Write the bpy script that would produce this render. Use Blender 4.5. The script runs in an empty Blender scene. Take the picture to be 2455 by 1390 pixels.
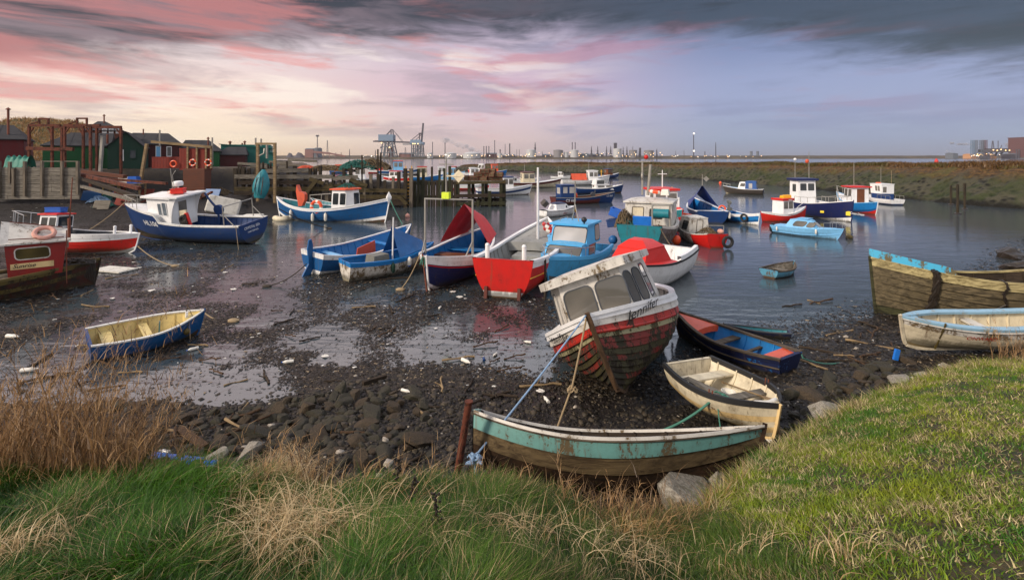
import bpy, math, random
import numpy as np
from mathutils import Vector, Matrix, Euler
R = math.radians
random.seed(7); rng = np.random.default_rng(11)
SC = bpy.context.scene
COL = SC.collection
# ------------------------------------------------------------------ camera numbers
EYE, FOC, HZ, CX, PW, PH = 4.5, 1200.0, 374.0, 1227.5, 2455.0, 1390.0
def at(px, py, z=0.0):
    "point on the level z seen at photograph position px, py"
    d = (EYE - z) * FOC / (py - HZ)
    return Vector(((px - CX) / FOC * d, d, z))
def far(px, py, d):
    "point at distance d along the view"
    return Vector(((px - CX) / FOC * d, d, EYE - (py - HZ) * d / FOC))
def S(r, g, b):
    f = lambda c: (c / 255 / 12.92) if c / 255 <= .04045 else ((c / 255 + .055) / 1.055) ** 2.4
    return (f(r), f(g), f(b))
# ------------------------------------------------------------------ nodes
class NT:
    def __init__(s, nt): s.t = nt; nt.nodes.clear()
    def n(s, typ, **kw):
        nd = s.t.nodes.new(typ)
        for k, v in kw.items():
            if k.startswith('i_'):
                key = k[2:]
                key = int(key) if key.isdigit() else key.replace('_', ' ')
                s.put(nd.inputs[key], v)
            else: setattr(nd, k, v)
        return nd
    def put(s, inp, v):
        if hasattr(v, 'is_output') or isinstance(v, bpy.types.NodeSocket): s.t.links.new(v, inp)
        elif hasattr(v, 'outputs'): s.t.links.new(v.outputs[0], inp)
        else:
            if inp.type == 'RGBA' and len(v) == 3: v = (*v, 1)
            inp.default_value = v
    def math(s, op, a, b=None, c=None, clamp=False):
        nd = s.t.nodes.new('ShaderNodeMath'); nd.operation = op; nd.use_clamp = clamp
        for i, v in enumerate((a, b, c)):
            if v is not None: s.put(nd.inputs[i], v)
        return nd.outputs[0]
    def ss(s, v, lo, hi, a=0.0, b=1.0):
        nd = s.t.nodes.new('ShaderNodeMapRange'); nd.interpolation_type = 'SMOOTHSTEP'
        for k, x in zip((0, 1, 2, 3, 4), (v, lo, hi, a, b)): s.put(nd.inputs[k], x)
        return nd.outputs[0]
    def mix(s, f, a, b, mode='MIX'):
        nd = s.t.nodes.new('ShaderNodeMix'); nd.data_type = 'RGBA'; nd.blend_type = mode
        s.put(nd.inputs[0], f); s.put(nd.inputs[6], a); s.put(nd.inputs[7], b)
        return nd.outputs[2]
    def noise(s, co, scale, detail=4, rough=.55, dist=0.0):
        nd = s.t.nodes.new('ShaderNodeTexNoise')
        if co is not None: s.put(nd.inputs['Vector'], co)
        nd.inputs['Scale'].default_value = scale; nd.inputs['Detail'].default_value = detail
        nd.inputs['Roughness'].default_value = rough; nd.inputs['Distortion'].default_value = dist
        return nd.outputs[0]
    def mapping(s, co, scale=(1, 1, 1), loc=(0, 0, 0), rot=(0, 0, 0)):
        nd = s.t.nodes.new('ShaderNodeMapping'); s.put(nd.inputs[0], co)
        nd.inputs['Scale'].default_value = scale; nd.inputs['Location'].default_value = loc; nd.inputs['Rotation'].default_value = rot
        return nd.outputs[0]
    def ramp(s, v, stops):
        nd = s.t.nodes.new('ShaderNodeValToRGB'); s.put(nd.inputs[0], v)
        e = nd.color_ramp.elements
        while len(e) > len(stops): e.remove(e[-1])
        while len(e) < len(stops): e.new(.5)
        for el, (p, c) in zip(e, stops): el.position = p; el.color = (*c, 1)
        return nd.outputs[0]
    def bump(s, h, strength=.5, dist=.02):
        nd = s.t.nodes.new('ShaderNodeBump'); s.put(nd.inputs['Height'], h)
        nd.inputs['Strength'].default_value = strength; nd.inputs['Distance'].default_value = dist
        return nd.outputs[0]
    def principled(s, **kw):
        b = s.t.nodes.new('ShaderNodeBsdfPrincipled')
        for k, v in kw.items(): s.put(b.inputs[k.replace('_', ' ')], v)
        return b
    def out(s, sh, vol=None):
        o = s.t.nodes.new('ShaderNodeOutputMaterial')
        if sh is not None: s.put(o.inputs[0], sh)
        if vol is not None: s.put(o.inputs[1], vol)
MATS = {}
def newmat(name):
    m = bpy.data.materials.new(name); m.use_nodes = True; MATS[name] = m
    return m, NT(m.node_tree)
def obj_co(t): return t.n('ShaderNodeTexCoord').outputs['Object']
def attr(t, name): return t.n('ShaderNodeAttribute', attribute_name=name).outputs['Color']
PAINTS = {}
def hullpaint(name):
    if name not in PAINTS: return name
    if name + '_hull' not in MATS: paint(name + '_hull', scum=True, **PAINTS[name])
    return name + '_hull'
def paint(name, col, rough=.45, wear=.15, under=(.10, .075, .05), scale=1.0, dirt=.35, spec=.4, scum=False):
    "weathered paint: worn patches down to what is under it, rain streaks and grime"
    if not scum: PAINTS[name] = dict(col=col, rough=rough, wear=wear, under=under, scale=scale, dirt=dirt, spec=spec)
    m, t = newmat(name); co = obj_co(t)
    if scum: wear = min(.8, wear * 1.35 + .05); dirt = min(.85, dirt * 1.3)
    n1 = t.noise(co, 2.3 * scale, 6, .65, .4)
    n2 = t.noise(t.mapping(co, (1, 1, .25)), 7 * scale, 5, .7)
    n3 = t.noise(co, 23 * scale, 4, .7)
    k = t.math('MULTIPLY_ADD', n2, .45, t.math('MULTIPLY', n3, .35))
    k = t.math('MULTIPLY_ADD', n1, .5, k)
    hi = .86 - wear * .42
    chip = t.ss(k, hi - .03, hi + .03)
    grime = t.ss(t.math('MULTIPLY_ADD', n1, .6, t.math('MULTIPLY', n2, .4)), .42, .75, 0, dirt)
    var = t.mix(t.math('MULTIPLY', n3, .35), col, tuple(c * .72 for c in col))
    c = t.mix(grime, var, tuple(a * .35 + .02 for a in under))
    c = t.mix(chip, c, under)
    if scum:
        z_ = t.n('ShaderNodeSeparateXYZ', i_0=co).outputs[2]
        c = t.mix(t.ss(t.math('MULTIPLY_ADD', t.math('SUBTRACT', n2, .5), .5, z_), .20, .02, 0, .7), c, S(58, 54, 34))
        st_ = t.noise(t.mapping(co, (9, 9, .35)), 1.0, 4, .6); c = t.mix(t.ss(st_, .58, .72, 0, .5), c, S(96, 74, 52))
    rr = t.math('MULTIPLY_ADD', chip, .35, t.math('MULTIPLY_ADD', n3, .25, rough - .1))
    h = t.math('SUBTRACT', t.math('MULTIPLY', n3, .5), chip)
    t.out(t.principled(Base_Color=c, Roughness=rr, Specular_IOR_Level=spec, Normal=t.bump(h, .35, .01)))
    return m
def wood(name, col, col2, rough=.8, axis=0, scale=1.0, bumpy=.5):
    m, t = newmat(name); co = obj_co(t)
    sc = [14, 14, 14]; sc[axis] = 1.1
    g = t.noise(t.mapping(co, tuple(a * scale for a in sc)), 1.0, 6, .7, .6)
    n = t.noise(co, 1.6 * scale, 5, .6)
    c = t.mix(t.ss(g, .35, .68), col, col2)
    c = t.mix(t.ss(n, .45, .72, 0, .6), c, tuple(a * .45 for a in col))
    t.out(t.principled(Base_Color=c, Roughness=rough, Specular_IOR_Level=.25, Normal=t.bump(g, bumpy, .015)))
    return m
def metal(name, col, rough=.5, metallic=0.0, var=.3):
    m, t = newmat(name); co = obj_co(t)
    n = t.noise(co, 6, 5, .65)
    c = t.mix(t.ss(n, .4, .7, 0, var), col, tuple(a * .4 + .01 for a in col))
    t.out(t.principled(Base_Color=c, Roughness=t.math('MULTIPLY_ADD', n, .3, rough - .15), Metallic=metallic, Normal=t.bump(n, .15, .005)))
    return m
def lamp_mat(name, col, power):
    m, t = newmat(name); t.out(t.n('ShaderNodeEmission', i_Color=col, i_Strength=power)); return m
# ------------------------------------------------------------------ mesh collecting
class MB:
    def __init__(s): s.v = []; s.f = []; s.m = []
    def add(s, vs, fs, m=0):
        o = len(s.v); s.v.extend([tuple(v) for v in vs])
        for i, f in enumerate(fs):
            s.f.append(tuple(a + o for a in f)); s.m.append(m if isinstance(m, int) else m[i])
        return s
    def quad(s, a, b, c, d, m=0): return s.add([a, b, c, d], [(0, 1, 2, 3)], m)
    def box(s, c, size, m=0, rot=None, taper=1.0):
        x, y, z = (a / 2 for a in size); vs = []
        for sz in (-1, 1):
            k = 1 if sz < 0 else taper
            for sx, sy in ((-1, -1), (1, -1), (1, 1), (-1, 1)): vs.append(Vector((sx * x * k, sy * y * k, sz * z)))
        if rot is not None:
            M = rot if isinstance(rot, Matrix) else Euler(rot).to_matrix()
            vs = [M @ v for v in vs]
        c = Vector(c)
        return s.add([v + c for v in vs], [(0, 3, 2, 1), (4, 5, 6, 7), (0, 1, 5, 4), (1, 2, 6, 5), (2, 3, 7, 6), (3, 0, 4, 7)], m)
    def beam(s, a, b, w, h=None, m=0, up=(0, 0, 1)):
        "box from a to b"
        a, b = Vector(a), Vector(b); d = (b - a); L = d.length; d.normalize(); up = Vector(up)
        if abs(d.dot(up)) > .97: up = Vector((0, 1, 0))
        sd = d.cross(up).normalized(); u = sd.cross(d)
        M = Matrix((d, sd, u)).transposed()
        return s.box((a + b) / 2, (L, w, h or w), m, M)
    def tube(s, path, r, n=6, m=0, closed=False, caps=True):
        P = [Vector(p) for p in path]; k = len(P); vs = []; fs = []
        rr = r if isinstance(r, (list, tuple)) else [r] * k
        nrm = None
        for i in range(k):
            if closed: d = P[(i + 1) % k] - P[i - 1]
            else: d = P[min(i + 1, k - 1)] - P[max(i - 1, 0)]
            if d.length < 1e-9: d = Vector((0, 0, 1))
            d.normalize()
            if nrm is None:
                nrm = d.orthogonal().normalized()
            else:
                nrm = (nrm - d * nrm.dot(d))
                nrm = nrm.normalized() if nrm.length > 1e-6 else d.orthogonal().normalized()
            b = d.cross(nrm)
            for j in range(n):
                a = 2 * math.pi * j / n
                vs.append(P[i] + (nrm * math.cos(a) + b * math.sin(a)) * rr[i])
        for i in range(k if closed else k - 1):
            i2 = (i + 1) % k
            for j in range(n): fs.append((i * n + j, i * n + (j + 1) % n, i2 * n + (j + 1) % n, i2 * n + j))
        if caps and not closed:
            fs.append(tuple(range(n))[::-1]); fs.append(tuple((k - 1) * n + j for j in range(n)))
        return s.add(vs, fs, m)
    def lathe(s, prof, c=(0, 0, 0), n=12, m=0, rot=None):
        vs = []; fs = []; c = Vector(c)
        M = rot if isinstance(rot, Matrix) else (Euler(rot).to_matrix() if rot is not None else None)
        for r, z in prof:
            for j in range(n):
                a = 2 * math.pi * j / n; v = Vector((r * math.cos(a), r * math.sin(a), z))
                vs.append((M @ v if M else v) + c)
        k = len(prof)
        for i in range(k - 1):
            for j in range(n): fs.append((i * n + j, i * n + (j + 1) % n, (i + 1) * n + (j + 1) % n, (i + 1) * n + j))
        if prof[0][0] > 1e-4: fs.append(tuple(range(n))[::-1])
        if prof[-1][0] > 1e-4: fs.append(tuple((k - 1) * n + j for j in range(n)))
        mm = m if isinstance(m, int) else 0
        if not isinstance(m, int):
            mm = []
            for i in range(k - 1): mm += [m[i]] * n
            mm += [m[0]] * (len(fs) - len(mm))
        return s.add(vs, fs, mm)
    def ball(s, c, r, m=0, n=10, k=7, sq=(1, 1, 1)):
        vs = []; fs = []
        for i in range(k + 1):
            a = math.pi * i / k
            for j in range(n):
                b = 2 * math.pi * j / n
                vs.append((c[0] + r * sq[0] * math.sin(a) * math.cos(b), c[1] + r * sq[1] * math.sin(a) * math.sin(b), c[2] + r * sq[2] * -math.cos(a)))
        for i in range(k):
            for j in range(n): fs.append((i * n + j, i * n + (j + 1) % n, (i + 1) * n + (j + 1) % n, (i + 1) * n + j))
        return s.add(vs, fs, m)
    def torus(s, c, R_, r, m=0, n=24, k=8, rot=None, alt=None):
        vs = []; fs = []; mm = []; c = Vector(c)
        M = rot if isinstance(rot, Matrix) else (Euler(rot).to_matrix() if rot is not None else None)
        for i in range(n):
            a = 2 * math.pi * i / n
            for j in range(k):
                b = 2 * math.pi * j / k
                v = Vector(((R_ + r * math.cos(b)) * math.cos(a), (R_ + r * math.cos(b)) * math.sin(a), r * math.sin(b)))
                vs.append((M @ v if M else v) + c)
        for i in range(n):
            for j in range(k):
                fs.append((i * k + j, ((i + 1) % n) * k + j, ((i + 1) % n) * k + (j + 1) % k, i * k + (j + 1) % k))
                mm.append(m if alt is None else (alt if (i * 4 // n * 2 + (i % (n // 4) > n // 4 - 3)) % 2 else m))
        return s.add(vs, fs, mm)
    def grid(s, rows, m=0, closed=False):
        "rows of points joined into a skin"
        k = len(rows[0]); vs = [p for r in rows for p in r]; fs = []
        for i in range(len(rows) - 1):
            for j in range(k - 1 + (1 if closed else 0)):
                j2 = (j + 1) % k
                fs.append((i * k + j, i * k + j2, (i + 1) * k + j2, (i + 1) * k + j))
        return s.add(vs, fs, m)
    def plate(s, poly, thick, axis=2, m=0, c=(0, 0, 0)):
        "polygon in two coordinates given a thickness along the third"
        def P(u, v, w):
            q = [u, v]; q.insert(axis, w); return (q[0] + c[0], q[1] + c[1], q[2] + c[2])
        n = len(poly); vs = [P(u, v, -thick / 2) for u, v in poly] + [P(u, v, thick / 2) for u, v in poly]
        fs = [tuple(range(n))[::-1], tuple(range(n, 2 * n))] + [(i, (i + 1) % n, n + (i + 1) % n, n + i) for i in range(n)]
        return s.add(vs, fs, m)
    def build(s, name, mats, parent=None, smooth=True, loc=None, mat=None):
        me = bpy.data.meshes.new(name); me.from_pydata(s.v, [], s.f)
        mats = mats if isinstance(mats, (list, tuple)) else [mats]
        for mm in mats: me.materials.append(MATS[mm])
        me.polygons.foreach_set('material_index', s.m)
        if smooth:
            me.polygons.foreach_set('use_smooth', [True] * len(s.f))
            me.update(); me.set_sharp_from_angle(angle=R(38))
        me.update()
        o = bpy.data.objects.new(name, me); COL.objects.link(o)
        if parent is not None: o.parent = parent
        if loc is not None: o.location = loc
        if mat is not None: o.matrix_world = mat
        return o
def tag(o, label=None, cat=None, group=None, kind=None):
    if label: o['label'] = label
    if cat: o['category'] = cat
    if group: o['group'] = group
    if kind: o['kind'] = kind
    return o
def empty(name, loc=(0, 0, 0), rot=(0, 0, 0), label=None, cat=None, group=None):
    o = bpy.data.objects.new(name, None); COL.objects.link(o); o.empty_display_size = .3
    o.location = loc; o.rotation_euler = rot
    return tag(o, label, cat, group)
def fast_mesh(name, V, F, mats, smooth=False, col=None, parent=None):
    "numpy arrays to one mesh; F is an int array (n, 3 or 4)"
    me = bpy.data.meshes.new(name); V = np.asarray(V, np.float32); F = np.asarray(F, np.int32); k = F.shape[1]
    me.vertices.add(len(V)); me.vertices.foreach_set('co', V.ravel())
    me.loops.add(F.size); me.loops.foreach_set('vertex_index', F.ravel())
    me.polygons.add(len(F)); me.polygons.foreach_set('loop_start', np.arange(0, F.size, k, dtype=np.int32))
    if smooth: me.polygons.foreach_set('use_smooth', np.ones(len(F), bool))
    for mm in (mats if isinstance(mats, (list, tuple)) else [mats]): me.materials.append(MATS[mm])
    if col is not None:
        a = me.color_attributes.new('Col', 'FLOAT_COLOR', 'POINT')
        c4 = np.ones((len(V), 4), np.float32); c4[:, :3] = col; a.data.foreach_set('color', c4.ravel())
    me.update(); me.validate()
    o = bpy.data.objects.new(name, me); COL.objects.link(o)
    if parent is not None: o.parent = parent
    return o
# ------------------------------------------------------------------ noise in numpy
def vnoise(x, y, seed=0):
    ix = np.floor(x).astype(np.int64); iy = np.floor(y).astype(np.int64); fx = x - ix; fy = y - iy
    def h(a, b):
        k = (a * 374761393 + b * 668265263 + seed * 974711) & 0xffffffff
        k = ((k ^ (k >> 13)) * 1274126177) & 0xffffffff
        k = ((k ^ (k >> 16)) * 2246822519) & 0xffffffff
        return ((k ^ (k >> 15)) & 0xffff) / 65535.0
    u = fx * fx * (3 - 2 * fx); v = fy * fy * (3 - 2 * fy)
    return (h(ix, iy) * (1 - u) + h(ix + 1, iy) * u) * (1 - v) + (h(ix, iy + 1) * (1 - u) + h(ix + 1, iy + 1) * u) * v
def fbm(x, y, oct=4, seed=0, gain=.5):
    a = 0; w = 1; tot = 0
    for i in range(oct):
        a = a + w * vnoise(x * 2 ** i + 17.3 * i, y * 2 ** i - 9.1 * i, seed + i); tot += w; w *= gain
    return a / tot - .5
def sstep(v, lo, hi):
    t = np.clip((v - lo) / (hi - lo), 0, 1); return t * t * (3 - 2 * t)
# ================================================================== camera, sky, sun
cam = bpy.data.cameras.new('camera'); cam_o = bpy.data.objects.new('camera', cam); COL.objects.link(cam_o)
cam_o.location = (0, 0, EYE); cam_o.rotation_euler = (R(90), 0, 0)
cam.sensor_width = 36; cam.lens = 36 * FOC / PW; cam.shift_y = -(PH / 2 - HZ) / PW
cam.clip_start = .1; cam.clip_end = 20000; SC.camera = cam_o
SC.view_settings.view_transform = 'Standard'; SC.view_settings.look = 'None'; SC.view_settings.exposure = .05; SC.view_settings.gamma = 1
SUN_AZ, SUN_EL = R(-122), R(29)       # compass bearing from the view direction, and height
w = bpy.data.worlds.new('World'); SC.world = w; w.use_nodes = True
t = NT(w.node_tree)
co = t.n('ShaderNodeTexCoord').outputs['Generated']
sx = t.n('ShaderNodeSeparateXYZ', i_0=co); X, Y, Z = sx.outputs
zn_ = t.math('DIVIDE', Z, .31, clamp=True)
lowL = t.ramp(zn_, [(0, S(232, 200, 160)), (.10, S(250, 230, 200)), (.28, S(252, 226, 206)), (.45, S(240, 216, 208)), (.62, S(226, 212, 214)), (.8, S(180, 160, 166)), (1, S(120, 104, 112))])
midC = t.ramp(zn_, [(0, S(196, 176, 172)), (.10, S(212, 188, 186)), (.26, S(214, 190, 200)), (.45, S(206, 172, 190)), (.62, S(206, 186, 200)), (.8, S(178, 162, 184)), (1, S(110, 104, 120))])
lowR = t.ramp(zn_, [(0, S(142, 146, 162)), (.10, S(140, 156, 184)), (.28, S(146, 156, 192)), (.45, S(142, 152, 190)), (.6, S(122, 134, 174)), (.75, S(104, 116, 150)), (1, S(66, 78, 100))])
base = t.mix(t.ss(X, -.55, -.05), lowL, midC); base = t.mix(t.ss(X, -.05, .42), base, lowR)
# streaked cloud, seen low over the horizon
wx = t.noise(t.n('ShaderNodeCombineXYZ', i_0=t.math('MULTIPLY', X, 2.0), i_1=t.math('MULTIPLY', Z, 7.0)).outputs[0], 1.0, 3, .5)
tilt = t.math('MULTIPLY_ADD', t.math('ABSOLUTE', X), -.025, t.math('MULTIPLY_ADD', wx, .05, Z))
def cloud(sx_, sz_, off, det=8, rg=.6, ds=.6): return t.noise(t.n('ShaderNodeCombineXYZ', i_0=t.math('MULTIPLY_ADD', X, sx_, off), i_1=t.math('MULTIPLY_ADD', tilt, sz_, off * .7), i_2=off).outputs[0], 1.0, det, rg, ds)
w1 = cloud(3.0, 19, 3.3, 8, .58, .4); w2 = cloud(3.6, 26, 11.7, 8, .58, .4); w3 = cloud(9, 40, 21.2, 7, .62, .6); w4 = cloud(2.2, 13, 41.5, 7, .55, .3)
fine = t.math('MULTIPLY', t.math('SUBTRACT', w3, .5), .2)
band = t.math('MULTIPLY', t.ss(Z, .02, .07), t.ss(X, .75, .3))
f2 = t.math('MULTIPLY', t.ss(t.math('ADD', w2, fine), .46, .62), t.ss(Z, .012, .06))
mauve = t.mix(t.ss(X, -.4, .35), S(178, 154, 158), S(128, 136, 174))
c = t.mix(t.math('MULTIPLY', f2, .62), base, mauve)
f1 = t.math('MULTIPLY', t.ss(t.math('ADD', w1, fine), .49, .63), band)
pinkc = t.mix(t.ss(X, -.35, .3), S(232, 152, 146), S(170, 126, 152))
c = t.mix(t.math('MULTIPLY', f1, t.ss(X, -.4, .4, .8, .7)), c, pinkc)
gl = t.math('MULTIPLY', t.ss(t.math('ADD', w4, fine), .47, .36), t.ss(X, .3, -.2))
c = t.mix(t.math('MULTIPLY', t.math('MULTIPLY', gl, .7), t.ss(Z, .26, .16)), c, S(254, 240, 226))
# the heavy dark bank overhead, lowest at the sides
edge = t.math('ADD', Z, t.math('MULTIPLY', t.math('MULTIPLY', X, X), .20))
edge = t.math('ADD', edge, t.math('MULTIPLY_ADD', t.math('SUBTRACT', w3, .5), .085, t.math('MULTIPLY', t.math('SUBTRACT', w4, .5), .12)))
fd = t.ss(edge, .205, .27)
darkc = t.mix(t.ss(X, -.45, -.05), S(128, 106, 112), S(66, 64, 74)); darkc = t.mix(t.ss(X, .0, .3), darkc, S(48, 58, 76))
dv = t.mix(t.ss(t.math('ADD', w2, fine), .42, .62), darkc, S(28, 33, 42))
dv = t.mix(t.math('MULTIPLY', t.ss(X, -.02, -.3), t.ss(t.math('ADD', w1, fine), .46, .60)), dv, S(178, 112, 110))
dv = t.mix(t.math('MULTIPLY', t.math('MULTIPLY', t.ss(X, -.1, .3), .5), t.ss(w1, .5, .62)), dv, S(84, 48, 52))
c = t.mix(t.math('MULTIPLY', fd, .96), c, dv)
# unseen sky, higher and behind the viewer, kept bright to light ground and water
c = t.mix(t.ss(Z, .297, .33), c, t.mix(t.ss(X, -.35, .4), (1.5, 1.22, 1.18), (1.08, 1.16, 1.36)))
c = t.mix(t.math('MULTIPLY', t.ss(Y, .15, -.5), t.ss(Z, -.02, .1)), c, (.92, .86, .86))
c = t.mix(t.ss(Z, .5, .85), c, (.50, .52, .60))
c = t.mix(t.ss(Z, .0, -.05), c, S(120, 115, 125))
nish = t.n('ShaderNodeTexSky', sky_type='NISHITA', sun_disc=False, sun_elevation=SUN_EL, sun_rotation=SUN_AZ, air_density=1.2, dust_density=2.0)
bg1 = t.n('ShaderNodeBackground', i_Color=c, i_Strength=1.0)
bg2 = t.n('ShaderNodeBackground', i_Color=nish.outputs[0], i_Strength=.05 * .25)
o = t.n('ShaderNodeOutputWorld'); t.put(o.inputs[0], t.n('ShaderNodeAddShader', i_0=bg1.outputs[0], i_1=bg2.outputs[0]).outputs[0])
sl = bpy.data.lights.new('sun', 'SUN'); sl.energy = 3.6; sl.angle = R(10); sl.color = (1, .87, .72)
so = bpy.data.objects.new('sun', sl); COL.objects.link(so)
sd = Vector((math.sin(SUN_AZ) * math.cos(SUN_EL), math.cos(SUN_AZ) * math.cos(SUN_EL), math.sin(SUN_EL)))
so.rotation_euler = sd.to_track_quat('Z', 'Y').to_euler(); so.location = sd * 60
# ================================================================== ground
def interp(x, pts): return np.interp(x, [p[0] for p in pts], [p[1] for p in pts])
SHORE = [(0, 965), (200, 965), (380, 958), (500, 975), (640, 962), (750, 930), (900, 903), (1000, 893), (1150, 908), (1330, 915), (1500, 905), (1650, 880), (1800, 860), (1950, 820), (2090, 760), (2250, 745), (2455, 700)]
EDGE = [(0, 1165, 2.25), (200, 1165, 2.25), (400, 1190, 2.15), (560, 1200, 2.15), (850, 1200, 2.15), (1130, 1195, 2.1), (1300, 1215, 2.05), (1480, 1250, 1.95), (1570, 1270, 1.8), (1680, 1240, 1.5), (1750, 1190, 1.3), (1830, 1095, 1.1), (1900, 1055, 1.0), (2050, 975, 1.05), (2200, 912, 1.1), (2300, 884, 1.15), (2455, 874, 1.2)]
def polar(pts, zf):
    o = []
    for p in pts:
        q = at(p[0], p[1], zf(p)); o.append((math.atan2(q.x, q.y), math.hypot(q.x, q.y)))
    return o
SH_P = polar(SHORE, lambda p: 0.0); ED_P = polar(EDGE, lambda p: p[2])
ED_Z = [(a[0], p[2]) for a, p in zip(ED_P, EDGE)]
LAND_X = [(35, -70), (39, -37), (42, -35.5), (45, -31), (50, -26), (58, -25), (64, -25), (84, -34), (104, -60)]
def ground_z(Xa, Ya, fine=True):
    Xa = np.asarray(Xa, float); Ya = np.asarray(Ya, float)
    th = np.arctan2(Xa, Ya); r = np.hypot(Xa, Ya)
    Yc = np.maximum(Ya, 3.0); px = CX + FOC * Xa / Yc; py = HZ + EYE * FOC / Yc
    re = interp(th, ED_P); ze = interp(th, ED_Z); rs = interp(th, SH_P)
    re = re + .25 * fbm(th * 14, r * .2, 3, 5) * re / 4
    zf = np.minimum(.6, ze * .42)
    rf = re + (ze - zf) / 1.35; rs = np.maximum(rs, rf + 1.5)
    # turf on the near side of the crest
    tt = np.clip(r / re, 0, 1)
    z = 2.9 + (ze - 2.9) * tt ** 1.25 + .10 * fbm(Xa * .9, Ya * .9, 3, 21)
    drop = np.clip((r - re) / (rf - re), 0, 1); face = ze + (zf - ze) * (drop * drop * (3 - 2 * drop) * .5 + drop * .5)
    z = np.where(r > re, face + .12 * fbm(Xa * 2.2, Ya * 2.2, 3, 8) * np.minimum(1, drop * 4), z)
    bt = np.clip((r - rf) / (rs - rf), 0, 1)
    beach = zf * (1 - bt) ** 1.1
    rough = fbm(Xa * 3.3, Ya * 3.3, 5, 3, .6) * .16 * np.minimum(1, (r - rf) * 2) * np.clip((rs - r) / 1.0, .15, 1)
    z = np.where(r > rf, beach + np.where(r > rf, rough, 0), z)
    # the drying flat: weed lies awash, in patches
    lim = interp(py, [(440, 540), (480, 560), (540, 640), (580, 655), (620, 700), (655, 880), (690, 1130), (720, 1330), (770, 1410), (900, 1700), (1000, 1800)])
    lim = lim + 260 * fbm(Xa * .35, Ya * .2, 3, 41)
    mud = sstep(lim - px, -60, 60)
    lim2 = interp(px, [(1500, 900), (1640, 845), (1760, 800), (1900, 772), (2000, 745), (2090, 725), (2200, 690), (2330, 600), (2455, 545)])
    mud = np.maximum(mud, sstep(py - lim2, -16, 40))
    flat = -.028 + .07 * fbm(Xa * .9, Ya * .9, 3, 14) + .13 * fbm(Xa * 5.5, Ya * 5.5, 4, 15, .7)
    wet = -.05 * np.exp(-(((px - 520) / 190) ** 2 + ((py - 935) / 45) ** 2)) - .030 * np.exp(-(((px - 680) / 110) ** 2 + ((py - 600) / 70) ** 2))
    wet = wet - .028 * sstep(px, 480, 900) * sstep(py, 560, 640) * sstep(py, 900, 800)
    dry = .05 * sstep(px, 420, 150) * sstep(py, 800, 640)
    low = np.where(mud > .02, flat + wet + dry - .5 * (1 - mud) ** 2, -.5)
    z = np.where(r > rs, np.minimum(np.maximum(beach, 0) + low * sstep(r - rs, -.2, 1.0), 2), z)
    # the left shore climbs to the wharf and the huts
    up = sstep(Ya, 29.5, 42.5) * sstep(Xa, -11, -22) * sstep(Ya, 52, 46.5)
    z = z + np.where(r > rs, 1.25 * up, 0) + .1 * up * fbm(Xa * .8, Ya * .8, 4, 31)
    land = sstep(interp(Ya, LAND_X) - Xa, -2.2, 1.2) * sstep(Ya, 37, 39.6)
    z = z * (1 - land) + (3.35 + .25 * fbm(Xa * .4, Ya * .4, 3, 51)) * land
    hill = 6.3 * np.exp(-(((Xa + 70) / 15) ** 2 + ((Ya - 74) / 12) ** 2)) + 1.2 * np.exp(-(((Xa + 52) / 9) ** 2 + ((Ya - 74) / 7) ** 2))
    z = z + hill * (1 + .25 * fbm(Xa * .35, Ya * .35, 4, 61))
    # rubble bank of the jetty
    jc = interp(Xa, [(-27, 49.2), (-18, 48), (-9.4, 46.9), (-6, 46.7)])
    jet = sstep(np.abs(Ya - jc), 2.4, .8) * sstep(Xa, -28, -25) * sstep(Xa, -8, -10.5)
    z = np.maximum(z, z * (1 - jet) + jet * (1.95 + .9 * fbm(Xa * .9, Ya * .9, 4, 71)))
    return z
thv = np.concatenate([np.linspace(R(-80), R(-44), 90)[:-1], np.linspace(R(-44), R(44), 860), np.linspace(R(44), R(80), 90)[1:]])
rv = np.exp(np.linspace(math.log(.8), math.log(150), 720))
TH, RR = np.meshgrid(thv, rv); GX, GY = RR * np.sin(TH), RR * np.cos(TH)
GZ = ground_z(GX, GY)
nr, nc = GX.shape
idx = np.arange(nr * nc).reshape(nr, nc)
F = np.stack([idx[:-1, :-1], idx[:-1, 1:], idx[1:, 1:], idx[1:, :-1]], -1).reshape(-1, 4)
re_ = interp(TH, ED_P); turf = sstep(re_ + .35 - RR + .5 * fbm(GX * 1.5, GY * 1.5, 3, 77), -.2, .35)
land_ = sstep(interp(GY, LAND_X) - GX, -1, 2) * sstep(GY, 39, 42); hillg = sstep(GZ, 3.9, 4.8)
gcol = np.stack([turf, np.maximum(land_, hillg), hillg], -1).reshape(-1, 3)
m, t = newmat('ground'); co = obj_co(t); a = t.n('ShaderNodeSeparateColor', i_0=attr(t, 'Col'))
pos = t.n('ShaderNodeSeparateXYZ', i_0=t.n('ShaderNodeNewGeometry').outputs['Position']).outputs[2]
n1 = t.noise(co, 1.3, 6, .65); n2 = t.noise(co, 11, 6, .7); n3 = t.noise(co, 45, 4, .7)
mudc = t.mix(t.ss(n2, .35, .7), S(15, 12, 12), S(44, 37, 33)); mudc = t.mix(t.ss(n1, .5, .7, 0, .5), mudc, S(34, 32, 24)); mudc = t.mix(t.ss(n3, .62, .72, 0, .55), mudc, S(84, 74, 64))
soil = t.mix(t.ss(n2, .4, .65), S(44, 46, 22), S(84, 70, 40))
landc = t.mix(t.ss(n1, .42, .62), S(66, 58, 50), S(92, 80, 62))
hillc = t.mix(t.ss(n1, .42, .6), S(116, 90, 54), S(64, 74, 36)); hillc = t.mix(t.ss(n2, .4, .7, 0, .6), hillc, S(60, 48, 34))
c = t.mix(a.outputs[1], mudc, landc); c = t.mix(a.outputs[2], c, hillc); c = t.mix(a.outputs[0], c, soil)
wetf = t.ss(pos, .22, .03)
rough = t.math('MULTIPLY_ADD', wetf, -.44, t.math('MULTIPLY_ADD', n2, .25, .62))
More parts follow.
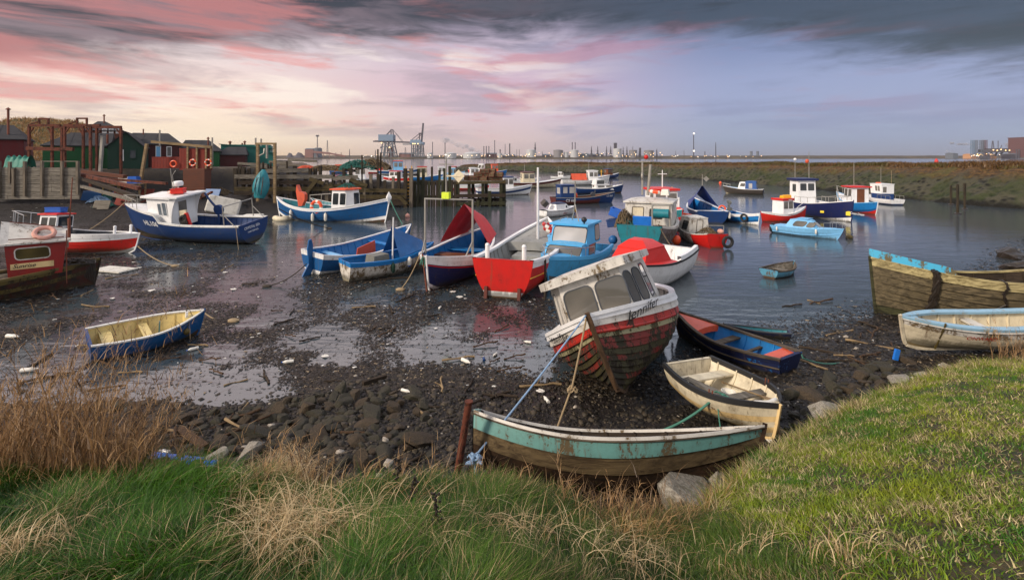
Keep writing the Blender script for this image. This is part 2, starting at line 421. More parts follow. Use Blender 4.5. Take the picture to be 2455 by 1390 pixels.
h = t.math('MULTIPLY_ADD', n3, .35, n2)
t.out(t.principled(Base_Color=c, Roughness=rough, Specular_IOR_Level=.35, Normal=t.bump(h, .8, .05)))
g = fast_mesh('ground', np.stack([GX, GY, GZ], -1).reshape(-1, 3), F[:, ::-1], 'ground', True, gcol); tag(g, kind='structure')
def gz(x, y): return float(ground_z(np.array([x]), np.array([y]))[0])
# ================================================================== water
m, t = newmat('water'); co = obj_co(t)
na = t.noise(t.mapping(co, (.55, 1.5, 1), rot=(0, 0, R(8))), 1.6, 5, .55, .3)
nb = t.noise(t.mapping(co, (.12, .35, 1)), 1.0, 4, .5)
h = t.math('MULTIPLY_ADD', nb, 1.3, t.math('MULTIPLY', na, .55))
dist = t.math('POWER', t.n('ShaderNodeCameraData').outputs['View Distance'], 1) if False else None
t.out(t.principled(Base_Color=S(58, 68, 74), Roughness=.12, IOR=1.65, Specular_IOR_Level=.5, Normal=t.bump(h, .22, .12)))
mb = MB(); mb.add([(-1850, -30, 0), (1850, -30, 0), (1850, 1400, 0), (-1850, 1400, 0)], [(0, 1, 2, 3)])
tag(mb.build('water', 'water', smooth=False), kind='structure')
# ================================================================== breakwater of rubble with rough grass on top
FRONT = [(1075, 409, 1.3), (1200, 411, 2.1), (1300, 413, 2.4), (1500, 421, 2.7), (1650, 429, 3.0), (1800, 441, 3.2), (1950, 454, 3.4), (2100, 470, 3.5), (2300, 490, 3.6), (2455, 503, 3.6), (2700, 512, 3.5), (3200, 518, 3.3)]
fp = [at(p[0], p[1]) for p in FRONT]; fh = [p[2] for p in FRONT]
cum = [0]
for a_, b_ in zip(fp, fp[1:]): cum.append(cum[-1] + (b_ - a_).length)
nl = 900; sl_ = np.linspace(0, cum[-1], nl) 
bx = np.interp(sl_, cum, [p.x for p in fp]); by = np.interp(sl_, cum, [p.y for p in fp]); bh = np.interp(sl_, cum, fh)
k_ = np.ones(41) / 41
bx = np.convolve(np.pad(bx, 20, 'edge'), k_, 'valid'); by = np.convolve(np.pad(by, 20, 'edge'), k_, 'valid')
dx, dy = np.gradient(bx), np.gradient(by); ln = np.hypot(dx, dy); nx, ny = -dy / ln, dx / ln
sgn = np.where(ny > 0, 1, -1); nx, ny = nx * sgn, ny * sgn
prof = [(-1.2, -.30), (0, 0.0), (.8, .17), (1.7, .34), (2.7, .52), (3.6, .68), (4.6, .82), (5.6, .93), (7, 1.0), (9, 1.0), (11, .95), (12.5, .7), (15, .2), (17, -.2)]
pu = np.linspace(-1.2, 17, 74); pz = np.interp(pu, [p[0] for p in prof], [p[1] for p in prof])
BX = bx[:, None] + nx[:, None] * pu; BY = by[:, None] + ny[:, None] * pu
BZ = bh[:, None] * pz + np.where(pz > -.05, 1, .3) * (.75 * fbm(BX * 1.15, BY * 1.15, 4, 91, .6) + .95 * fbm(BX * .16, BY * .16, 3, 95)) * (1 - .45 * (pz > .75))
def bank_z(i, j): return BZ[i, j]
idx = np.arange(BX.size).reshape(BX.shape)
F = np.stack([idx[:-1, :-1], idx[:-1, 1:], idx[1:, 1:], idx[1:, :-1]], -1).reshape(-1, 4)
hh = np.repeat(pz[None, :], nl, 0).reshape(-1); bcol = np.stack([hh, hh, hh], -1)
m, t = newmat('bank'); co = obj_co(t); a = t.n('ShaderNodeSeparateColor', i_0=attr(t, 'Col')).outputs[0]
n1 = t.noise(co, .5, 5, .6); n2 = t.noise(co, 3.5, 5, .7); vo = t.n('ShaderNodeTexVoronoi', i_Vector=co, i_Scale=1.7).outputs['Distance']
rock = t.mix(t.ss(vo, .1, .6), S(22, 22, 19), S(72, 70, 56)); rock = t.mix(t.ss(n1, .42, .62, 0, .7), rock, S(50, 60, 30))
rock = t.mix(t.ss(n2, .55, .7, 0, .8), rock, S(28, 26, 22))
gr = t.mix(t.ss(n2, .38, .64), S(58, 42, 26), S(104, 78, 46)); gr = t.mix(t.ss(n1, .5, .65, 0, .6), gr, S(80, 80, 42))
f = t.ss(t.math('MULTIPLY_ADD', t.math('SUBTRACT', n1, .5), .7, a), .58, .88)
c = t.mix(f, rock, gr); c = t.mix(t.ss(a, .16, .02), c, S(26, 25, 20))
hb_ = t.math('MULTIPLY_ADD', n2, .6, vo)
t.out(t.principled(Base_Color=c, Roughness=.85, Specular_IOR_Level=.2, Normal=t.bump(hb_, 1.0, .25)))
tag(fast_mesh('embankment', np.stack([BX, BY, BZ], -1).reshape(-1, 3), F[:, ::-1], 'bank', False, bcol), kind='structure')
# ================================================================== far shore
xs = np.linspace(-1500, 1700, 500); rows = []
YS = 720.0
for k, (dy_, hz_) in enumerate([(0, -.5), (6, .6), (20, 1.8), (45, 3.2), (90, 3.6), (250, 4.3), (480, 5.0)]):
    zz = hz_ + (fbm(xs * .03, xs * 0 + k, 4, 101) * 1.4 * min(hz_, 2) if k else 0)
    yy = YS + dy_ + 40 * fbm(xs * .006, xs * 0, 3, 111) + np.clip((xs - 150) * .12, 0, 160)
    rows.append(np.stack([xs, yy, zz + 0 * xs], -1))
V = np.stack(rows); idx = np.arange(V.shape[0] * V.shape[1]).reshape(V.shape[:2])
F = np.stack([idx[:-1, :-1], idx[:-1, 1:], idx[1:, 1:], idx[1:, :-1]], -1).reshape(-1, 4)
m, t = newmat('far_land'); n = t.noise(obj_co(t), .04, 5, .6)
t.out(t.principled(Base_Color=t.mix(t.ss(n, .4, .65), S(66, 62, 50), S(96, 84, 62)), Roughness=.9, Specular_IOR_Level=.1))
tag(fast_mesh('far_shore', V.reshape(-1, 3), F, 'far_land', True), kind='structure')
# ================================================================== materials for the built things
for n_, c_, kw in [
    ('white_paint', S(226, 226, 226), dict(wear=.12, under=S(120, 104, 84), dirt=.3)), ('clean_white', S(232, 232, 232), dict(wear=.0, dirt=.16)),
    ('old_white', S(208, 203, 194), dict(wear=.3, under=S(104, 88, 64), dirt=.6)), ('cream', S(226, 196, 140), dict(wear=.1, under=S(112, 70, 34), dirt=.55)),
    ('dirty_cream', S(216, 204, 176), dict(wear=.14, under=S(112, 80, 44), dirt=.6)), ('yellow_in', S(214, 192, 128), dict(wear=.22, under=S(120, 96, 56), dirt=.6)),
    ('boat_blue', S(12, 84, 142), dict(wear=.08, under=S(20, 40, 70), dirt=.3)), ('deep_blue', S(14, 54, 108), dict(wear=.06, under=S(26, 38, 60), dirt=.3)),
    ('flaked_blue', S(18, 104, 176), dict(wear=.5, under=S(14, 26, 66), dirt=.3, scale=.8)), ('sky_blue', S(74, 168, 222), dict(wear=.04, under=S(60, 90, 110), dirt=.22)),
    ('pale_blue', S(120, 182, 226), dict(wear=.03, under=S(70, 90, 110), dirt=.22)), ('bright_blue', S(20, 116, 186), dict(wear=.15, under=S(16, 60, 100), dirt=.3)),
    ('inner_blue', S(14, 110, 176), dict(wear=.12, under=S(14, 60, 90), dirt=.4)), ('navy', S(20, 32, 82), dict(wear=.08, under=S(30, 30, 50), dirt=.3)),
    ('dark_navy', S(18, 26, 60), dict(wear=.1, under=S(20, 20, 30), dirt=.3)), ('teal', S(30, 120, 132), dict(wear=.15, under=S(40, 60, 50), dirt=.35)),
    ('worn_teal', S(100, 148, 142), dict(wear=.24, under=S(84, 72, 50), dirt=.65, scale=.9)), ('red', S(196, 26, 20), dict(wear=.06, under=S(100, 30, 20), dirt=.28)),
    ('wreck_red', S(140, 30, 24), dict(wear=.12, under=S(70, 30, 24), dirt=.5)), ('bright_red', S(206, 36, 26), dict(wear=.06, under=S(110, 40, 26), dirt=.28)), ('worn_red', S(176, 44, 32), dict(wear=.4, under=S(66, 44, 34), dirt=.6)),
    ('orange', S(222, 84, 40), dict(wear=.08, under=S(150, 70, 40), dirt=.25)), ('faded_orange', S(206, 84, 52), dict(wear=.2, under=S(100, 60, 40), dirt=.4)),
    ('maroon', S(92, 34, 32), dict(wear=.2, under=S(50, 30, 26), dirt=.4)), ('antifoul', S(96, 44, 34), dict(wear=.3, under=S(60, 54, 40), dirt=.6)),
    ('slime', S(62, 58, 30), dict(wear=.45, under=S(34, 26, 16), dirt=.7, rough=.6)), ('slime_red', S(122, 40, 32), dict(wear=.56, under=S(44, 42, 28), dirt=.75)), ('slime_white', S(150, 144, 110), dict(wear=.5, under=S(64, 58, 34), dirt=.7)),
    ('black_hull', S(34, 28, 24), dict(wear=.35, under=S(66, 30, 20), dirt=.6)), ('hull_grey', S(96, 100, 100), dict(wear=.25, under=S(70, 64, 50), dirt=.6)),
    ('deck_grey', S(150, 150, 146), dict(wear=.2, under=S(100, 96, 88), dirt=.5, rough=.7)), ('dark_grey', S(70, 74, 80), dict(wear=.15, under=S(40, 40, 40), dirt=.5)),
    ('hut_green', S(16, 84, 42), dict(wear=.12, under=S(30, 44, 26), dirt=.5, rough=.75)), ('dark_green', S(16, 58, 44), dict(wear=.12, under=S(30, 40, 26), dirt=.5, rough=.75)),
    ('hut_red', S(92, 18, 20), dict(wear=.12, under=S(50, 24, 20), dirt=.5, rough=.75)), ('fence_red', S(116, 38, 26), dict(wear=.15, under=S(70, 34, 26), dirt=.5, rough=.8)),
    ('maroon_hut', S(72, 28, 28), dict(wear=.15, under=S(40, 26, 22), dirt=.5, rough=.8)), ('brick_brown', S(92, 52, 36), dict(wear=.1, under=S(60, 40, 30), dirt=.5, rough=.85)),
    ('sheet_teal', S(20, 104, 96), dict(wear=.05, under=S(30, 80, 70), dirt=.25, rough=.6)), ('rust', S(96, 46, 28), dict(wear=.4, under=S(50, 28, 20), dirt=.6, rough=.85)),
    ('varnish', S(110, 62, 32), dict(wear=.15, under=S(60, 40, 26), dirt=.4)), ('olive_paint', S(96, 82, 40), dict(wear=.35, under=S(52, 44, 24), dirt=.6)),
    ('yellow_paint', S(222, 164, 40), dict(wear=.1, under=S(110, 70, 30), dirt=.3)), ('brown_hull', S(66, 60, 56), dict(wear=.1, under=S(40, 36, 32), dirt=.4)),
    ('blue_wood', S(86, 150, 178), dict(wear=.2, under=S(92, 70, 46), dirt=.5)), ('polystyrene', S(216, 212, 202), dict(wear=.25, under=S(150, 140, 118), dirt=.55, rough=.85)),
    ('rim_blue', S(136, 174, 196), dict(wear=.3, under=S(150, 140, 116), dirt=.55)), ('rub_white', S(222, 222, 218), dict(wear=.22, under=S(110, 90, 66), dirt=.45)), ('hulk_blue', S(70, 168, 206), dict(wear=.45, under=S(96, 86, 60), dirt=.5)),
]: paint(n_, c_, **kw)
wood('grey_wood', S(126, 120, 110), S(72, 66, 58)); wood('grey_wood_up', S(122, 112, 98), S(70, 62, 52), axis=2); wood('dark_wood', S(60, 49, 38), S(30, 24, 18))
wood('dark_wood_up', S(60, 51, 38), S(28, 24, 18), axis=2); wood('wet_pile', S(54, 55, 31), S(25, 25, 16), axis=2, rough=.55); wood('mossy_beam', S(84, 72, 44), S(40, 36, 22))
wood('bare_plank', S(150, 128, 96), S(92, 74, 52)); wood('hulk_plank', S(108, 96, 72), S(52, 46, 34), bumpy=.8); wood('hulk_low', S(72, 72, 46), S(34, 32, 22), bumpy=.8)
wood('hulk_pale', S(180, 166, 120), S(96, 84, 54), bumpy=.8); wood('stem_wood', S(88, 66, 46), S(44, 32, 22), axis=2); wood('teal_wood', S(96, 148, 142), S(84, 82, 60)); wood('brown_strake', S(104, 88, 62), S(54, 42, 28)); wood('low_strake', S(60, 42, 26), S(26, 18, 12))
wood('roof_felt', S(58, 58, 60), S(40, 40, 42), rough=.9, bumpy=.2); wood('gun_wood', S(96, 84, 70), S(48, 42, 36))
metal('steel', S(170, 172, 174), .35, .6); metal('galv', S(150, 146, 138), .5, .3); metal('rust_metal', S(112, 58, 38), .85, 0, .6); metal('black_rubber', S(26, 26, 28), .7); metal('black_plastic', S(30, 32, 36), .45)
metal('white_plastic', S(220, 216, 206), .5, 0, .4); metal('orange_plastic', S(230, 84, 36), .4, 0, .2); metal('red_plastic', S(206, 40, 30), .45, 0, .25); metal('blue_plastic', S(24, 92, 186), .4, 0, .25)
metal('yellow_plastic', S(236, 176, 24), .4, 0, .2); metal('pink_plastic', S(206, 150, 134), .6, 0, .4); metal('brown_net', S(96, 80, 56), .9, 0, .6); metal('green_net', S(30, 92, 84), .9, 0, .5); metal('lime', S(206, 226, 50), .5)
metal('blue_rope', S(132, 160, 190), .8); metal('tan_rope', S(150, 130, 100), .85); metal('green_rope', S(66, 120, 104), .85); metal('dark_rope', S(60, 52, 44), .9); metal('weed_black', S(40, 32, 24), .5, 0, .6)
for n_, c_ in [('blue_tarp', S(30, 98, 160)), ('dark_tarp', S(28, 42, 82)), ('navy_tarp', S(26, 50, 118)), ('red_tarp', S(206, 34, 28)), ('pink_tarp', S(186, 96, 104)), ('grey_tarp', S(112, 112, 104)), ('teal_tarp', S(14, 118, 100)), ('canopy_blue', S(20, 76, 142)), ('sheet_blue', S(20, 110, 204))]:
    m, t = newmat(n_); co = obj_co(t); n = t.noise(co, 5, 5, .6, .8); n2 = t.noise(co, 1.5, 3)
    t.out(t.principled(Base_Color=t.mix(t.ss(n2, .35, .7, 0, .5), c_, tuple(a * .55 for a in c_)), Roughness=.6, Normal=t.bump(n, .6, .04)))
def glass(name, c1, c2):
    m, t = newmat(name); n = t.noise(obj_co(t), .9, 2, .4, .2)
    t.out(t.principled(Base_Color=t.mix(t.ss(n, .3, .7), c1, c2), Roughness=.05, Specular_IOR_Level=.6))
glass('glass_dark', S(30, 34, 36), S(70, 74, 74)); glass('glass_mid', S(84, 82, 78), S(128, 122, 114)); glass('glass_pale', S(150, 148, 146), S(186, 182, 180)); glass('glass_amber', S(54, 48, 26), S(96, 84, 46))  # opaque panes; sky light seen through is put into the paler colours
glass('glass_blue', S(60, 72, 84), S(112, 122, 130))
for n_, c_ in [('ink_black', S(24, 24, 30)), ('ink_white', S(226, 228, 230)), ('ink_red', S(168, 44, 26)), ('ink_yellow', S(226, 204, 60)), ('ink_blue', S(50, 80, 140))]: metal(n_, c_, .5, 0, .15)
# ------------------------------------------------------------------ lettering
def text_shape(s_, shear=0.0, space=1.0, bold=0.0):
    cu = bpy.data.curves.new('lettering', 'FONT'); cu.body = s_; cu.size = 1; cu.shear = shear; cu.space_character = space; cu.offset = bold
    cu.resolution_u = 3
    o = bpy.data.objects.new('lettering', cu); COL.objects.link(o)
    me = bpy.data.meshes.new_from_object(o.evaluated_get(bpy.context.evaluated_depsgraph_get()))
    V = [(v.co.x, v.co.y) for v in me.vertices]; Fc = [tuple(p.vertices) for p in me.polygons]
    bpy.data.objects.remove(o); bpy.data.curves.remove(cu); bpy.data.meshes.remove(me)
    x0 = min(v[0] for v in V); x1 = max(v[0] for v in V)
    return [((x - x0), y) for x, y in V], Fc, x1 - x0
# ------------------------------------------------------------------ boats
class Boat:
    """x forward, y to port, z up, origin amidships on the waterline. s runs 0 stern .. 1 bow, t 0 keel .. 1 gunwale."""
    def __init__(b, name, label, L, B, fb, ang, fit, z=0.0, draft=.35, roll=0, pitch=0, rb=.35, rs=.12, tr=.75, rake=.45, trake=.1, n=8, lap=.014,
                 full=.55, sm=.42, cat='boat', group=None, pb=2.2, steps=None, stem_up=.35, zb=None, rocker=0.0, vs=.5):
        b.rocker = rocker; b.vs = vs
        b.L, b.B, b.fb, b.draft, b.rb, b.rs, b.tr, b.rake, b.trake, b.n, b.lap, b.full, b.sm, b.pb, b.stem_up = L, B, fb, draft, rb, rs, tr, rake, trake, n, lap, full, sm, pb, stem_up
        b.step = steps
        b.rot = Euler((0, 0, R(ang))).to_matrix() @ Euler((0, R(-pitch), 0)).to_matrix() @ Euler((R(roll), 0, 0)).to_matrix()
        b.ts = b.tvals()
        x0, x1, yb = fit; zb = z if zb is None else zb
        P = [b.rot @ b.pt(s, t, sd) for s in np.linspace(0, 1, 15) for t in np.linspace(0, 1, 9) for sd in (-1, 1)]
        k = 1.0; pos = at((x0 + x1) / 2, yb, zb); pos.z = z
        for it in range(40):
            Q = [(p * k + pos) for p in P]; Q = [q for q in Q if q.z >= zb - 1e-3] or Q
            xs_ = [CX + FOC * q.x / q.y for q in Q]; ys_ = [HZ + FOC * (EYE - q.z) / q.y for q in Q]
            ax0, ax1, ayb = min(xs_), max(xs_), max(ys_)
            k *= ((x1 - x0) / (ax1 - ax0)) ** .7
            pos.y *= ((ayb - HZ) / (yb - HZ)) ** .7
            pos.x += ((x0 + x1) / 2 - (ax0 + ax1) / 2) / FOC * pos.y * .8
        pos.z = z
        b.k, b.pos = k, pos
        print('BOAT %-34s k=%.2f L=%.1f at %.1f %.1f  top %.0f' % (label[:34], k, L * k, pos.x, pos.y, min(ys_)))
        b.root = empty(name, (0, 0, 0), (0, 0, 0), label, cat, group)
        b.M = Matrix.Translation(pos) @ b.rot.to_4x4() @ Matrix.Scale(k, 4)
        b.root.matrix_world = b.M
    def tvals(b): return [i / b.n for i in range(b.n + 1)]
    def hb(b, s):
        if s > b.sm: return b.B / 2 * max(0, 1 - ((s - b.sm) / (1 - b.sm)) ** b.pb)
        q = (b.sm - s) / b.sm
        return b.B / 2 * (1 - (1 - b.tr) * q ** (2.0 if b.tr > .2 else b.pb))
    def zg(b, s):
        z = b.fb + (b.rb * ((s - b.sm) / (1 - b.sm)) ** 1.9 if s > b.sm else b.rs * ((b.sm - s) / b.sm) ** 1.9)
        if b.step and s > b.step[0]: z += b.step[1] * min(1, (s - b.step[0]) / .03)
        return z
    def zk(b, s):
        q = max(0, (s - .8) / .2); q2 = max(0, (.12 - s) / .12) if b.tr < .2 else 0
        return -b.draft + b.rocker * (2 * s - 1) ** 2 + (b.draft + b.fb * .3) * b.stem_up * q ** 2.4 + (b.draft + b.fb * .3) * .5 * q2 ** 2.4
    def yz(b, s, t):
        v = min(1, max(0, (s - b.vs) / (1 - b.vs))) ** 1.2
        if b.tr < .2: v = max(v, min(1, max(0, (.35 - s) / .35)) ** 1.2)
        else: v = max(v, .14 * max(0, (.3 - s) / .3))
        v = v * .92 + .08 + (1 - b.full) * .25; v = min(1, v)
        a = t * math.pi / 2
        y = (1 - v) * math.sin(a) ** .72 + v * t ** .88; z = (1 - v) * (1 - math.cos(a)) ** .92 + v * t
        return b.hb(s) * y, b.zk(s) + (b.zg(s) - b.zk(s)) * z
    def pt(b, s, t, sd=1, off=0.0):
        y, z = b.yz(s, t); g = (z - b.zk(s)) / max(1e-3, b.zg(s) - b.zk(s))
        x = -b.L / 2 + b.L * s + b.rake * g ** .75 * max(0, (s - .55) / .45) ** 2
        if b.tr >= .2: x -= b.trake * g * max(0, (.3 - s) / .3) ** 2
        else: x -= b.rake * .7 * g ** .75 * max(0, (.45 - s) / .45) ** 2
        return Vector((x, sd * max(0, y + off), z))
    def w(b, v): return b.M @ Vector(v)
    def t_at(b, s, z):
        lo, hi = 0, 1
        for _ in range(24):
            mid = (lo + hi) / 2
            if b.yz(s, mid)[1] < z: lo = mid
            else: hi = mid
        return lo
    def s_at(b, x): return min(1, max(0, (x + b.L / 2) / b.L))
    def half(b, s, z, th=.04): return max(.01, b.yz(s, b.t_at(s, z))[0] - th)
    def part(b, mb, name, mats, parent=None, smooth=True): return mb.build(name, mats, parent or b.root, smooth)
    def item(b, mb, name, mats, label, cat, group=None):
        o = mb.build(name, mats); o.matrix_world = b.M; return tag(o, label, cat, group)
    def hull(b, cols, inner='inner_blue', gun='rub_white', floor=None, stem='stem_wood', ns=30, transom=None, gw=.07, gh=.05, keel=.05, open_=True, inner_name='lining', rub=None, scum=True):
        S_ = list(np.linspace(0, 1, ns)); S_ = [s ** .9 if s > .5 else s for s in S_]
        cols = [hullpaint(c_) for c_ in cols] if scum else cols; transom = [hullpaint(c_) for c_ in transom] if transom and scum else transom
        names = list(dict.fromkeys(cols)); mi = [names.index(c) for c in cols]
        mb = MB()
        for sd in (-1, 1):
            for k in range(b.n):
                lo = [b.pt(s, b.ts[k], sd, b.lap * min(1, (1 - s) * 12) * (1 if b.tr >= .2 else min(1, s * 12))) for s in S_]; hi = [b.pt(s, b.ts[k + 1], sd) for s in S_]
                mid = [b.pt(s, (b.ts[k] + b.ts[k + 1]) / 2, sd, b.lap * .5 * min(1, (1 - s) * 12)) for s in S_]
                und = [b.pt(s, b.ts[k], sd) for s in S_]
                rows = [lo, mid, hi] if sd > 0 else [hi, mid, lo]
                mb.grid(rows, mi[k])
                if b.lap > .004: mb.grid([und, lo] if sd > 0 else [lo, und], mi[k])
        h = b.part(mb, 'hull', names)
        if b.tr >= .2:
            tc = transom or cols; tn = list(dict.fromkeys(tc)); mb = MB(); e = b.pt(0, 1); 
            fr = [(b.pt(0, t, -1), b.pt(0, t, 1)) for t in b.ts]
            for k in range(b.n):
                (l0, r0), (l1, r1) = fr[k], fr[k + 1]
                for dx, fl in ((-.015, 0), (.05, 1)):
                    q = [Vector((p.x + dx, p.y, p.z)) for p in (l0, r0, r1, l1)]
                    if fl: q.reverse()
                    mb.quad(*q, tn.index(tc[k]))
            (l, r) = fr[-1]
            mb.quad(*[Vector((p.x + d, p.y, p.z + .012)) for p, d in ((l, -.03), (r, -.03), (r, .06), (l, .06))], tn.index(tc[-1]))
            b.part(mb, 'transom', tn)
        # keel and stem
        mb = MB(); kp = [b.pt(s, 0) + Vector((0, 0, -.02)) for s in np.linspace(0, .995, 18)]
        for p, q in zip(kp, kp[1:]): mb.beam(p, q, keel, .06)
        sp = [b.pt(1, t) + Vector((.01, 0, 0)) for t in np.linspace(0, 1, 8)]; sp.append(sp[-1] + Vector((.01, 0, .04)))
        for p, q in zip(sp, sp[1:]): mb.beam(p, q, keel, .06, up=(1, 0, 0))
        if b.tr < .2:
            sp = [b.pt(0, t) - Vector((.01, 0, 0)) for t in np.linspace(0, 1, 8)]; sp.append(sp[-1] + Vector((-.01, 0, .04)))
            for p, q in zip(sp, sp[1:]): mb.beam(p, q, keel, .06, up=(1, 0, 0))
        b.part(mb, 'stem', stem)
        # gunwale rail
        mb = MB()
        for sd in (-1, 1):
            rows = []
            for s in S_:
                p = b.pt(s, 1, sd); y = p.y; e = min(1, (1 - s) * 9)
                if b.tr < .2: e *= min(1, s * 9)
                o_, i_ = y + sd * .022, sd * max(0, abs(y) - gw * (.3 + .7 * e))
                rows.append([Vector((p.x, o_, p.z - gh * .6)), Vector((p.x, o_, p.z + gh * .5)), Vector((p.x, i_, p.z + gh * .5)), Vector((p.x, i_, p.z - gh * .6))])
            if sd < 0: rows = [r[::-1] for r in rows]
            mb.grid(rows, closed=True)
        b.part(mb, 'gunwale', gun)
        if rub:
            mb = MB()
            for sd in (-1, 1): mb.tube([b.pt(s, rub[0], sd, .015) for s in S_], rub[2] if len(rub) > 2 else .022, 6)
            b.part(mb, 'rubbing_strake', rub[1])
        # lining and floor
        if open_:
            fz = floor if floor is not None else -b.draft * .2
            mb = MB(); fl = MB(); L_ = []; Si = [s for s in S_ if s < .985]
            if b.tr < .2: Si = [s for s in Si if s > .015]
            for sd in (-1, 1):
                rows = []
                for s in Si:
                    t0 = b.t_at(s, max(fz, b.zk(s) + .05)); row = []
                    for q in np.linspace(0, 1, 6):
                        p = b.pt(s, t0 + (1 - t0) * q, sd); row.append(Vector((p.x + (.05 if s == 0 else 0), sd * max(.004, abs(p.y) - .035), p.z)))
                    rows.append(row[::-1] if sd > 0 else row)
                mb.grid(rows); L_.append([r[-1] if sd > 0 else r[0] for r in rows])
            # ribs
            for s in np.arange(.08, .93, .42 / b.L * 1.0):
                for sd in (-1, 1):
                    t0 = b.t_at(s, max(fz, b.zk(s) + .05)); pp = [b.pt(s, t0 + (1 - t0) * q, sd) for q in np.linspace(0, .97, 5)]
                    pp = [Vector((p.x, sd * max(.01, abs(p.y) - .045), p.z)) for p in pp]
                    for p, q in zip(pp, pp[1:]): mb.beam(p, q, .035, .03, up=(1, 0, 0))
            b.part(mb, inner_name, inner)
            fl.grid([[l, r] for l, r in zip(*L_)]); b.part(fl, 'floor', b.floor_mat if hasattr(b, 'floor_mat') else inner)
        return h
    def thwart(b, x, mat, drop=.2, wid=.24, th=.04):
        s = b.s_at(x); z = b.zg(s) - drop; mb = MB(); a = b.half(b.s_at(x - wid / 2), z); c = b.half(b.s_at(x + wid / 2), z)
        vs = [(x - wid / 2, -a, z), (x + wid / 2, -c, z), (x + wid / 2, c, z), (x - wid / 2, a, z)]
        mb.add(vs + [(p[0], p[1], p[2] - th) for p in vs], [(0, 1, 2, 3), (7, 6, 5, 4), (0, 4, 5, 1), (1, 5, 6, 2), (2, 6, 7, 3), (3, 7, 4, 0)])
        return b.part(mb, 'thwart', mat)
    def deck(b, s0, s1, mat, drop=.04, camber=.05, name='foredeck', face=True):
        mb = MB(); rows = []
        for s in np.linspace(s0, min(s1, .99), 12):
            z = b.zg(s) - drop; y = b.half(s, z, .02); x = b.pt(s, 1).x
            rows.append([Vector((x, y * q, z + camber * (1 - q * q) * min(1, y * 3))) for q in (-1, -.66, -.33, 0, .33, .66, 1)])
        mb.grid([r[::-1] for r in rows])
        if face:
            for r in ([rows[0]] if s0 > .02 else []):
                mb.grid([r, [Vector((p.x, p.y * .9, p.z - .35 * min(1, b.fb))) for p in r]])
        return b.part(mb, name, mat)
    def wall_win(b, parent, A, u, v, nrm, rects, frame, gl, rad=.06, fw=.035, name='window', proud=.012):
        W, H = u.length, v.length; u_, v_ = u / W, v / H
        for (u0, u1, v0, v1) in rects:
            x0, x1, y0, y1 = u0 * W, u1 * W, v0 * H, v1 * H; r = min(rad, (x1 - x0) * .45, (y1 - y0) * .45)
            def ring(e):
                o = []
                for cx_, cy_, a0 in ((x1 - r, y1 - r, 0), (x0 + r, y1 - r, 90), (x0 + r, y0 + r, 180), (x1 - r, y0 + r, 270)):
                    for k in range(4):
                        a = R(a0 + 30 * k); o.append((cx_ + (r + e) * math.cos(a), cy_ + (r + e) * math.sin(a)))
                return o
            P = lambda q, d: A + u_ * q[0] + v_ * q[1] + nrm * d
            mb = MB(); o = ring(fw); i = ring(0); n = len(o)
            vs = [P(q, proud) for q in o] + [P(q, proud) for q in i] + [P(q, -.004) for q in o] + [P(q, .003) for q in i]
            fs = []
            for k in range(n):
                k2 = (k + 1) % n
                fs += [(k, k2, n + k2, n + k), (2 * n + k, 2 * n + k2, k2, k), (n + k, n + k2, 3 * n + k2, 3 * n + k)]
            ms = [0] * len(fs); fs.append(tuple(3 * n + k for k in range(n))); ms.append(1)
            mb.add(vs, fs, ms); mb.build(name, [frame, gl], parent, False)
    def cabin(b, x0, x1, w, z0, h, tw=.94, ra=0.0, rf=.12, mat='white_paint', roof='white_paint', oh=.08, rth=.06, camber=.05, wins={}, frame='white_paint', gl='glass_dark',
              name='wheelhouse', vee=0.0, vr=.5, wf=None, lower=None, door=None, roof_name='roof', rad=.06, fw=.035, tilt=0.0):
        "walls on a plan that may taper (wf) and be chamfered at the front (vee); wins by face P S F A FP FS; lower=(height, mat)"
        wf = w if wf is None else wf
        def plan(k, dz):
            xa = x0 + ra * k; xf = x1 - rf * k; s = 1 - (1 - tw) * k
            a, f = w / 2 * s, wf / 2 * s; z = z0 + h * k
            zt = lambda x: z + tilt * (x - x0) * k
            if vee: pts = [(xa, -a), (xf - vee, -f), (xf, -f * vr), (xf, f * vr), (xf - vee, f), (xa, a)]
            else: pts = [(xa, -a), (xf, -f), (xf, f), (xa, a)]
            return [Vector((x, y, zt(x))) for x, y in pts]
        lo, hi = plan(0, 0), plan(1, 0); n = len(lo)
        nm = ['S', 'FS', 'F', 'FP', 'P', 'A'] if vee else ['S', 'F', 'P', 'A']
        mb = MB(); mats = [mat]
        if lower:
            mats.append(lower[1]); q = lower[0] / h; md = [a.lerp(c, q) for a, c in zip(lo, hi)]
            for i in range(n): j = (i + 1) % n; mb.quad(lo[i], lo[j], md[j], md[i], 1); mb.quad(md[i], md[j], hi[j], hi[i], 0)
        else:
            for i in range(n): j = (i + 1) % n; mb.quad(lo[i], lo[j], hi[j], hi[i])
        mb.add(hi, [tuple(range(n))])
        c = b.part(mb, name, mats, smooth=False)
        for i in range(n):
            j = (i + 1) % n; rects = wins.get(nm[i])
            A, u, v = lo[i], lo[j] - lo[i], hi[i] - lo[i]; nrm = u.cross(v).normalized()
            if rects: b.wall_win(c, A, u, v, nrm, rects, frame, gl, rad, fw)
            if door and door[0] == nm[i]: b.wall_win(c, A, u, v, nrm, [door[1]], frame, door[2], .02, .03, 'door', .02)
        ct = sum(hi, Vector()) / n; mb = MB(); out = []
        for p in hi:
            d = Vector((p.x - ct.x, p.y - ct.y, 0)); out.append(p + Vector((oh * (1 if d.x > 0 else -1), oh * (1 if d.y > 0 else -1), 0)))
        bt = [p + Vector((0, 0, -.004)) for p in out]; tp = [p + Vector((0, 0, rth)) for p in out]
        ins = [ct + (p - ct) * .5 + Vector((0, 0, rth + camber)) for p in out]
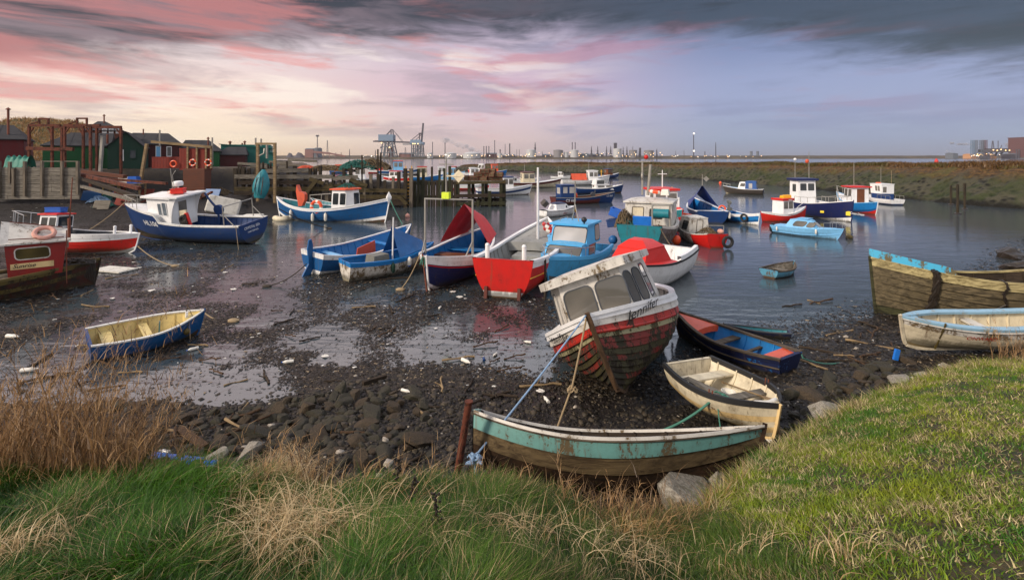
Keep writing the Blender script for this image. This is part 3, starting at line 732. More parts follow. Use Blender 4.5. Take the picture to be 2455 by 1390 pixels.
        ins = [Vector((p.x, p.y, q.z + rth + camber)) for p, q in zip(ins, [ct.lerp(o_, .5) for o_ in out])]
        vs = bt + tp + ins; fs = [tuple(range(n))[::-1]]
        for i in range(n): j = (i + 1) % n; fs += [(i, j, n + j, n + i), (n + i, n + j, 2 * n + j, 2 * n + i)]
        fs.append(tuple(2 * n + i for i in range(n))); mb.add(vs, fs)
        mb.build(roof_name, roof, c, True)
        b.last_cabin = (lo, hi, c)
        return c
    def text(b, s_, s0, z, size, sd, ink, t_=0.0, shear=0.0, slope=0.0, bold=.0, off=.022, name='lettering'):
        "writing along the side; s0 is where its left end lies as seen from outside"
        V, Fc, wd = text_shape(s_, shear, 1.0, bold); vs = []
        for x, y in V:
            xx = x * size; s = s0 + (xx if sd < 0 else -xx) / b.L; zz = z + y * size + slope * xx
            t = b.t_at(s, zz); p = b.pt(s, t, sd, off); vs.append(p)
        mb = MB(); mb.add(vs, Fc if True else Fc); return b.part(mb, name, ink, smooth=False)
    def text_plane(b, s_, A, u, v, size, ink, shear=0, bold=0.0, parent=None, name='lettering', center=False):
        V, Fc, wd = text_shape(s_, shear, 1.0, bold); u, v = Vector(u).normalized(), Vector(v).normalized(); n = u.cross(v)
        A = Vector(A) - (u * wd * size / 2 if center else Vector())
        mb = MB(); mb.add([A + u * x * size + v * y * size + n * .012 for x, y in V], Fc); return b.part(mb, name, ink, parent, False)
    def mast(b, x, y, z0, z1, r=.04, mat='white_paint', name='mast', tip=None, arm=None):
        mb = MB(); mb.tube([(x, y, z0), (x, y, z1)] if tip is None else [(x, y, z0), tip], [r, r * .7], 8)
        if arm: mb.tube([(x - arm[0], y, arm[1]), (x + arm[0], y, arm[1])] if len(arm) < 3 else [(x, y - arm[0], arm[1]), (x, y + arm[0], arm[1])], r * .6, 6)
        return b.part(mb, name, mat)
    def rail(b, s0, s1, h, mat='steel', r=.018, n=5, close=True, name='guard_rail', drop=0, both=True):
        mb = MB(); tops = []
        for sd in ((-1, 1) if both is True else (both,)):
            tp = []
            for s in np.linspace(s0, s1, n):
                p = b.pt(s, 1, sd); p.y *= .93; q = p + Vector((0, 0, h)); mb.tube([p, q], r * .8, 6); tp.append(q)
            mb.tube(tp, r, 6); tops.append(tp[-1])
        if close and both is True: mb.tube([tops[0], (tops[0] + tops[1]) / 2 + Vector((.18, 0, 0)), tops[1]], r, 6)
        return b.part(mb, name, mat)
    def fender(b, s, sd, label, mat='white_plastic', size=.42, r=.085, drop=.12, tip=None, group=None):
        p = b.pt(s, 1, sd); t = b.t_at(s, p.z - drop - size / 2); q = b.pt(s, t, sd, r + .02); mb = MB()
        c = Vector((p.x, max(abs(q.y), abs(p.y) * .96) * sd, p.z - drop - size))
        mb.lathe([(.0, 0), (r * .5, .01), (r, size * .18), (r, size * .8), (r * .45, size * .96), (.015, size)], c, 10, [1 if tip else 0, 1 if tip else 0, 0, 0, 0] if tip else 0)
        mb.tube([c + Vector((0, 0, size - .01)), p + Vector((0, 0, .03))], .01, 5)
        return b.item(mb, 'fender', [mat, tip] if tip else [mat], label, 'fender', group)
    def tyre(b, s, sd, label, r=.28, drop=.25, x=None):
        if x is None:
            p = b.pt(s, b.t_at(s, b.zg(s) - drop), sd, .1); q = b.pt(min(1, s + .04), b.t_at(s, b.zg(s) - drop), sd, .1); tang = q - p
            rot = Matrix.Rotation(math.atan2(tang.y, tang.x), 3, 'Z') @ Euler((R(90), 0, 0)).to_matrix()
        else: p = Vector(x); rot = Euler((R(90), 0, R(90))).to_matrix()
        mb = MB(); mb.torus(p, r, r * .34, 0, 24, 8, rot); return b.item(mb, 'tyre', 'black_rubber', label, 'tyre')
    def buoy_ring(b, c, rot, label, R_=.34, r=.09, m1='orange_plastic', m2='white_plastic'):
        mb = MB(); mb.torus(c, R_, r, 0, 32, 9, rot, 1); return b.item(mb, 'lifebuoy', [m1, m2], label, 'lifebuoy')
def crate_mesh(mb, c, sz, rot=None, m=0, th=.03):
    x, y, z = sz; Rm = Euler(rot).to_matrix() if rot else Matrix.Identity(3); c = Vector(c)
    for cc, ss in (((0, 0, th / 2), (x, y, th)), ((x / 2 - th / 2, 0, z / 2 + .003), (th, y - .002, z)), ((-x / 2 + th / 2, 0, z / 2 + .003), (th, y - .002, z)), ((0, y / 2 - th / 2, z / 2), (x - 2 * th - .002, th, z - .01)), ((0, -y / 2 + th / 2, z / 2), (x - 2 * th - .002, th, z - .01))):
        mb.box(c + Rm @ Vector(cc), ss, m, Rm)
    for sx in (-1, 1): mb.box(c + Rm @ Vector((sx * (x / 2 + .012), 0, z - .03)), (.024, y * 1.04, .05), m, Rm)
    for sy in (-1, 1): mb.box(c + Rm @ Vector((0, sy * (y / 2 + .014), z - .034)), (x, .024, .05), m, Rm)
def heap(mb, c, size, m=0, n=30, seed=0, r=.02):
    "a tangle of strands lying in a mound"
    rd = random.Random(seed); sx, sy, sz = size
    for i in range(n):
        a = rd.random() * 6.28; p = []; q = Vector((rd.uniform(-sx, sx) * .6, rd.uniform(-sy, sy) * .6, 0))
        for k in range(7):
            a += rd.uniform(-1, 1); q = q + Vector((math.cos(a) * sx * .28, math.sin(a) * sy * .28, 0))
            q.x = max(-sx, min(sx, q.x)); q.y = max(-sy, min(sy, q.y))
            e = 1 - (q.x / sx) ** 2 * .6 - (q.y / sy) ** 2 * .6
            p.append(Vector(c) + Vector((q.x, q.y, max(.02, e * sz * rd.uniform(.5, 1)))))
        mb.tube(p, r, 5, m)
def sag(a, b_, drop, n=14):
    a, b_ = Vector(a), Vector(b_); return [a.lerp(b_, i / n) - Vector((0, 0, drop * 4 * (i / n) * (1 - i / n))) for i in range(n + 1)]
# ================================================================== the near boats
# --- the heeled wheelhouse boat
b = Boat('fishing_boat', 'white wheelhouse boat with red and mossy clinker planking heeled on the mud, held by ropes', 5.0, 2.5, .54, -106, (1310, 1622, 936), z=.5, zb=.12, draft=.42, roll=22, pitch=10, rb=.3, rs=.1, tr=.7, rake=.22, n=13, lap=.042, full=.95, pb=3.0, vs=.62)
b.hull(['slime', 'slime', 'slime_red', 'slime', 'slime', 'slime_red', 'slime', 'slime_red', 'slime_red', 'slime_white', 'worn_red', 'old_white', 'white_paint'], 'deck_grey', 'white_paint', scum=False, floor=.3, stem='stem_wood', gw=.09, keel=.07, rub=(.77, 'worn_red', .03))
b.deck(.5, 1, 'deck_grey', .12)
b.cabin(-1.0, 1.45, 1.95, .34, 1.0, tw=.93, ra=.0, rf=.0, wf=1.75, vee=.62, vr=.66, mat='old_white', roof='old_white', oh=.15, rth=.13, camber=.05, frame='dark_grey', gl='glass_mid', rad=.1, fw=.02,
        wins={'F': [(.04, .47, .36, .86), (.53, .96, .36, .86)], 'FS': [(.08, .44, .32, .88), (.56, .92, .32, .88)], 'FP': [(.08, .44, .32, .88), (.56, .92, .32, .88)], 'P': [(.1, .5, .32, .9)]})
b.text('Jennifer', .925, .54, .2, 1, 'ink_black', shear=.25, slope=.05, bold=.004, off=.066)
b.text('Jennifer', .79, .5, .2, -1, 'ink_black', shear=.25, slope=.06, bold=.004, off=.066)
jen = b
# --- blue rowing boat with orange foredeck
b = Boat('rowing_boat', 'blue rowing boat with flaking paint, orange foredeck and orange stern bench, aground', 3.3, 1.45, .48, 122, (1618, 1922, 906), z=.03, draft=.16, rb=.26, rs=.06, tr=.68, rake=.22, n=7, lap=.012, trake=.12)
b.hull(['dark_navy', 'dark_navy', 'flaked_blue', 'flaked_blue', 'flaked_blue', 'flaked_blue', 'dark_navy'], 'inner_blue', 'gun_wood', floor=-.02, transom=['dark_navy', 'flaked_blue', 'flaked_blue', 'flaked_blue', 'flaked_blue', 'flaked_blue', 'flaked_blue'], rub=(.72, 'gun_wood', .025), gw=.09)
b.deck(.70, 1, 'faded_orange', .03, .05); b.thwart(.15, 'gun_wood', .16); b.thwart(-1.42, 'faded_orange', .05, .34); b.thwart(-.6, 'gun_wood', .2, .1)
mb = MB(); mb.beam(b.pt(1, 1) + Vector((.1, 0, -.5)), b.pt(1, 1) + Vector((.1, 0, .12)), .05, .05); b.part(mb, 'post', 'rust_metal')
# --- cream dinghy
b = Boat('dinghy', 'cream dinghy with black rubber gunwale and a white bucket inside, stranded by the grass', 2.3, 1.9, .55, -66, (1590, 1872, 1048), z=.42, zb=.3, draft=.14, roll=-3, rb=.1, rs=.06, tr=.8, rake=.12, n=6, lap=.006, full=1.0, pb=2.8)
b.hull(['dirty_cream', 'cream', 'dirty_cream', 'cream', 'dirty_cream', 'dirty_cream'], 'dirty_cream', 'black_rubber', floor=-.04, stem='cream', gw=.06, gh=.1, transom=['dirty_cream'] * 6, keel=.04)
b.thwart(.25, 'grey_wood', .16, .24); b.thwart(-.75, 'dirty_cream', .14, .3); b.deck(.86, 1, 'dirty_cream', .05, .02)
mb = MB(); mb.box((-.15, -.32, .40), (1.35, .24, .035), 0, (0, R(2), R(14))); b.item(mb, 'plank', 'grey_wood', 'loose weathered plank lying lengthwise in the cream dinghy', 'plank')
mb = MB(); mb.lathe([(.0, .0), (.12, .0), (.145, .2), (.155, .2), (.155, .215), (.14, .215), (.125, .03), (0, .03)], (-.12, .14, .12), 20); b.item(mb, 'bucket', 'white_plastic', 'white plastic bucket standing inside the cream dinghy', 'bucket')
mb = MB(); mb.tube([(.9, -.25, .57), (1.02, 0, .58), (.95, .3, .57)], .06, 10); b.item(mb, 'fender', 'white_plastic', 'white fender lashed across the bow of the cream dinghy', 'fender')
mb = MB(); mb.tube([(-.6, .45, .30), (.75, .38, .50)], .018, 8); mb.box((.78, .38, .505), (.4, .1, .02), 0, (0, R(-8), 0)); b.item(mb, 'oar', 'bare_plank', 'short wooden oar resting along the side of the cream dinghy', 'oar')
for x, y in ((.25, .86), (.33, .85), (.28, -.86), (.36, -.85)): mb = MB(); mb.tube([(x, y, .5), (x, y, .68)], .014, 6); b.part(mb, 'rowlock', 'rust_metal')
mb = MB(); mb.tube(sag((.3, -.66, .55), (1.0, -1.1, -.1), .25), .012, 6); heap(mb, (.3, -.6, .5), (.14, .14, .1), 0, 10, 3, .012); b.item(mb, 'rope', 'green_rope', 'green rope bundled on the gunwale of the cream dinghy', 'rope'); cream = b
# --- green rowing boat in front
b = Boat('rowing_boat', 'old turquoise clinker rowing boat with brown lower planks lying beached in front of the grass', 3.9, 1.5, .52, -3, (1135, 1832, 1176), z=.62, zb=.36, draft=.16, rocker=.26, roll=-25, pitch=-1, rb=.2, rs=.24, tr=.36, rake=.28, n=4, lap=.026, pb=2.1, trake=.02)
b.hull(['low_strake', 'low_strake', 'brown_strake', 'worn_teal'], 'dark_wood', 'old_white', floor=-.02, gw=.05, gh=.035, keel=.03, stem='low_strake', transom=['low_strake', 'low_strake', 'brown_strake', 'worn_teal'], rub=(.965, 'gun_wood', .016))
b.thwart(.3, 'grey_wood', .2); b.thwart(-.9, 'blue_wood', .18); green = b
# --- blue and yellow boat
b = Boat('rowing_boat', 'blue open boat with pale yellow inside and white gunwale afloat near the dry reeds', 3.6, 2.0, .8, 46, (204, 490, 868), z=.05, zb=0, draft=.22, roll=9, rb=.24, rs=.04, tr=.86, rake=.25, n=4, lap=.008, full=.8, pb=2.4)
b.hull(['antifoul', 'boat_blue', 'boat_blue', 'boat_blue'], 'yellow_in', 'rub_white', floor=-.05, transom=['antifoul', 'deep_blue', 'deep_blue', 'deep_blue'], gw=.08, keel=.05, stem='boat_blue')
b.thwart(-.05, 'yellow_in', .2, .3); b.thwart(-1.3, 'yellow_in', .22, .4); b.deck(.84, .99, 'yellow_in', .1, .02)
mb = MB(); mb.box((1.38, 0, .86), (.09, .09, .46)); mb.box((1.38, 0, .98), (.05, .2, .05)); b.part(mb, 'samson_post', 'white_paint')
mb = MB(); mb.beam((.5, .5, .12), (.45, .2, .82), .05, .03); b.part(mb, 'tiller', 'blue_wood')
p = b.pt(.84, .6, -1, .1); mb = MB(); mb.ball(p, .13, 0, 12, 8, (.9, .8, 1.2)); mb.tube([p, b.pt(.85, 1, -1)], .012, 5); b.item(mb, 'buoy', 'olive_paint', 'brown float hanging at the bow of the blue and yellow boat', 'buoy')
# --- the old hulk on the right
b = Boat('hulk', 'rotting wooden hulk with mossy planks and turquoise bow remnant at the water edge', 6.2, 2.2, 1.1, 176, (2086, 2640, 768), z=.0, draft=.25, roll=4, rb=.55, rs=.4, tr=.0, rake=.12, n=8, lap=.05, pb=2.6, stem_up=.1)
b.hull(['low_strake', 'hulk_low', 'hulk_plank', 'hulk_plank', 'hulk_plank', 'hulk_plank', 'hulk_plank', 'hulk_pale'], 'dark_wood', 'hulk_pale', floor=.2, gw=.08, stem='hulk_low')
mb = MB(); rows = [[b.pt(s, 1, 1, .012) + Vector((0, 0, -.02)), b.pt(s, 1, 1, .012) + Vector((0, 0, hh_))] for s, hh_ in ((1, .26), (.96, .26), (.92, .25), (.85, .24), (.77, .22), (.75, .20), (.73, .05))]
mb.grid(rows); mb.grid([[p - Vector((0, .05, 0)) for p in r][::-1] for r in rows]); mb.grid([[r[1], r[1] - Vector((0, .05, 0))] for r in rows]); b.part(mb, 'bulwark', 'hulk_blue')
for s, l, tk, lab in ((.80, 1.1, .085, 'thick black weedy rope draped over the bow of the rotting hulk'), (.56, .9, .035, 'thin weedy rope hanging down the middle of the rotting hulk'), (.44, .75, .10, 'matted blue black rope hanging on the rotting hulk nearest the frame edge')):
    mb = MB(); rd = random.Random(int(s * 100))
    for k in range(5 if tk > .05 else 2):
        pp = [b.pt(s + rd.uniform(-.008, .008), 1, 1, -.1) + Vector((0, 0, .06))]
        for q in np.linspace(0, 1, 9): pp.append(b.pt(s + rd.uniform(-.012, .012), max(.1, 1 - q * l / 1.35), 1, .06 + rd.uniform(0, .05)))
        mb.tube(pp, [tk * rd.uniform(.4, .8) for _ in pp], 6)
    b.item(mb, 'rope', 'weed_black', lab, 'rope')
hulk = b
# --- white dinghy
b = Boat('dinghy', 'cream white dinghy with pale blue rim and red hand painted name, below the hulk', 3.4, .95, .5, 182, (2160, 2580, 838), z=.55, zb=.42, draft=.15, roll=-9, rb=.12, rs=.1, tr=.7, rake=.2, n=8, lap=.006, full=1.0, pb=3.2)
b.hull(['cream', 'dirty_cream', 'dirty_cream', 'dirty_cream', 'dirty_cream', 'dirty_cream', 'old_white', 'old_white'], 'dirty_cream', 'rim_blue', floor=0, stem='dirty_cream', gw=.13, gh=.05, rub=(.93, 'old_white', .022))
b.text('ONWARD', .70, .25, .13, 1, 'ink_red', bold=.004)
b.deck(.9, .99, 'rim_blue', .01, .02); b.thwart(0, 'old_white', .15)
mb = MB(); p = b.pt(.83, 1, 1, .03); mb.beam(p + Vector((0, .02, .06)), b.pt(.82, .06, 1, .05), .03, .03); b.item(mb, 'post', 'olive_paint', 'thin green stake leaning against the white dinghy', 'post')
# --- dark punt behind
b = Boat('dinghy', 'low dark green dinghy half sunk behind the blue and orange rowing boat', 2.6, 1.1, .22, 160, (1735, 1898, 814), z=0, draft=.2, roll=7, rb=.08, rs=.04, tr=.8, rake=.12, n=5, lap=.004, full=1.0)
b.hull(['dark_navy'] * 5, 'teal', 'dark_grey', floor=-.02, transom=['dark_navy'] * 5)
# ================================================================== the wreck at the left edge
b = Boat('fishing_boat', 'decaying black hulled boat with red wheelhouse and white roof at the left edge', 7.6, 2.5, .68, 42, (-640, 240, 790), z=0, draft=.4, roll=0, rb=.3, rs=.3, tr=.0, rake=.25, n=8, lap=.02, pb=2.4)
b.hull(['black_hull', 'black_hull', 'black_hull', 'black_hull', 'black_hull', 'olive_paint', 'black_hull', 'olive_paint'], 'dark_wood', 'olive_paint', floor=.3, stem='dark_wood', gw=.12, gh=.08)
b.deck(.1, .99, 'slime', .1, .06, 'deck', False)
c = b.cabin(1.55, 2.95, 1.25, .72, 1.15, tw=1.0, ra=-.1, rf=-.12, mat='wreck_red', roof='old_white', oh=.1, rth=.05, camber=.0, frame='old_white', gl='glass_amber', rad=.1, wins={'S': [(.18, .8, .54, .86)], 'F': [(.2, .8, .54, .86)]})
lo, hi, c = b.last_cabin
mb = MB(); A = lo[0].lerp(hi[0], .24) + Vector((.08, -.02, 0)); mb.add([A, A + Vector((1.12, 0, 0)), A + Vector((1.12, 0, .2)), A + Vector((0, 0, .2))], [(0, 1, 2, 3)]); mb.box(A + Vector((.56, .008, .1)), (1.12, .012, .2)); b.part(mb, 'name_board', 'cream', c)
b.text_plane('Sunrise', A + Vector((.06, -.006, .05)), (1, 0, 0), (0, 0, 1), .2, 'ink_black', shear=.35, bold=.006)
mb = MB(); e = [Vector((p.x, p.y, p.z)) for p in hi]
fl_, fr_ = e[0] + Vector((-.12, -.12, .05)), e[1] + Vector((.12, -.12, .05))
tl_, tr_ = fl_ + Vector((.0, .95, .72)), fr_ + Vector((-.05, .95, .30))
mb.quad(fl_, fr_, tr_, tl_); mb.quad(*[p + Vector((0, .0, -.05)) for p in (tl_, tr_, fr_, fl_)])
mb.quad(fl_, fl_ + Vector((0, 0, -.06)), fr_ + Vector((0, 0, -.06)), fr_); mb.quad(fr_, fr_ + Vector((0, 0, -.06)), tr_ + Vector((0, 0, -.06)), tr_); mb.quad(tl_, tl_ + Vector((0, 0, -.06)), fl_ + Vector((0, 0, -.06)), fl_)
mb.quad(tl_, tr_, tr_ + Vector((0, .5, -.8)), tl_ + Vector((0, .5, -.9)))
b.part(mb, 'roof', 'old_white', c, False)
nrm = (fr_ - fl_).cross(tl_ - fl_).normalized(); ax = (fr_ - fl_).normalized(); rotm = Matrix((ax, nrm.cross(ax), nrm)).transposed()
cc = fl_.lerp(fr_, .62).lerp(tl_.lerp(tr_, .62), .42)
mb = MB(); mb.torus(cc + nrm * .09, .27, .075, 0, 28, 8, rotm); b.item(mb, 'lifebuoy', ['pink_plastic'], 'faded pink lifebuoy lying on the sloping white roof of the black wreck', 'lifebuoy')
mb = MB()
for q in (.16, .97):
    a0 = fl_.lerp(tl_, q) + nrm * .05; a1 = fr_.lerp(tr_, q) + nrm * .05; mb.beam(a0.lerp(a1, .12), a0.lerp(a1, .9), .03, .03)
b.part(mb, 'handrail', 'rust_metal', c)
mb = MB(); mb.tube([fr_ + Vector((-.12, -.05, .35)), fr_ + Vector((-.12, -.06, -1.6))], .018, 6); mb.tube([fr_ + Vector((-.05, .2, .0)), fr_ + Vector((-.05, .22, .75))], .05, 7); b.part(mb, 'pole', 'rust_metal')
mb = MB(); q = b.pt(.93, 1); heap(mb, (q.x - .15, -.1, q.z - .02), (.6, .45, .22), 0, 46, 5, .018)
for k in range(7):
    s_ = .98; p = b.pt(s_, 1, -1); mb.tube([p + Vector((-.1 * k * .4, 0, .05)), p + Vector((.02 - .05 * k, -.05, -.25)), p + Vector((.0 - .05 * k, -.04, -.9 + .05 * k))], .02, 5)
b.item(mb, 'rope', 'weed_black', 'tangle of black weedy rope heaped on the bow of the wreck', 'rope')
# ================================================================== boats on the flat and in the middle water
CLUT = []
# --- blue trawler
b = Boat('fishing_boat', 'large blue fishing boat with white forward wheelhouse on the left mud', 9.0, 2.9, 1.05, 169, (300, 642, 582), z=.3, zb=.1, draft=.35, roll=-7, pitch=0, rb=.6, rs=.05, tr=.96, rake=.95, n=8, lap=.0, full=.95, pb=3.0, steps=(.66, .45), trake=.05, sm=.4)
b.floor_mat = 'deck_grey'
b.hull(['antifoul', 'slime', 'deep_blue', 'deep_blue', 'deep_blue', 'deep_blue', 'deep_blue', 'deep_blue'], 'deep_blue', 'rub_white', floor=.15, stem='deep_blue', transom=['antifoul', 'slime'] + ['deep_blue'] * 6, gw=.16, gh=.09, ns=44)
b.deck(.68, 1, 'white_paint', .02, .06)
b.cabin(.75, 2.8, 2.1, .7, 2.0, tw=.97, ra=.0, rf=-.2, wf=1.3, mat='clean_white', roof='white_paint', oh=.22, rth=.12, camber=.1, frame='clean_white', gl='glass_blue', wins={'P': [(.50, .66, .44, .82), (.72, .90, .44, .86)], 'F': [(.08, .46, .45, .85), (.54, .92, .45, .85)]}, door=('A', (.3, .62, .02, .85), 'glass_mid'), roof_name='roof')
lo, hi, c = b.last_cabin
mb = MB(); A_ = hi[3]; mb.quad(*[Vector(v) for v in ((.05, 1.12, 2.80), (.8, 1.2, 2.8), (.8, -1.2, 2.8), (.05, -1.12, 2.8))]); mb.box((.35, 0, 2.82), (.75, 2.5, .1)); b.part(mb, 'roof_overhang', 'white_paint', c)
for sd in (1, -1):
    mb = MB(); arc = [(-.55 - .62 * math.cos(a), .95 + 1.78 * math.sin(a) ** .9) for a in np.linspace(math.pi / 2, 0, 9)]
    poly = [(.8, 2.74), (.8, .8)] + [(.8 - .06 - .55 * (q ** 2.4), .8 + 1.94 * q) for q in np.linspace(0, 1, 9)]
    mb.plate(poly, .05, 1, 0, (0, sd * 1.04, 0)); b.part(mb, 'side_screen', 'clean_white', c, False)
b.text('HL106', .83, .85, .5, 1, 'ink_white', bold=.02, slope=.0)
p0 = b.pt(0, 1, -1); p1 = b.pt(0, 1, 1); nrm = -1
b.text_plane('CRYSTAL SEA', p1 + Vector((-.03, -.45, -.36)), (0, -1, 0), (0, 0, 1), .24, 'ink_white', bold=.01)
b.text_plane('HARTLEPOOL', p1 + Vector((-.03, -.75, -.62)), (0, -1, 0), (0, 0, 1), .16, 'ink_white', bold=.006)
b.rail(.86, .99, .62, 'galv', .022, 4)
mb = MB(); mb.tube([(1.9, -.45, 2.9), (1.9, -.45, 3.25), (1.4, -.45, 3.25), (1.4, .3, 3.22)], .02, 6); mb.tube([(1.15, .3, 2.9), (1.15, .3, 4.6)], .025, 6); mb.tube([(.8, .5, 2.9), (.85, .5, 4.2), (.7, .35, 4.5)], .02, 6); b.part(mb, 'aerial_frame', 'galv')
mb = MB(); mb.lathe([(0, 3.3), (.3, 3.3), (.33, 3.36), (.33, 3.52), (.27, 3.6), (0, 3.62)], (1.6, -.6, 0), 20); mb.tube([(1.6, -.6, 2.9), (1.6, -.6, 3.32)], .05, 8); b.part(mb, 'radar_dome', 'clean_white')
mb = MB(); crate_mesh(mb, (.75, .25, 2.94), (.75, .5, .34), (0, 0, R(20))); b.item(mb, 'crate', 'red_plastic', 'red plastic crate on the roof of the large blue fishing boat', 'crate')
mb = MB(); mb.torus((1.35, .0, 3.0), .3, .085, 0, 24, 8, None, 1); b.item(mb, 'lifebuoy', ['orange_plastic', 'white_plastic'], 'orange lifebuoy lying flat on the roof of the large blue fishing boat', 'lifebuoy')
mb = MB(); mb.tube([(.05, -1.15, 2.7), (-.25, -1.2, 2.2), (-.7, -1.2, 1.7), (-.85, -1.2, 1.1), (-.85, -1.2, .2)], [.06, .07, .08, .07, .07], 8); mb.lathe([(.0, -.1), (.34, -.1), (.34, .1), (0, .1)], (-.95, -1.15, 1.55), 18, 0, (R(90), 0, 0)); mb.tube([(-1.1, -1.1, 1.4), (-1.4, -1, .8), (-1.1, -1.1, .5)], .02, 5); b.part(mb, 'pot_hauler', 'deep_blue')
mb = MB(); mb.box((.0, .75, 1.35), (.5, .14, 1.15), 0, (0, R(6), 0)); mb.torus((.0, .86, 1.3), .24, .09, 1, 18, 7, (R(90), 0, 0)); heap(mb, (-.15, .9, .8), (.22, .12, 1.0), 2, 26, 8, .03); mb.box((-.32, .8, 1.35), (.18, .16, .85), 3, (0, R(16), 0)); b.part(mb, 'net_hauler', ['dirty_cream', 'black_rubber', 'weed_black', 'bright_red'])
mb = MB(); mb.box((-1.3, .3, .4), (1.7, .8, .4)); b.part(mb, 'hatch', 'boat_blue')
for sd in (1, -1):
    mb = MB(); p = b.pt(.1, 1, sd) + Vector((.15, -.08 * sd, 0)); mb.tube([p, p + Vector((0, 0, 1.25))], .035, 7); mb.tube([p + Vector((0, 0, .75)), p + Vector((-.75, 0, .02))], .028, 6); b.part(mb, 'gantry_post', 'galv')
mb = MB(); mb.tube([b.pt(.1, 1, 1) + Vector((.15, -.08, 1.25)), b.pt(.1, 1, -1) + Vector((.15, .08, 1.25))], .035, 7); b.part(mb, 'gantry_bar', 'galv')
b.item((lambda m_: (m_.tube(sag(b.pt(.02, 1, 1) + Vector((0, 0, .08)), (-5.2, 2.3, -.5), .15), .015, 5), m_)[1])(MB()), 'rope', 'tan_rope', 'thin rope hanging from the stern corner of the large blue fishing boat', 'rope')
mb = MB(); pb_ = b.pt(1, 1); mb.tube(sag(pb_ + Vector((0, 0, .1)), (6.8, 4.6, .2), .5), .03, 5); b.item(mb, 'mooring_line', 'tan_rope', 'mooring line sagging from the bow of the large blue fishing boat to the mud', 'rope'); trawler = b
# the white foam blocks lying behind it
for (px, py, d, sz, rz, lab) in ((1490 - 10, 0, 0, 0, 0, ''),)[:0]: pass
for px, py, sz, rot, mats_, lab in ((536, 498, (2.0, 1.3, 1.15), (R(-12), R(14), R(24)), 'polystyrene', 'large tilted white foam block behind the blue fishing boat'), (606, 508, (1.15, .95, .75), (0, 0, R(10)), 'polystyrene', 'small white foam block behind the stern of the blue fishing boat')):
    q = at(px, py, .9); mb = MB(); mb.box((0, 0, 0), sz); o = mb.build('foam_block', mats_, None, False); bv = o.modifiers.new('b', 'BEVEL'); bv.width = .08; bv.segments = 2
    o.location = (q.x, q.y, gz(q.x, q.y) + sz[2] * .55); o.rotation_euler = rot; tag(o, lab, 'foam block')
CLUT += [(b, -2.9, -.5, .16, 'net_heap', 'green_net', 'heap of green net on the stern deck of the large blue fishing boat'), (b, -3.6, .5, .16, 'crate', 'pale_blue', 'pale blue crate near the stern of the large blue fishing boat')]
# --- red and white boat at left
b = Boat('fishing_boat', 'red and white clinker boat with small red roofed wheelhouse behind the black wreck', 7.6, 2.5, .95, 175, (30, 334, 606), z=.15, zb=.02, draft=.3, roll=4, rb=.5, rs=.0, tr=.0, rake=.35, n=8, lap=.022, pb=2.4, stem_up=.2)
b.hull(['clean_white', 'clean_white', 'bright_red', 'bright_red', 'bright_red', 'bright_red', 'clean_white', 'clean_white'], 'dark_grey', 'clean_white', floor=.15, stem='clean_white', gw=.1)
b.deck(.0, .16, 'clean_white', .03, .02, 'stern_deck'); b.deck(.72, 1, 'bright_blue', .06, .05)
b.cabin(.75, 1.9, 1.1, .5, 1.5, tw=.9, rf=.1, mat='clean_white', roof='bright_red', oh=.1, rth=.07, frame='clean_white', gl='glass_dark', wins={'P': [(.1, .46, .52, .9), (.54, .92, .52, .9)], 'A': [(.1, .9, .55, .93)]}, lower=(.75, 'dark_grey'), rad=.03)
mb = MB(); crate_mesh(mb, (1.3, .05, 2.13), (.85, .55, .3), (0, 0, R(12))); b.item(mb, 'crate', 'blue_plastic', 'blue plastic crate on the red roof of the small wheelhouse', 'crate')
b.rail(.84, .99, .75, 'steel', .025, 3)
b.mast(.65, -.2, .9, 4.2, .035, 'rust_metal'); 
for sd in (-1, 1):
    mb = MB(); mb.tube([(-3.0, sd * .55, .9), (-3.0, sd * .55, 1.35)], .07, 8); mb.ball((-3.0, sd * .55, 1.35), .085, 0, 8, 5); b.part(mb, 'bollard', 'clean_white')
CLUT += [(b, -1.6, .1, .16, 'net_heap', 'brown_net', 'brown net heap in the stern of the red and white boat'), (b, -.6, -.3, .16, 'bucket', 'white_plastic', 'white bucket in the red and white boat')]
# --- blue boat with white wheelhouse by the jetty
b = Boat('fishing_boat', 'blue boat with white orange topped wheelhouse and orange lifebuoy moored before the timber jetty', 8.0, 2.5, .85, -16, (664, 934, 531), z=0, draft=.3, rb=.75, rs=.62, tr=.0, rake=.45, n=8, lap=.02, pb=2.5, stem_up=.1)
b.hull(['antifoul', 'antifoul', 'clean_white', 'boat_blue', 'boat_blue', 'boat_blue', 'boat_blue', 'clean_white'], 'teal', 'clean_white', floor=.1, stem='clean_white', gw=.09, rub=(.88, 'boat_blue', .03))
b.deck(.6, 1, 'deck_grey', .1)
b.cabin(.65, 2.05, 1.7, .55, 1.55, tw=.92, ra=.05, rf=.1, wf=1.5, vee=.35, mat='clean_white', roof='orange', oh=.12, rth=.08, frame='clean_white', gl='glass_dark', wins={'S': [(.08, .46, .38, .86), (.56, .94, .38, .86)], 'FS': [(.15, .85, .38, .86)], 'F': [(.1, .9, .38, .86)]})
lo, hi, c = b.last_cabin
heapm = MB(); heap(heapm, (1.3, 0, 2.2), (.5, .5, .35), 0, 30, 2, .02); b.item(heapm, 'fishing_net', 'green_net', 'small green net heaped on the orange wheelhouse roof', 'net')
b.buoy_ring((-.25, -1.12, 1.0), (R(90), 0, R(0)), 'bright orange lifebuoy at the side of the blue boat by the jetty', .36, .1, 'orange_plastic', 'white_plastic')
mb = MB(); mb.tube([(-.75, -1.1, .8), (-.75, -1.1, 1.75), (.6, -.8, 1.85)], .025, 6); mb.tube([(.05, -1.05, .8), (.05, -1.0, 1.8)], .02, 6); b.part(mb, 'frame_rail', 'galv')
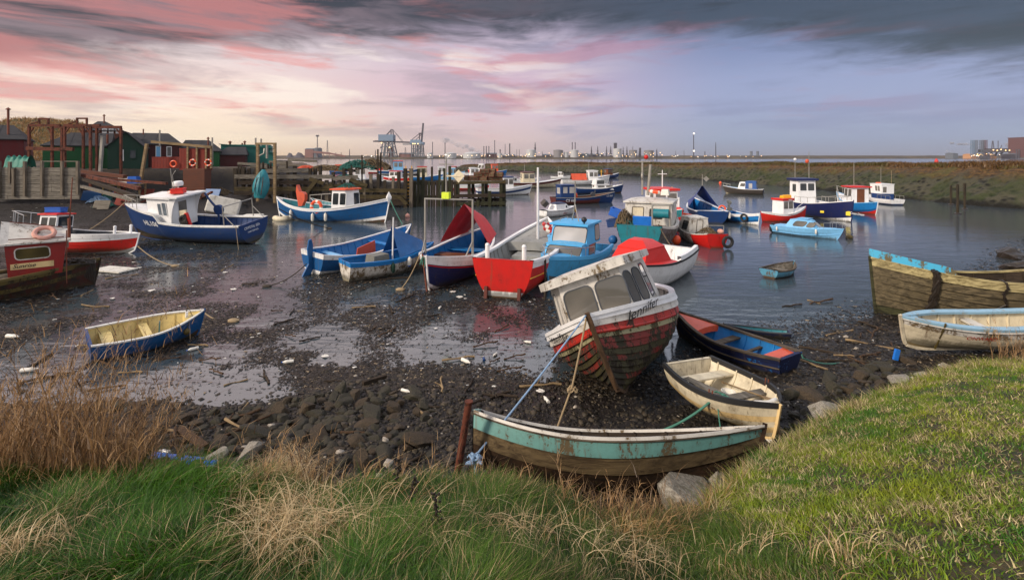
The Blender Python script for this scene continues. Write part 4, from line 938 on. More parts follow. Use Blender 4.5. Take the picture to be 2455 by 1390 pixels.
mb = MB(); mb.plate([(-2.35, .9), (-2.1, .9), (-1.85, 1.35), (-1.85, 1.7), (-2.0, 1.85), (-2.3, 1.9), (-2.5, 2.35), (-2.55, 1.9), (-2.45, 1.4)], .3, 1, 0, (0, -.1, 0)); b.part(mb, 'net_hauler', 'faded_orange')
for s_, w_ in ((.22, 'nearest the stern'), (.44, 'in the middle'), (.56, 'nearest the wheelhouse')): b.fender(s_, -1, 'white fender on the blue jetty boat, ' + w_, size=.55, r=.1, drop=.25)
mb = MB(); q = b.pt(1, 1); mb.lathe([(.0, -.55), (.2, -.02), (.2, .05), (.0, .4)], q + Vector((-.05, 0, .02)), 4, 0); b.part(mb, 'stem_head', 'clean_white')
mb = MB(); mb.tube(sag(q, (5.6, -.3, -.1), .1), .03, 5); b.item(mb, 'rope', 'green_rope', 'green rope hanging from the bow of the blue jetty boat', 'rope')
b = Boat('rowing_boat', 'plain blue boat lying close behind the blue boat with the white wheelhouse', 6.0, 2.0, .75, 150, (744, 850, 509), z=.1, draft=.3, rb=.55, rs=.2, tr=.8, rake=.4, n=6, lap=.01)
b.hull(['deep_blue'] * 6, 'teal', 'rub_white', floor=.1, gw=.06, stem='deep_blue', transom=['deep_blue'] * 6); b.thwart(0, 'blue_wood')
CLUT += [(b, .6, 0, .2, 'rope_coil', 'tan_rope', 'coil of rope in the plain blue boat behind')]
# --- blue coble with tall rudder
b = Boat('coble', 'blue and white coble with tall blue rudder and blue bench inside, on the flat', 6.0, 2.5, .75, 60, (722, 985, 658), z=.0, draft=.25, roll=5, rb=.75, rs=.25, tr=.62, rake=.4, n=8, lap=.02, pb=2.3)
b.hull(['antifoul', 'antifoul', 'clean_white', 'clean_white', 'boat_blue', 'boat_blue', 'boat_blue', 'white_paint'], 'inner_blue', 'white_paint', floor=.0, stem='boat_blue', transom=['antifoul', 'antifoul', 'clean_white', 'clean_white', 'boat_blue', 'boat_blue', 'boat_blue', 'white_paint'])
mb = MB(); q = b.pt(0, 1); mb.plate([(q.x - .1, -.15), (q.x + .05, .25), (q.x - .02, 1.35), (q.x - .12, 1.62), (q.x - .24, 1.58), (q.x - .28, 1.2), (q.x - .18, .5), (q.x - .42, .1), (q.x - .62, -.3), (q.x - .2, -.35)], .07, 1); b.part(mb, 'rudder', 'boat_blue', None, False)
for x, mt in ((1.3, 'bright_blue'), (-1.6, 'pale_blue')): b.thwart(x, mt, .2, .35)
mb = MB(); mb.plate([(-.4, .1), (.9, .35), (.8, .95), (-.35, .72)], .04, 1, 0, (0, .1, 0)); b.part(mb, 'bulkhead', 'faded_orange', None, False)
CLUT += [(b, .4, .3, .02, 'rope_coil', 'tan_rope', 'rope coil on the bottom boards of the blue coble'), (b, -1.0, -.2, .02, 'bucket', 'black_plastic', 'black bucket in the stern of the blue coble')]
# --- white clinker dinghy with the blue tarp
b = Boat('rowing_boat', 'dirty white clinker boat with blue gunwale, white mast and blue tarpaulin tent', 4.6, 1.9, .75, 42, (812, 1040, 672), z=.1, zb=0, draft=.3, roll=2, rb=.4, rs=.06, tr=.72, rake=.3, n=8, lap=.018, pb=2.3)
b.hull(['slime', 'dirty_cream', 'old_white', 'old_white', 'old_white', 'old_white', 'old_white', 'bright_blue'], 'inner_blue', 'bright_blue', floor=.05, gw=.1, gh=.08, stem='old_white', transom=['slime', 'dirty_cream', 'dirty_cream', 'old_white', 'old_white', 'old_white', 'old_white', 'bright_blue'])
mb = MB(); fr_ = [(0.05, -.92, .80), (0.05, 0, 2.25), (0.05, .92, .80)]; bk = [(1.75, -.5, 1.05), (1.85, 0, 1.35), (1.75, .5, 1.05)]
def tent(mb, A, Bk, n=8, sagv=.12):
    for (a0, a1), (b0, b1) in (((A[0], A[1]), (Bk[0], Bk[1])), ((A[1], A[2]), (Bk[1], Bk[2]))):
        rows = []
        for i in range(n + 1):
            l, r_ = Vector(a0).lerp(Vector(b0), i / n), Vector(a1).lerp(Vector(b1), i / n); row = []
            for j in range(n + 1):
                p = l.lerp(r_, j / n); p.z -= sagv * 4 * (j / n) * (1 - j / n) * (.6 + .4 * math.sin(i * 2.1)); row.append(p)
            rows.append(row)
        mb.grid(rows)
tent(mb, fr_, bk); b.part(mb, 'tarpaulin', 'blue_tarp')
b.mast(.0, -.25, .3, 2.75, .05, 'white_paint')
mb = MB(); mb.box((-.75, -.1, .72), (.95, .75, .5), 0, (0, 0, R(8)), .9); b.part(mb, 'engine_cover', 'grey_tarp')
b.fender(.42, -1, 'dark green fender on the side of the white clinker boat', 'dark_green', .5, .1, .1); b.fender(.62, -1, 'white fender with blue end on the white clinker boat', 'white_plastic', .5, .11, .0, 'blue_plastic')
CLUT += [(b, -1.5, .2, .1, 'rope_coil', 'green_rope', 'green rope coil behind the engine cover of the white clinker boat')]
# --- navy boat with red canopy
b = Boat('fishing_boat', 'navy and white boat with red canopy tent and tall pipe frame', 5.6, 2.35, .95, 72, (1005, 1185, 694), z=.05, zb=0, draft=.3, rb=.5, rs=.25, tr=.0, rake=.3, n=9, lap=.022, pb=2.6, stem_up=.15)
b.hull(['antifoul', 'clean_white', 'navy', 'navy', 'navy', 'navy', 'navy', 'white_paint', 'white_paint'], 'inner_blue', 'white_paint', floor=.1, gw=.08, stem='white_paint', rub=(.74, 'red', .018))
mb = MB(); tent(mb, [(.3, -1.1, 1.1), (.3, 0, 2.75), (.3, 1.1, 1.1)], [(2.3, -.7, 1.25), (2.5, 0, 2.0), (2.3, .7, 1.25)], 8, -.14); b.part(mb, 'canopy', 'red_tarp')
mb = MB(); mb.tube([(-1.2, 1.0, .9), (-1.2, 1.0, 3.05), (-1.2, -1.0, 3.05), (-1.2, -1.0, .9)], .05, 8); mb.tube([(-1.2, -1.0, 1.5), (-1.7, -.9, .95)], .03, 6); mb.tube([(-1.2, 1.0, 1.5), (-1.7, .9, .95)], .03, 6); b.part(mb, 'pipe_frame', 'galv')
b.mast(-1.2, .1, 3.05, 4.7, .035, 'galv', 'mast', None, (.3, 4.4, 0))
mb = MB(); mb.box((-1.2, .1, 3.2), (.2, .3, .25)); b.part(mb, 'marker', 'lime'); mb = MB(); mb.plate([(0, -.25), (.25, 0), (0, .25), (-.25, 0)], .02, 0, 0, (-1.2, -.42, 3.95)); mb.tube([(-1.2, .1, 3.95), (-1.2, -.5, 3.95)], .03, 6); b.part(mb, 'radar_reflector', 'dirty_cream')
b.thwart(.0, 'varnish', .25, .6); b.thwart(1.0, 'inner_blue', .3, .5)
mb = MB(); q = b.pt(.03, 1, 1); mb.tube([q + Vector((-.1, 0, .1)), q + Vector((-.15, -.2, -1.2))], .03, 6); heap(mb, q + Vector((-.15, -.05, -.35)), (.1, .1, .4), 1, 12, 4, .015); b.item(mb, 'pole', ['rust_metal', 'green_rope'], 'rusty chain and green rope hanging at the pointed stern of the navy boat', 'rope')
CLUT += [(b, -.7, .3, .12, 'net_heap', 'brown_net', 'brown net heap under the pipe frame of the navy boat'), (b, -.5, -.5, .12, 'crate', 'yellow_plastic', 'yellow crate beside the brown net in the navy boat')]
# --- red boat
b = Boat('coble', 'bright red coble with white trim, grey deck and white mast', 6.4, 2.45, .95, 74, (1133, 1345, 710), z=.12, zb=0, draft=.35, rb=.7, rs=.18, tr=.82, rake=.4, n=9, lap=.004, pb=2.4, full=.9)
b.floor_mat = 'deck_grey'
b.hull(['antifoul', 'antifoul', 'clean_white', 'bright_red', 'bright_red', 'bright_red', 'bright_red', 'bright_red', 'clean_white'], 'deck_grey', 'clean_white', floor=.35, gw=.12, gh=.08, stem='clean_white', transom=['antifoul', 'antifoul', 'antifoul', 'clean_white', 'red', 'red', 'red', 'red', 'red'], rub=(.72, 'yellow_paint', .02))
mb = MB(); mb.box((.6, 0, .52), (1.5, 1.2, .2)); b.part(mb, 'engine_hatch', 'deck_grey'); b.deck(.62, 1, 'deck_grey', .08)
b.mast(1.25, -.1, .9, 3.95, .06, 'white_paint')
for sd in (1, -1):
    mb = MB(); mb.tube([(-2.95, sd * .62, .95), (-2.95, sd * .62, 1.5)], .075, 8); mb.ball((-2.95, sd * .62, 1.5), .08, 0, 8, 5); b.part(mb, 'bollard', 'clean_white')
mb = MB()
for sd in (1, -1): mb = MB(); mb.beam((-3.28, sd * .55, .25), (-3.34, sd * .55, -.25), .12, .1); b.part(mb, 'rudder_chock', 'antifoul')
mb = MB(); mb.tube([(-2.2, -1.15, 1.0), (-2.9, -1.3, .2), (-3.1, -1.3, -.3)], .035, 6); b.item(mb, 'pole', 'dark_wood', 'brown pole leaning on the quarter of the red coble', 'pole')
p = b.pt(.42, .6, -1, .2); mb = MB(); mb.ball(p, .2, 0, 14, 9, (1, 1, 1.1)); mb.lathe([(.15, .1), (.06, .32), (0, .36)], p, 10, 1); mb.tube([p + Vector((0, 0, .3)), b.pt(.42, 1, -1)], .012, 5); b.item(mb, 'buoy', ['faded_orange', 'deep_blue'], 'round orange buoy hanging on the side of the red coble', 'buoy')
mb = MB(); mb.torus((1.75, -.55, 1.35), .28, .08, 0, 24, 8, (R(20), 0, 0), 1); mb.torus((1.75, -.5, 1.5), .28, .08, 0, 24, 8, (R(26), 0, 0), 1); b.item(mb, 'lifebuoy', ['red_plastic', 'white_plastic'], 'pair of red and white lifebuoys stacked in the bow of the red coble', 'lifebuoys')
mb = MB(); crate_mesh(mb, (1.0, -.85, .98), (.6, .45, .35)); heap(mb, (1.0, -.85, 1.2), (.26, .2, .2), 1, 20, 7, .015); b.item(mb, 'crate', ['pale_blue', 'green_net'], 'pale blue crate of green net on the edge of the red coble', 'crate')
CLUT += [(b, -1.4, -.5, .38, 'rope_coil', 'dark_rope', 'dark rope coil on the grey deck of the red coble'), (b, -1.2, .5, .38, 'crate', 'dark_grey', 'grey crate on the deck of the red coble')]
# --- light blue cabin boat
b = Boat('cabin_boat', 'light blue cabin boat with high windscreen and black searchlight', 4.6, 2.0, .7, -118, (1298, 1470, 682), z=.08, zb=0, draft=.25, rb=.3, rs=.0, tr=.85, rake=.45, n=5, lap=.004, full=.8, pb=2.8)
b.hull(['antifoul', 'hull_grey', 'sky_blue', 'sky_blue', 'sky_blue'], 'deck_grey', 'sky_blue', floor=.1, stem='sky_blue', gw=.08, gh=.12)
b.deck(.35, 1, 'sky_blue', .0, .1, 'deck', False)
b.cabin(-.35, 1.35, 1.55, .68, .5, tw=.9, rf=.3, mat='sky_blue', roof='sky_blue', oh=.02, rth=.03, frame='black_rubber', gl='glass_mid', wins={'F': [(.08, .92, .12, .9)], 'P': [(.5, .92, .15, .85)], 'S': [(.08, .5, .15, .85)]}, name='cabin', fw=.025)
b.cabin(-.95, .62, 1.5, 1.12, .72, tw=.9, rf=.12, mat='sky_blue', roof='sky_blue', oh=.1, rth=.07, frame='black_rubber', gl='glass_pale', wins={'F': [(.06, .94, .08, .9)], 'P': [(.62, .94, .1, .9)], 'S': [(.06, .3, .1, .9)]}, rad=.1, fw=.025)
mb = MB(); mb.ball((.45, .58, 2.08), .11, 0, 12, 8); mb.tube([(.45, .58, 1.85), (.45, .58, 2.0)], .03, 6); b.part(mb, 'searchlight', 'black_plastic')
mb = MB(); mb.tube([(-.3, -.2, 1.85), (-.1, 0, 2.6), (-.02, .05, 3.5)], .025, 6); mb.tube([(.2, .3, 1.85), (-.1, 0, 2.6)], .02, 6); mb.tube([(-.6, -.5, 1.9), (-.6, -.5, 2.04), (.2, -.5, 2.04), (.2, -.5, 1.9)], .015, 6); b.part(mb, 'aerial', 'galv')
b.rail(.55, .98, .35, 'steel', .02, 4)
# --- red cabined white boat behind
b = Boat('cabin_boat', 'white boat with red cabin half hidden behind the heeled wheelhouse boat', 5.0, 2.1, .75, -130, (1440, 1676, 712), z=0, draft=.3, rb=.35, rs=.1, tr=.85, rake=.5, n=4, lap=.0, full=.9, pb=2.5)
b.hull(['antifoul', 'white_paint', 'white_paint', 'white_paint'], 'white_paint', 'black_rubber', floor=.15, stem='white_paint', gw=.05)
b.deck(.42, 1, 'bright_red', .0, .1, 'deck', False)
b.cabin(-.35, 1.5, 1.6, .72, .52, tw=.8, ra=.25, rf=.5, wf=1.3, mat='bright_red', roof='bright_red', oh=.0, rth=.05, camber=.22, frame='bright_red', gl='glass_pale', name='cabin', wins={'P': [(.12, .44, .3, .85)], 'A': [], 'S': [(.1, .5, .2, .85)]}, rad=.12)
mb = MB(); q = [b.pt(s_, 1, 1) for s_ in np.linspace(.02, .4, 6)]; mb.grid([[p + Vector((0, .0, .02)) for p in q], [p + Vector((0, -.02, .16)) for p in q], [p + Vector((0, -.14, .16)) for p in q], [p + Vector((0, -.14, .02)) for p in q]]); b.part(mb, 'coaming', 'clean_white')
# ================================================================== boats in the water of the creek
# --- grey boat, round stern to us
b = Boat('fishing_boat', 'grey clinker fishing boat with teal rounded transom, dirty white cabin and nets', 6.5, 2.8, .9, 66, (1478, 1628, 604), z=0, draft=.35, rb=.5, rs=.3, tr=.72, rake=.4, n=7, lap=.03, full=.6, pb=2.8)
b.hull(['slime', 'hull_grey', 'hull_grey', 'hull_grey', 'hull_grey', 'hull_grey', 'hull_grey'], 'teal', 'old_white', floor=.4, gw=.14, gh=.1, stem='gun_wood', transom=['dirty_cream', 'hull_grey', 'hull_grey', 'teal', 'teal', 'teal', 'teal'])
b.cabin(-.8, 1.6, 2.4, .5, 1.5, tw=.93, mat='old_white', roof='old_white', oh=.1, rth=.07, camber=.1, frame='gun_wood', gl='glass_dark', wins={'A': [(.52, .76, .5, .8)]}, door=('A', (.16, .38, .02, .85), 'dirty_cream'), rad=.02)
mb = MB(); mb.tube([(-1.6, -1.15, .9), (-1.6, -1.15, 2.0), (-1.6, -.3, 2.0)], .05, 7); mb.lathe([(.0, -.35), (.22, -.35), (.22, .35), (0, .35)], (-1.6, -.75, 1.6), 14, 1, (R(90), 0, 0)); mb.tube([(-1.7, -.35, .9), (-1.7, -.35, 2.0)], .045, 7); b.part(mb, 'net_drum', ['galv', 'teal'])
mb = MB(); mb.box((-1.6, .1, 1.05), (.12, .95, .75), 0, (0, R(-12), 0)); b.item(mb, 'fish_box', 'sheet_blue', 'bright blue sheet propped before the dirty white cabin', 'box')
mb = MB(); mb.box((-1.3, -.3, .75), (.5, 1.2, .4)); b.part(mb, 'fish_hatch', 'maroon')
mb = MB(); heap(mb, (-1.3, 1.05, .85), (.65, .4, .9), 0, 70, 5, .022); heap(mb, (-1.5, .9, .85), (.5, .35, .5), 1, 30, 9, .02); b.item(mb, 'fishing_net', ['brown_net', 'green_net'], 'heap of brown and green net beside the dirty white cabin', 'net')
mb = MB(); crate_mesh(mb, (-.6, 1.75, 1.25), (.55, .5, .4), (R(20), 0, 0)); b.item(mb, 'crate', 'blue_plastic', 'upper blue crate hung outboard of the grey fishing boat', 'crate')
mb = MB(); crate_mesh(mb, (-.7, 1.75, .72), (.55, .5, .4), (R(-10), 0, 0)); b.item(mb, 'crate', 'deep_blue', 'lower blue crate hung outboard of the grey fishing boat', 'crate')
mb = MB(); mb.tube([(.6, .5, 2.3), (.6, .5, 4.1)], .05, 7); mb.tube([(.5, .2, 2.3), (.45, .05, 3.9)], .08, 7); mb.lathe([(0, -.04), (.2, -.04), (.2, .04), (0, .04)], (.6, .5, 3.3), 14, 0, (R(90), 0, 0)); mb.ball((.6, .3, 4.3), .12, 1); mb.tube([(.6, .7, 4.05), (.6, .1, 4.05)], .03, 6); b.part(mb, 'mast', ['galv', 'red'])
mb = MB(); mb.torus((.3, -.2, 2.5), .26, .08, 0, 22, 7, (R(12), 0, 0), 1); b.item(mb, 'lifebuoy', ['orange_plastic', 'white_plastic'], 'orange lifebuoy lying on the dirty white cabin roof', 'lifebuoy')
mb = MB(); mb.box((.0, -.75, 2.52), (.6, .4, .28), 0, None, .8); b.item(mb, 'toolbox', 'white_plastic', 'white box on the dirty white cabin roof', 'box')
mb = MB(); mb.tube(sag(b.pt(.02, 1, -1) + Vector((0, .2, .1)), (-4.6, -2.0, -.05), .1), .035, 6); b.item(mb, 'mooring_line', 'gun_wood', 'mooring line running from the grey boat stern into the water', 'rope')
b.item((lambda m_: (m_.ball((-2.6, 1.35, .35), .22, 0, 12, 8), m_)[1])(MB()), 'buoy', 'boat_blue', 'blue round buoy on the flank of the grey fishing boat', 'buoy')
# --- white and red boat to its right
b = Boat('fishing_boat', 'white boat with red stern quarter and worn white cabin, black tyre at the stern', 4.8, 2.0, .65, 98, (1625, 1746, 595), z=0, draft=.3, rb=.45, rs=.25, tr=.7, rake=.4, n=6, lap=.012, pb=2.5, roll=2)
h = b.hull(['antifoul', 'old_white', 'old_white', 'old_white', 'old_white', 'old_white'], 'teal', 'old_white', floor=.2, gw=.08, stem='old_white', transom=['red'] * 6)
h.data.materials.append(MATS['red'])
for p_ in h.data.polygons:
    if p_.center.x < -.95 and p_.center.z > -.1: p_.material_index = len(h.data.materials) - 1
b.cabin(-.2, 1.5, 1.5, .45, 1.15, tw=.85, ra=.1, rf=.35, mat='old_white', roof='old_white', oh=.03, rth=.05, camber=.1, frame='gun_wood', gl='glass_dark', name='cabin', door=('A', (.35, .62, .02, .9), 'old_white'), wins={'P': [(.3, .7, .3, .8)]})
mb = MB(); heap(mb, (-1.1, -.1, .65), (.6, .55, .55), 0, 60, 6, .02); b.item(mb, 'fishing_net', 'brown_net', 'brown net heaped in the red and white boat', 'net')
mb = MB(); mb.torus((1.1, .2, 1.72), .26, .08, 0, 20, 7, (R(10), 0, 0)); b.item(mb, 'lifebuoy', 'orange_plastic', 'plain orange lifebuoy on the worn white cabin', 'lifebuoy')
b.tyre(0, 1, 'black tyre hanging on the red stern of the white and red boat', .3, .3, (-2.72, -.55, .45))
mb = MB(); mb.tube([(-1.8, -.8, .75), (-1.8, -.8, 1.35), (-1.8, .4, 1.35)], .03, 6); b.part(mb, 'frame_rail', 'galv')
mb = MB(); mb.ball((-1.95, -.5, 1.0), .2, 0, 12, 8, (1.3, .9, .8)); b.item(mb, 'buoy', 'pink_plastic', 'faded pink float lying at the stern of the white and red boat', 'buoy')
q = at(1621, 585); mb = MB(); mb.ball((0, 0, .22), .25); mb.tube([(0, 0, .44), (0, 0, .55)], .05, 6, 1); o = mb.build('buoy', ['orange_plastic', 'deep_blue'], None, True, q); tag(o, 'bright orange buoy floating beside the grey fishing boat', 'buoy')
# --- red and teal boat behind the grey one
b = Boat('fishing_boat', 'red and teal boat with red roofed white wheelhouse behind the grey fishing boat', 6.0, 2.3, .95, -86, (1535, 1640, 548), z=0, draft=.3, rb=.5, rs=.2, tr=.7, rake=.35, n=6, lap=.015)
b.hull(['red', 'red', 'red', 'red', 'teal', 'teal'], 'teal', 'white_paint', floor=.3, stem='red', gw=.1); b.deck(.55, 1, 'bright_red', .02, .25, 'foredeck')
b.cabin(-1.6, .4, 1.9, .5, 2.0, tw=.94, rf=.15, mat='white_paint', roof='bright_red', oh=.15, rth=.14, camber=.08, frame='white_paint', gl='glass_mid', wins={'F': [(.08, .48, .5, .9), (.54, .92, .5, .9)], 'S': [(.55, .92, .5, .9)]}, lower=(.6, 'bright_red'))
b.mast(-.4, 0, 2.7, 4.0, .05, 'white_paint', 'mast', None, (.35, 3.7, 0)); mb = MB(); mb.tube([(2.7, .0, 1.2), (2.7, 0, 2.2)], .06, 7); b.part(mb, 'samson_post', 'white_paint')
# --- navy canvas boat
b = Boat('fishing_boat', 'navy boat with dark blue pointed canvas tent and flat navy transom', 6.2, 2.4, .85, 82, (1646, 1748, 537), z=0, draft=.3, rb=.55, rs=.05, tr=.92, rake=.35, n=5, lap=.01)
b.hull(['antifoul', 'deep_blue', 'deep_blue', 'deep_blue', 'deep_blue'], 'inner_blue', 'white_paint', floor=.2, gw=.1, stem='deep_blue', transom=['deep_blue'] * 5)
mb = MB(); tent(mb, [(-.3, -1.15, .95), (-.3, .1, 2.7), (-.3, 1.15, .95)], [(2.2, -.7, 1.2), (2.2, 0, 1.8), (2.2, .7, 1.2)], 8, .1); b.part(mb, 'canvas_tent', 'navy_tarp'); b.mast(-.3, .1, 2.6, 3.5, .03, 'galv')
mb = MB(); mb.plate([(0, -.22), (.22, 0), (0, .22), (-.22, 0)], .03, 0, 0, (-.3, -.2, 3.15)); mb.tube([(-.3, .1, 3.2), (-.3, -.2, 3.2)], .02, 5); b.part(mb, 'radar_reflector', 'galv')
b.fender(.02, -1, 'white fender on the flat navy transom', size=.5, r=.1, drop=.0); b.thwart(-1.5, 'white_paint', .05, .2)
# --- blue and white with propellers
b = Boat('fishing_boat', 'blue and white clinker boat with raised outboard propeller and tyre near the red boat', 6.0, 2.1, .8, -78, (1722, 1821, 538), z=0, draft=.3, rb=.4, rs=.5, tr=.0, rake=.3, n=7, lap=.02, stem_up=.1)
b.hull(['clean_white', 'clean_white', 'clean_white', 'boat_blue', 'bright_blue', 'bright_blue', 'clean_white'], 'inner_blue', 'clean_white', floor=.2, gw=.09, stem='clean_white', rub=(.84, 'clean_white', .02))
b.deck(.55, 1, 'inner_blue', .1)
mb = MB(); mb.box((-1.4, .1, 1.15), (.5, .35, .35), 0, None, .8); mb.tube([(-1.4, .1, 1.2), (-1.5, .1, 1.75)], .07, 7)
for a in (20, 140, 260): mb.ball((-1.5 + .22 * math.cos(R(a)), .1, 1.75 + .25 * math.sin(R(a))), .22, 0, 8, 6, (1, .25, 1))
b.part(mb, 'outboard_motor', 'hull_grey'); b.buoy_ring((-1.75, -.55, 1.15), (R(80), 0, R(60)), 'orange lifebuoy at the high stern of the blue and white clinker boat', .3, .09, 'orange_plastic', 'orange_plastic')
b.tyre(.8, -1, 'black tyre on the bow of the blue and white clinker boat', .32, .35)
# --- red boat with yellow gear
b = Boat('fishing_boat', 'red clinker boat with red roofed white wheelhouse and yellow case on top', 5.2, 2.1, .85, 14, (1824, 1932, 531), z=0, draft=.3, rb=.65, rs=.25, tr=.0, rake=.35, n=8, lap=.02, stem_up=.1)
b.hull(['antifoul', 'red', 'bright_red', 'bright_red', 'bright_red', 'bright_red', 'bright_red', 'clean_white'], 'white_paint', 'clean_white', floor=.25, gw=.08, stem='red'); b.deck(.5, 1, 'white_paint', .02, .1)
b.cabin(-.7, 1.15, 1.6, .75, 1.5, tw=.95, rf=.15, wf=1.35, vee=.45, mat='clean_white', roof='bright_red', oh=.1, rth=.2, camber=.03, frame='clean_white', gl='glass_mid', wins={'S': [(.06, .48, .42, .92), (.54, .96, .42, .92)], 'FS': [(.08, .92, .42, .92)], 'F': [(.08, .92, .42, .92)]})
lo, hi, c = b.last_cabin; A = hi[0] + Vector((.55, -.12, .02)); b.text_plane('SARA', A, (1, 0, 0), (0, 0, 1), .2, 'ink_white', .2, .01); b.text('SARA', .44, .72, .3, -1, 'ink_red', bold=.012)
mb = MB(); mb.box((.3, 0, 2.62), (1.05, .55, .3), 0, (0, R(-5), 0), .92); mb.box((.3, 0, 2.79), (.6, .1, .05)); b.item(mb, 'case', 'yellow_plastic', 'yellow case lying on the red wheelhouse roof', 'case')
mb = MB(); mb.tube([(.9, -.75, .95), (1.1, -.75, 1.5), (2.0, -.55, 1.9), (2.6, -.3, 2.0)], .025, 6); b.part(mb, 'guard_rail', 'clean_white')
# --- navy boat with crest
b = Boat('fishing_boat', 'long navy boat with white inside, tall white blue topped wheelhouse aft', 7.6, 2.5, 1.05, -88, (1885, 2046, 527), z=0, draft=.3, rb=.55, rs=.3, tr=.0, rake=.3, n=6, lap=.0, pb=2.8, stem_up=.1, full=.9)
b.hull(['antifoul', 'clean_white', 'navy', 'navy', 'navy', 'navy'], 'white_paint', 'clean_white', floor=.4, gw=.1, stem='navy')
b.cabin(-2.5, -1.2, 1.5, .7, 2.1, tw=.97, mat='clean_white', roof='navy', oh=.18, rth=.16, frame='clean_white', gl='glass_dark', wins={'S': [(.3, .7, .55, .85)], 'F': [(.1, .46, .6, .88), (.54, .9, .6, .88)]})
b.rail(.35, .9, .45, 'galv', .02, 6, True); b.text('Ocean Dream', .985, .62, .22, -1, 'ink_white', shear=.2, bold=.01)
mb = MB(); q = [b.pt(s_, b.t_at(s_, .60 - .25 * abs(s_ - .87)), -1, .03) for s_ in np.linspace(.72, .99, 8)]
for i in (0, 6): mb.quad(q[i] + Vector((0, 0, -.1)), q[i + 1] + Vector((0, 0, -.1)), q[i + 1] + Vector((0, 0, .22)), q[i] + Vector((0, 0, .22)))
b.part(mb, 'name_scroll', 'ink_yellow')
b.mast(-2.3, -.4, 2.9, 4.5, .03, 'galv'); b.mast(-1.5, .3, 2.9, 5.2, .03, 'galv'); mb = MB(); mb.ball((-2.3, -.4, 4.55), .12); b.part(mb, 'lamp', 'clean_white'); mb = MB(); mb.ball((-1.6, .2, 4.4), .15, 0, 10, 7, (1, 1, 1.2)); b.part(mb, 'reflector', 'faded_orange')
# --- blue and red boat with red roof
b = Boat('fishing_boat', 'blue hull over red bottom, white high bow and red flat wheelhouse roof', 5.8, 2.2, .85, 84, (2006, 2107, 513), z=0, draft=.3, rb=.75, rs=.3, tr=.0, rake=.5, n=7, lap=.012, stem_up=.1)
h = b.hull(['red', 'red', 'red', 'boat_blue', 'bright_blue', 'bright_blue', 'bright_blue'], 'white_paint', 'pale_blue', floor=.3, gw=.08, stem='clean_white')
h.data.materials.append(MATS['clean_white'])
for p_ in h.data.polygons:
    if p_.center.x > .6 and p_.center.z > .05: p_.material_index = len(h.data.materials) - 1
b.deck(.55, 1, 'white_paint', .02, .1); b.rail(.8, .99, .6, 'galv', .022, 4)
b.cabin(-.6, .75, 1.5, .6, 1.65, tw=.97, mat='clean_white', roof='bright_red', oh=.2, rth=.1, frame='clean_white', gl='glass_mid', wins={'P': [(.06, .45, .5, .9), (.53, .92, .5, .9)]}, door=('A', (.3, .75, .02, .92), 'varnish'))
b.mast(.4, 0, 2.2, 4.6, .03, 'galv')
# --- white and blue boat at the back right
b = Boat('fishing_boat', 'white boat with high white and blue wheelhouse lying nearest the stone bank', 6.0, 2.4, .8, 92, (2072, 2170, 491), z=0, draft=.3, rb=.45, rs=.0, tr=.92, rake=.5, n=5, lap=.0, full=.95)
b.hull(['antifoul', 'clean_white', 'deep_blue', 'clean_white', 'clean_white'], 'white_paint', 'clean_white', floor=.3, gw=.1, stem='clean_white')
b.deck(.45, 1, 'white_paint', .02, .06)
b.cabin(-1.2, .75, 1.9, .55, 2.4, tw=1.0, ra=-.1, rf=-.3, mat='clean_white', roof='clean_white', oh=.05, rth=.06, frame='clean_white', gl='glass_mid', wins={'P': [(.5, .72, .58, .9), (.76, .97, .58, .9)], 'A': [(.1, .4, .5, .85)], 'F': [(.1, .9, .55, .9)]}, lower=(1.0, 'deep_blue'))
b.rail(.02, .4, .55, 'galv', .025, 4, True); b.rail(.6, .98, .5, 'galv', .025, 4); b.mast(-.3, .3, 3.0, 5.4, .03, 'galv'); b.mast(-1.2, -.6, 3.0, 5.0, .025, 'tan_rope'); mb = MB(); mb.torus((.3, .2, 3.1), .28, .09, 0, 20, 7); b.item(mb, 'lifebuoy', 'orange_plastic', 'orange lifebuoy on the roof of the white and blue wheelhouse', 'lifebuoy')
# --- pale blue cruiser
b = Boat('cabin_cruiser', 'pale blue cabin cruiser with curved side windows and tyre at the stern', 4.9, 1.95, .7, -56, (1846, 2022, 573), z=0, draft=.2, rb=.22, rs=-.02, tr=.88, rake=.55, n=4, lap=.012, full=.75, pb=2.6)
b.hull(['pale_blue'] * 4, 'pale_blue', 'pale_blue', floor=.1, stem='pale_blue', gw=.07, rub=(.55, 'pale_blue', .03), transom=['pale_blue'] * 4)
b.deck(.05, 1, 'pale_blue', .01, .1, 'deck', False)
b.cabin(-1.3, 1.45, 1.62, .72, .62, tw=.8, ra=.4, rf=.75, wf=1.35, vee=.3, mat='pale_blue', roof='pale_blue', oh=.0, rth=.04, camber=.1, frame='black_rubber', gl='glass_mid', name='cabin', wins={'S': [(.22, .60, .2, .9), (.66, .90, .2, .85)], 'FS': [(.15, .85, .2, .85)], 'F': [(.1, .9, .2, .85)]}, rad=.16, fw=.02)
mb = MB(); mb.box((.05, 0, 1.5), (.9, .8, .06)); b.part(mb, 'hatch', 'pale_blue'); b.rail(.82, .99, .5, 'steel', .018, 3)
b.tyre(0, 1, 'black tyre over the stern of the pale blue cruiser', .32, .3, (-2.55, -.45, .42))
b.fender(.12, -1, 'small white fender by the tyre of the pale blue cruiser', size=.36, r=.07, drop=.05); b.fender(.74, -1, 'white fender near the bow of the pale blue cruiser', size=.42, r=.08, drop=.0)
mb = MB(); q = b.pt(1, 1); mb.tube(sag(q, (3.55, -.25, .1), .15), .025, 5); b.item(mb, 'mooring_line', 'dark_rope', 'dark mooring line from the bow of the pale blue cruiser to a float', 'rope')
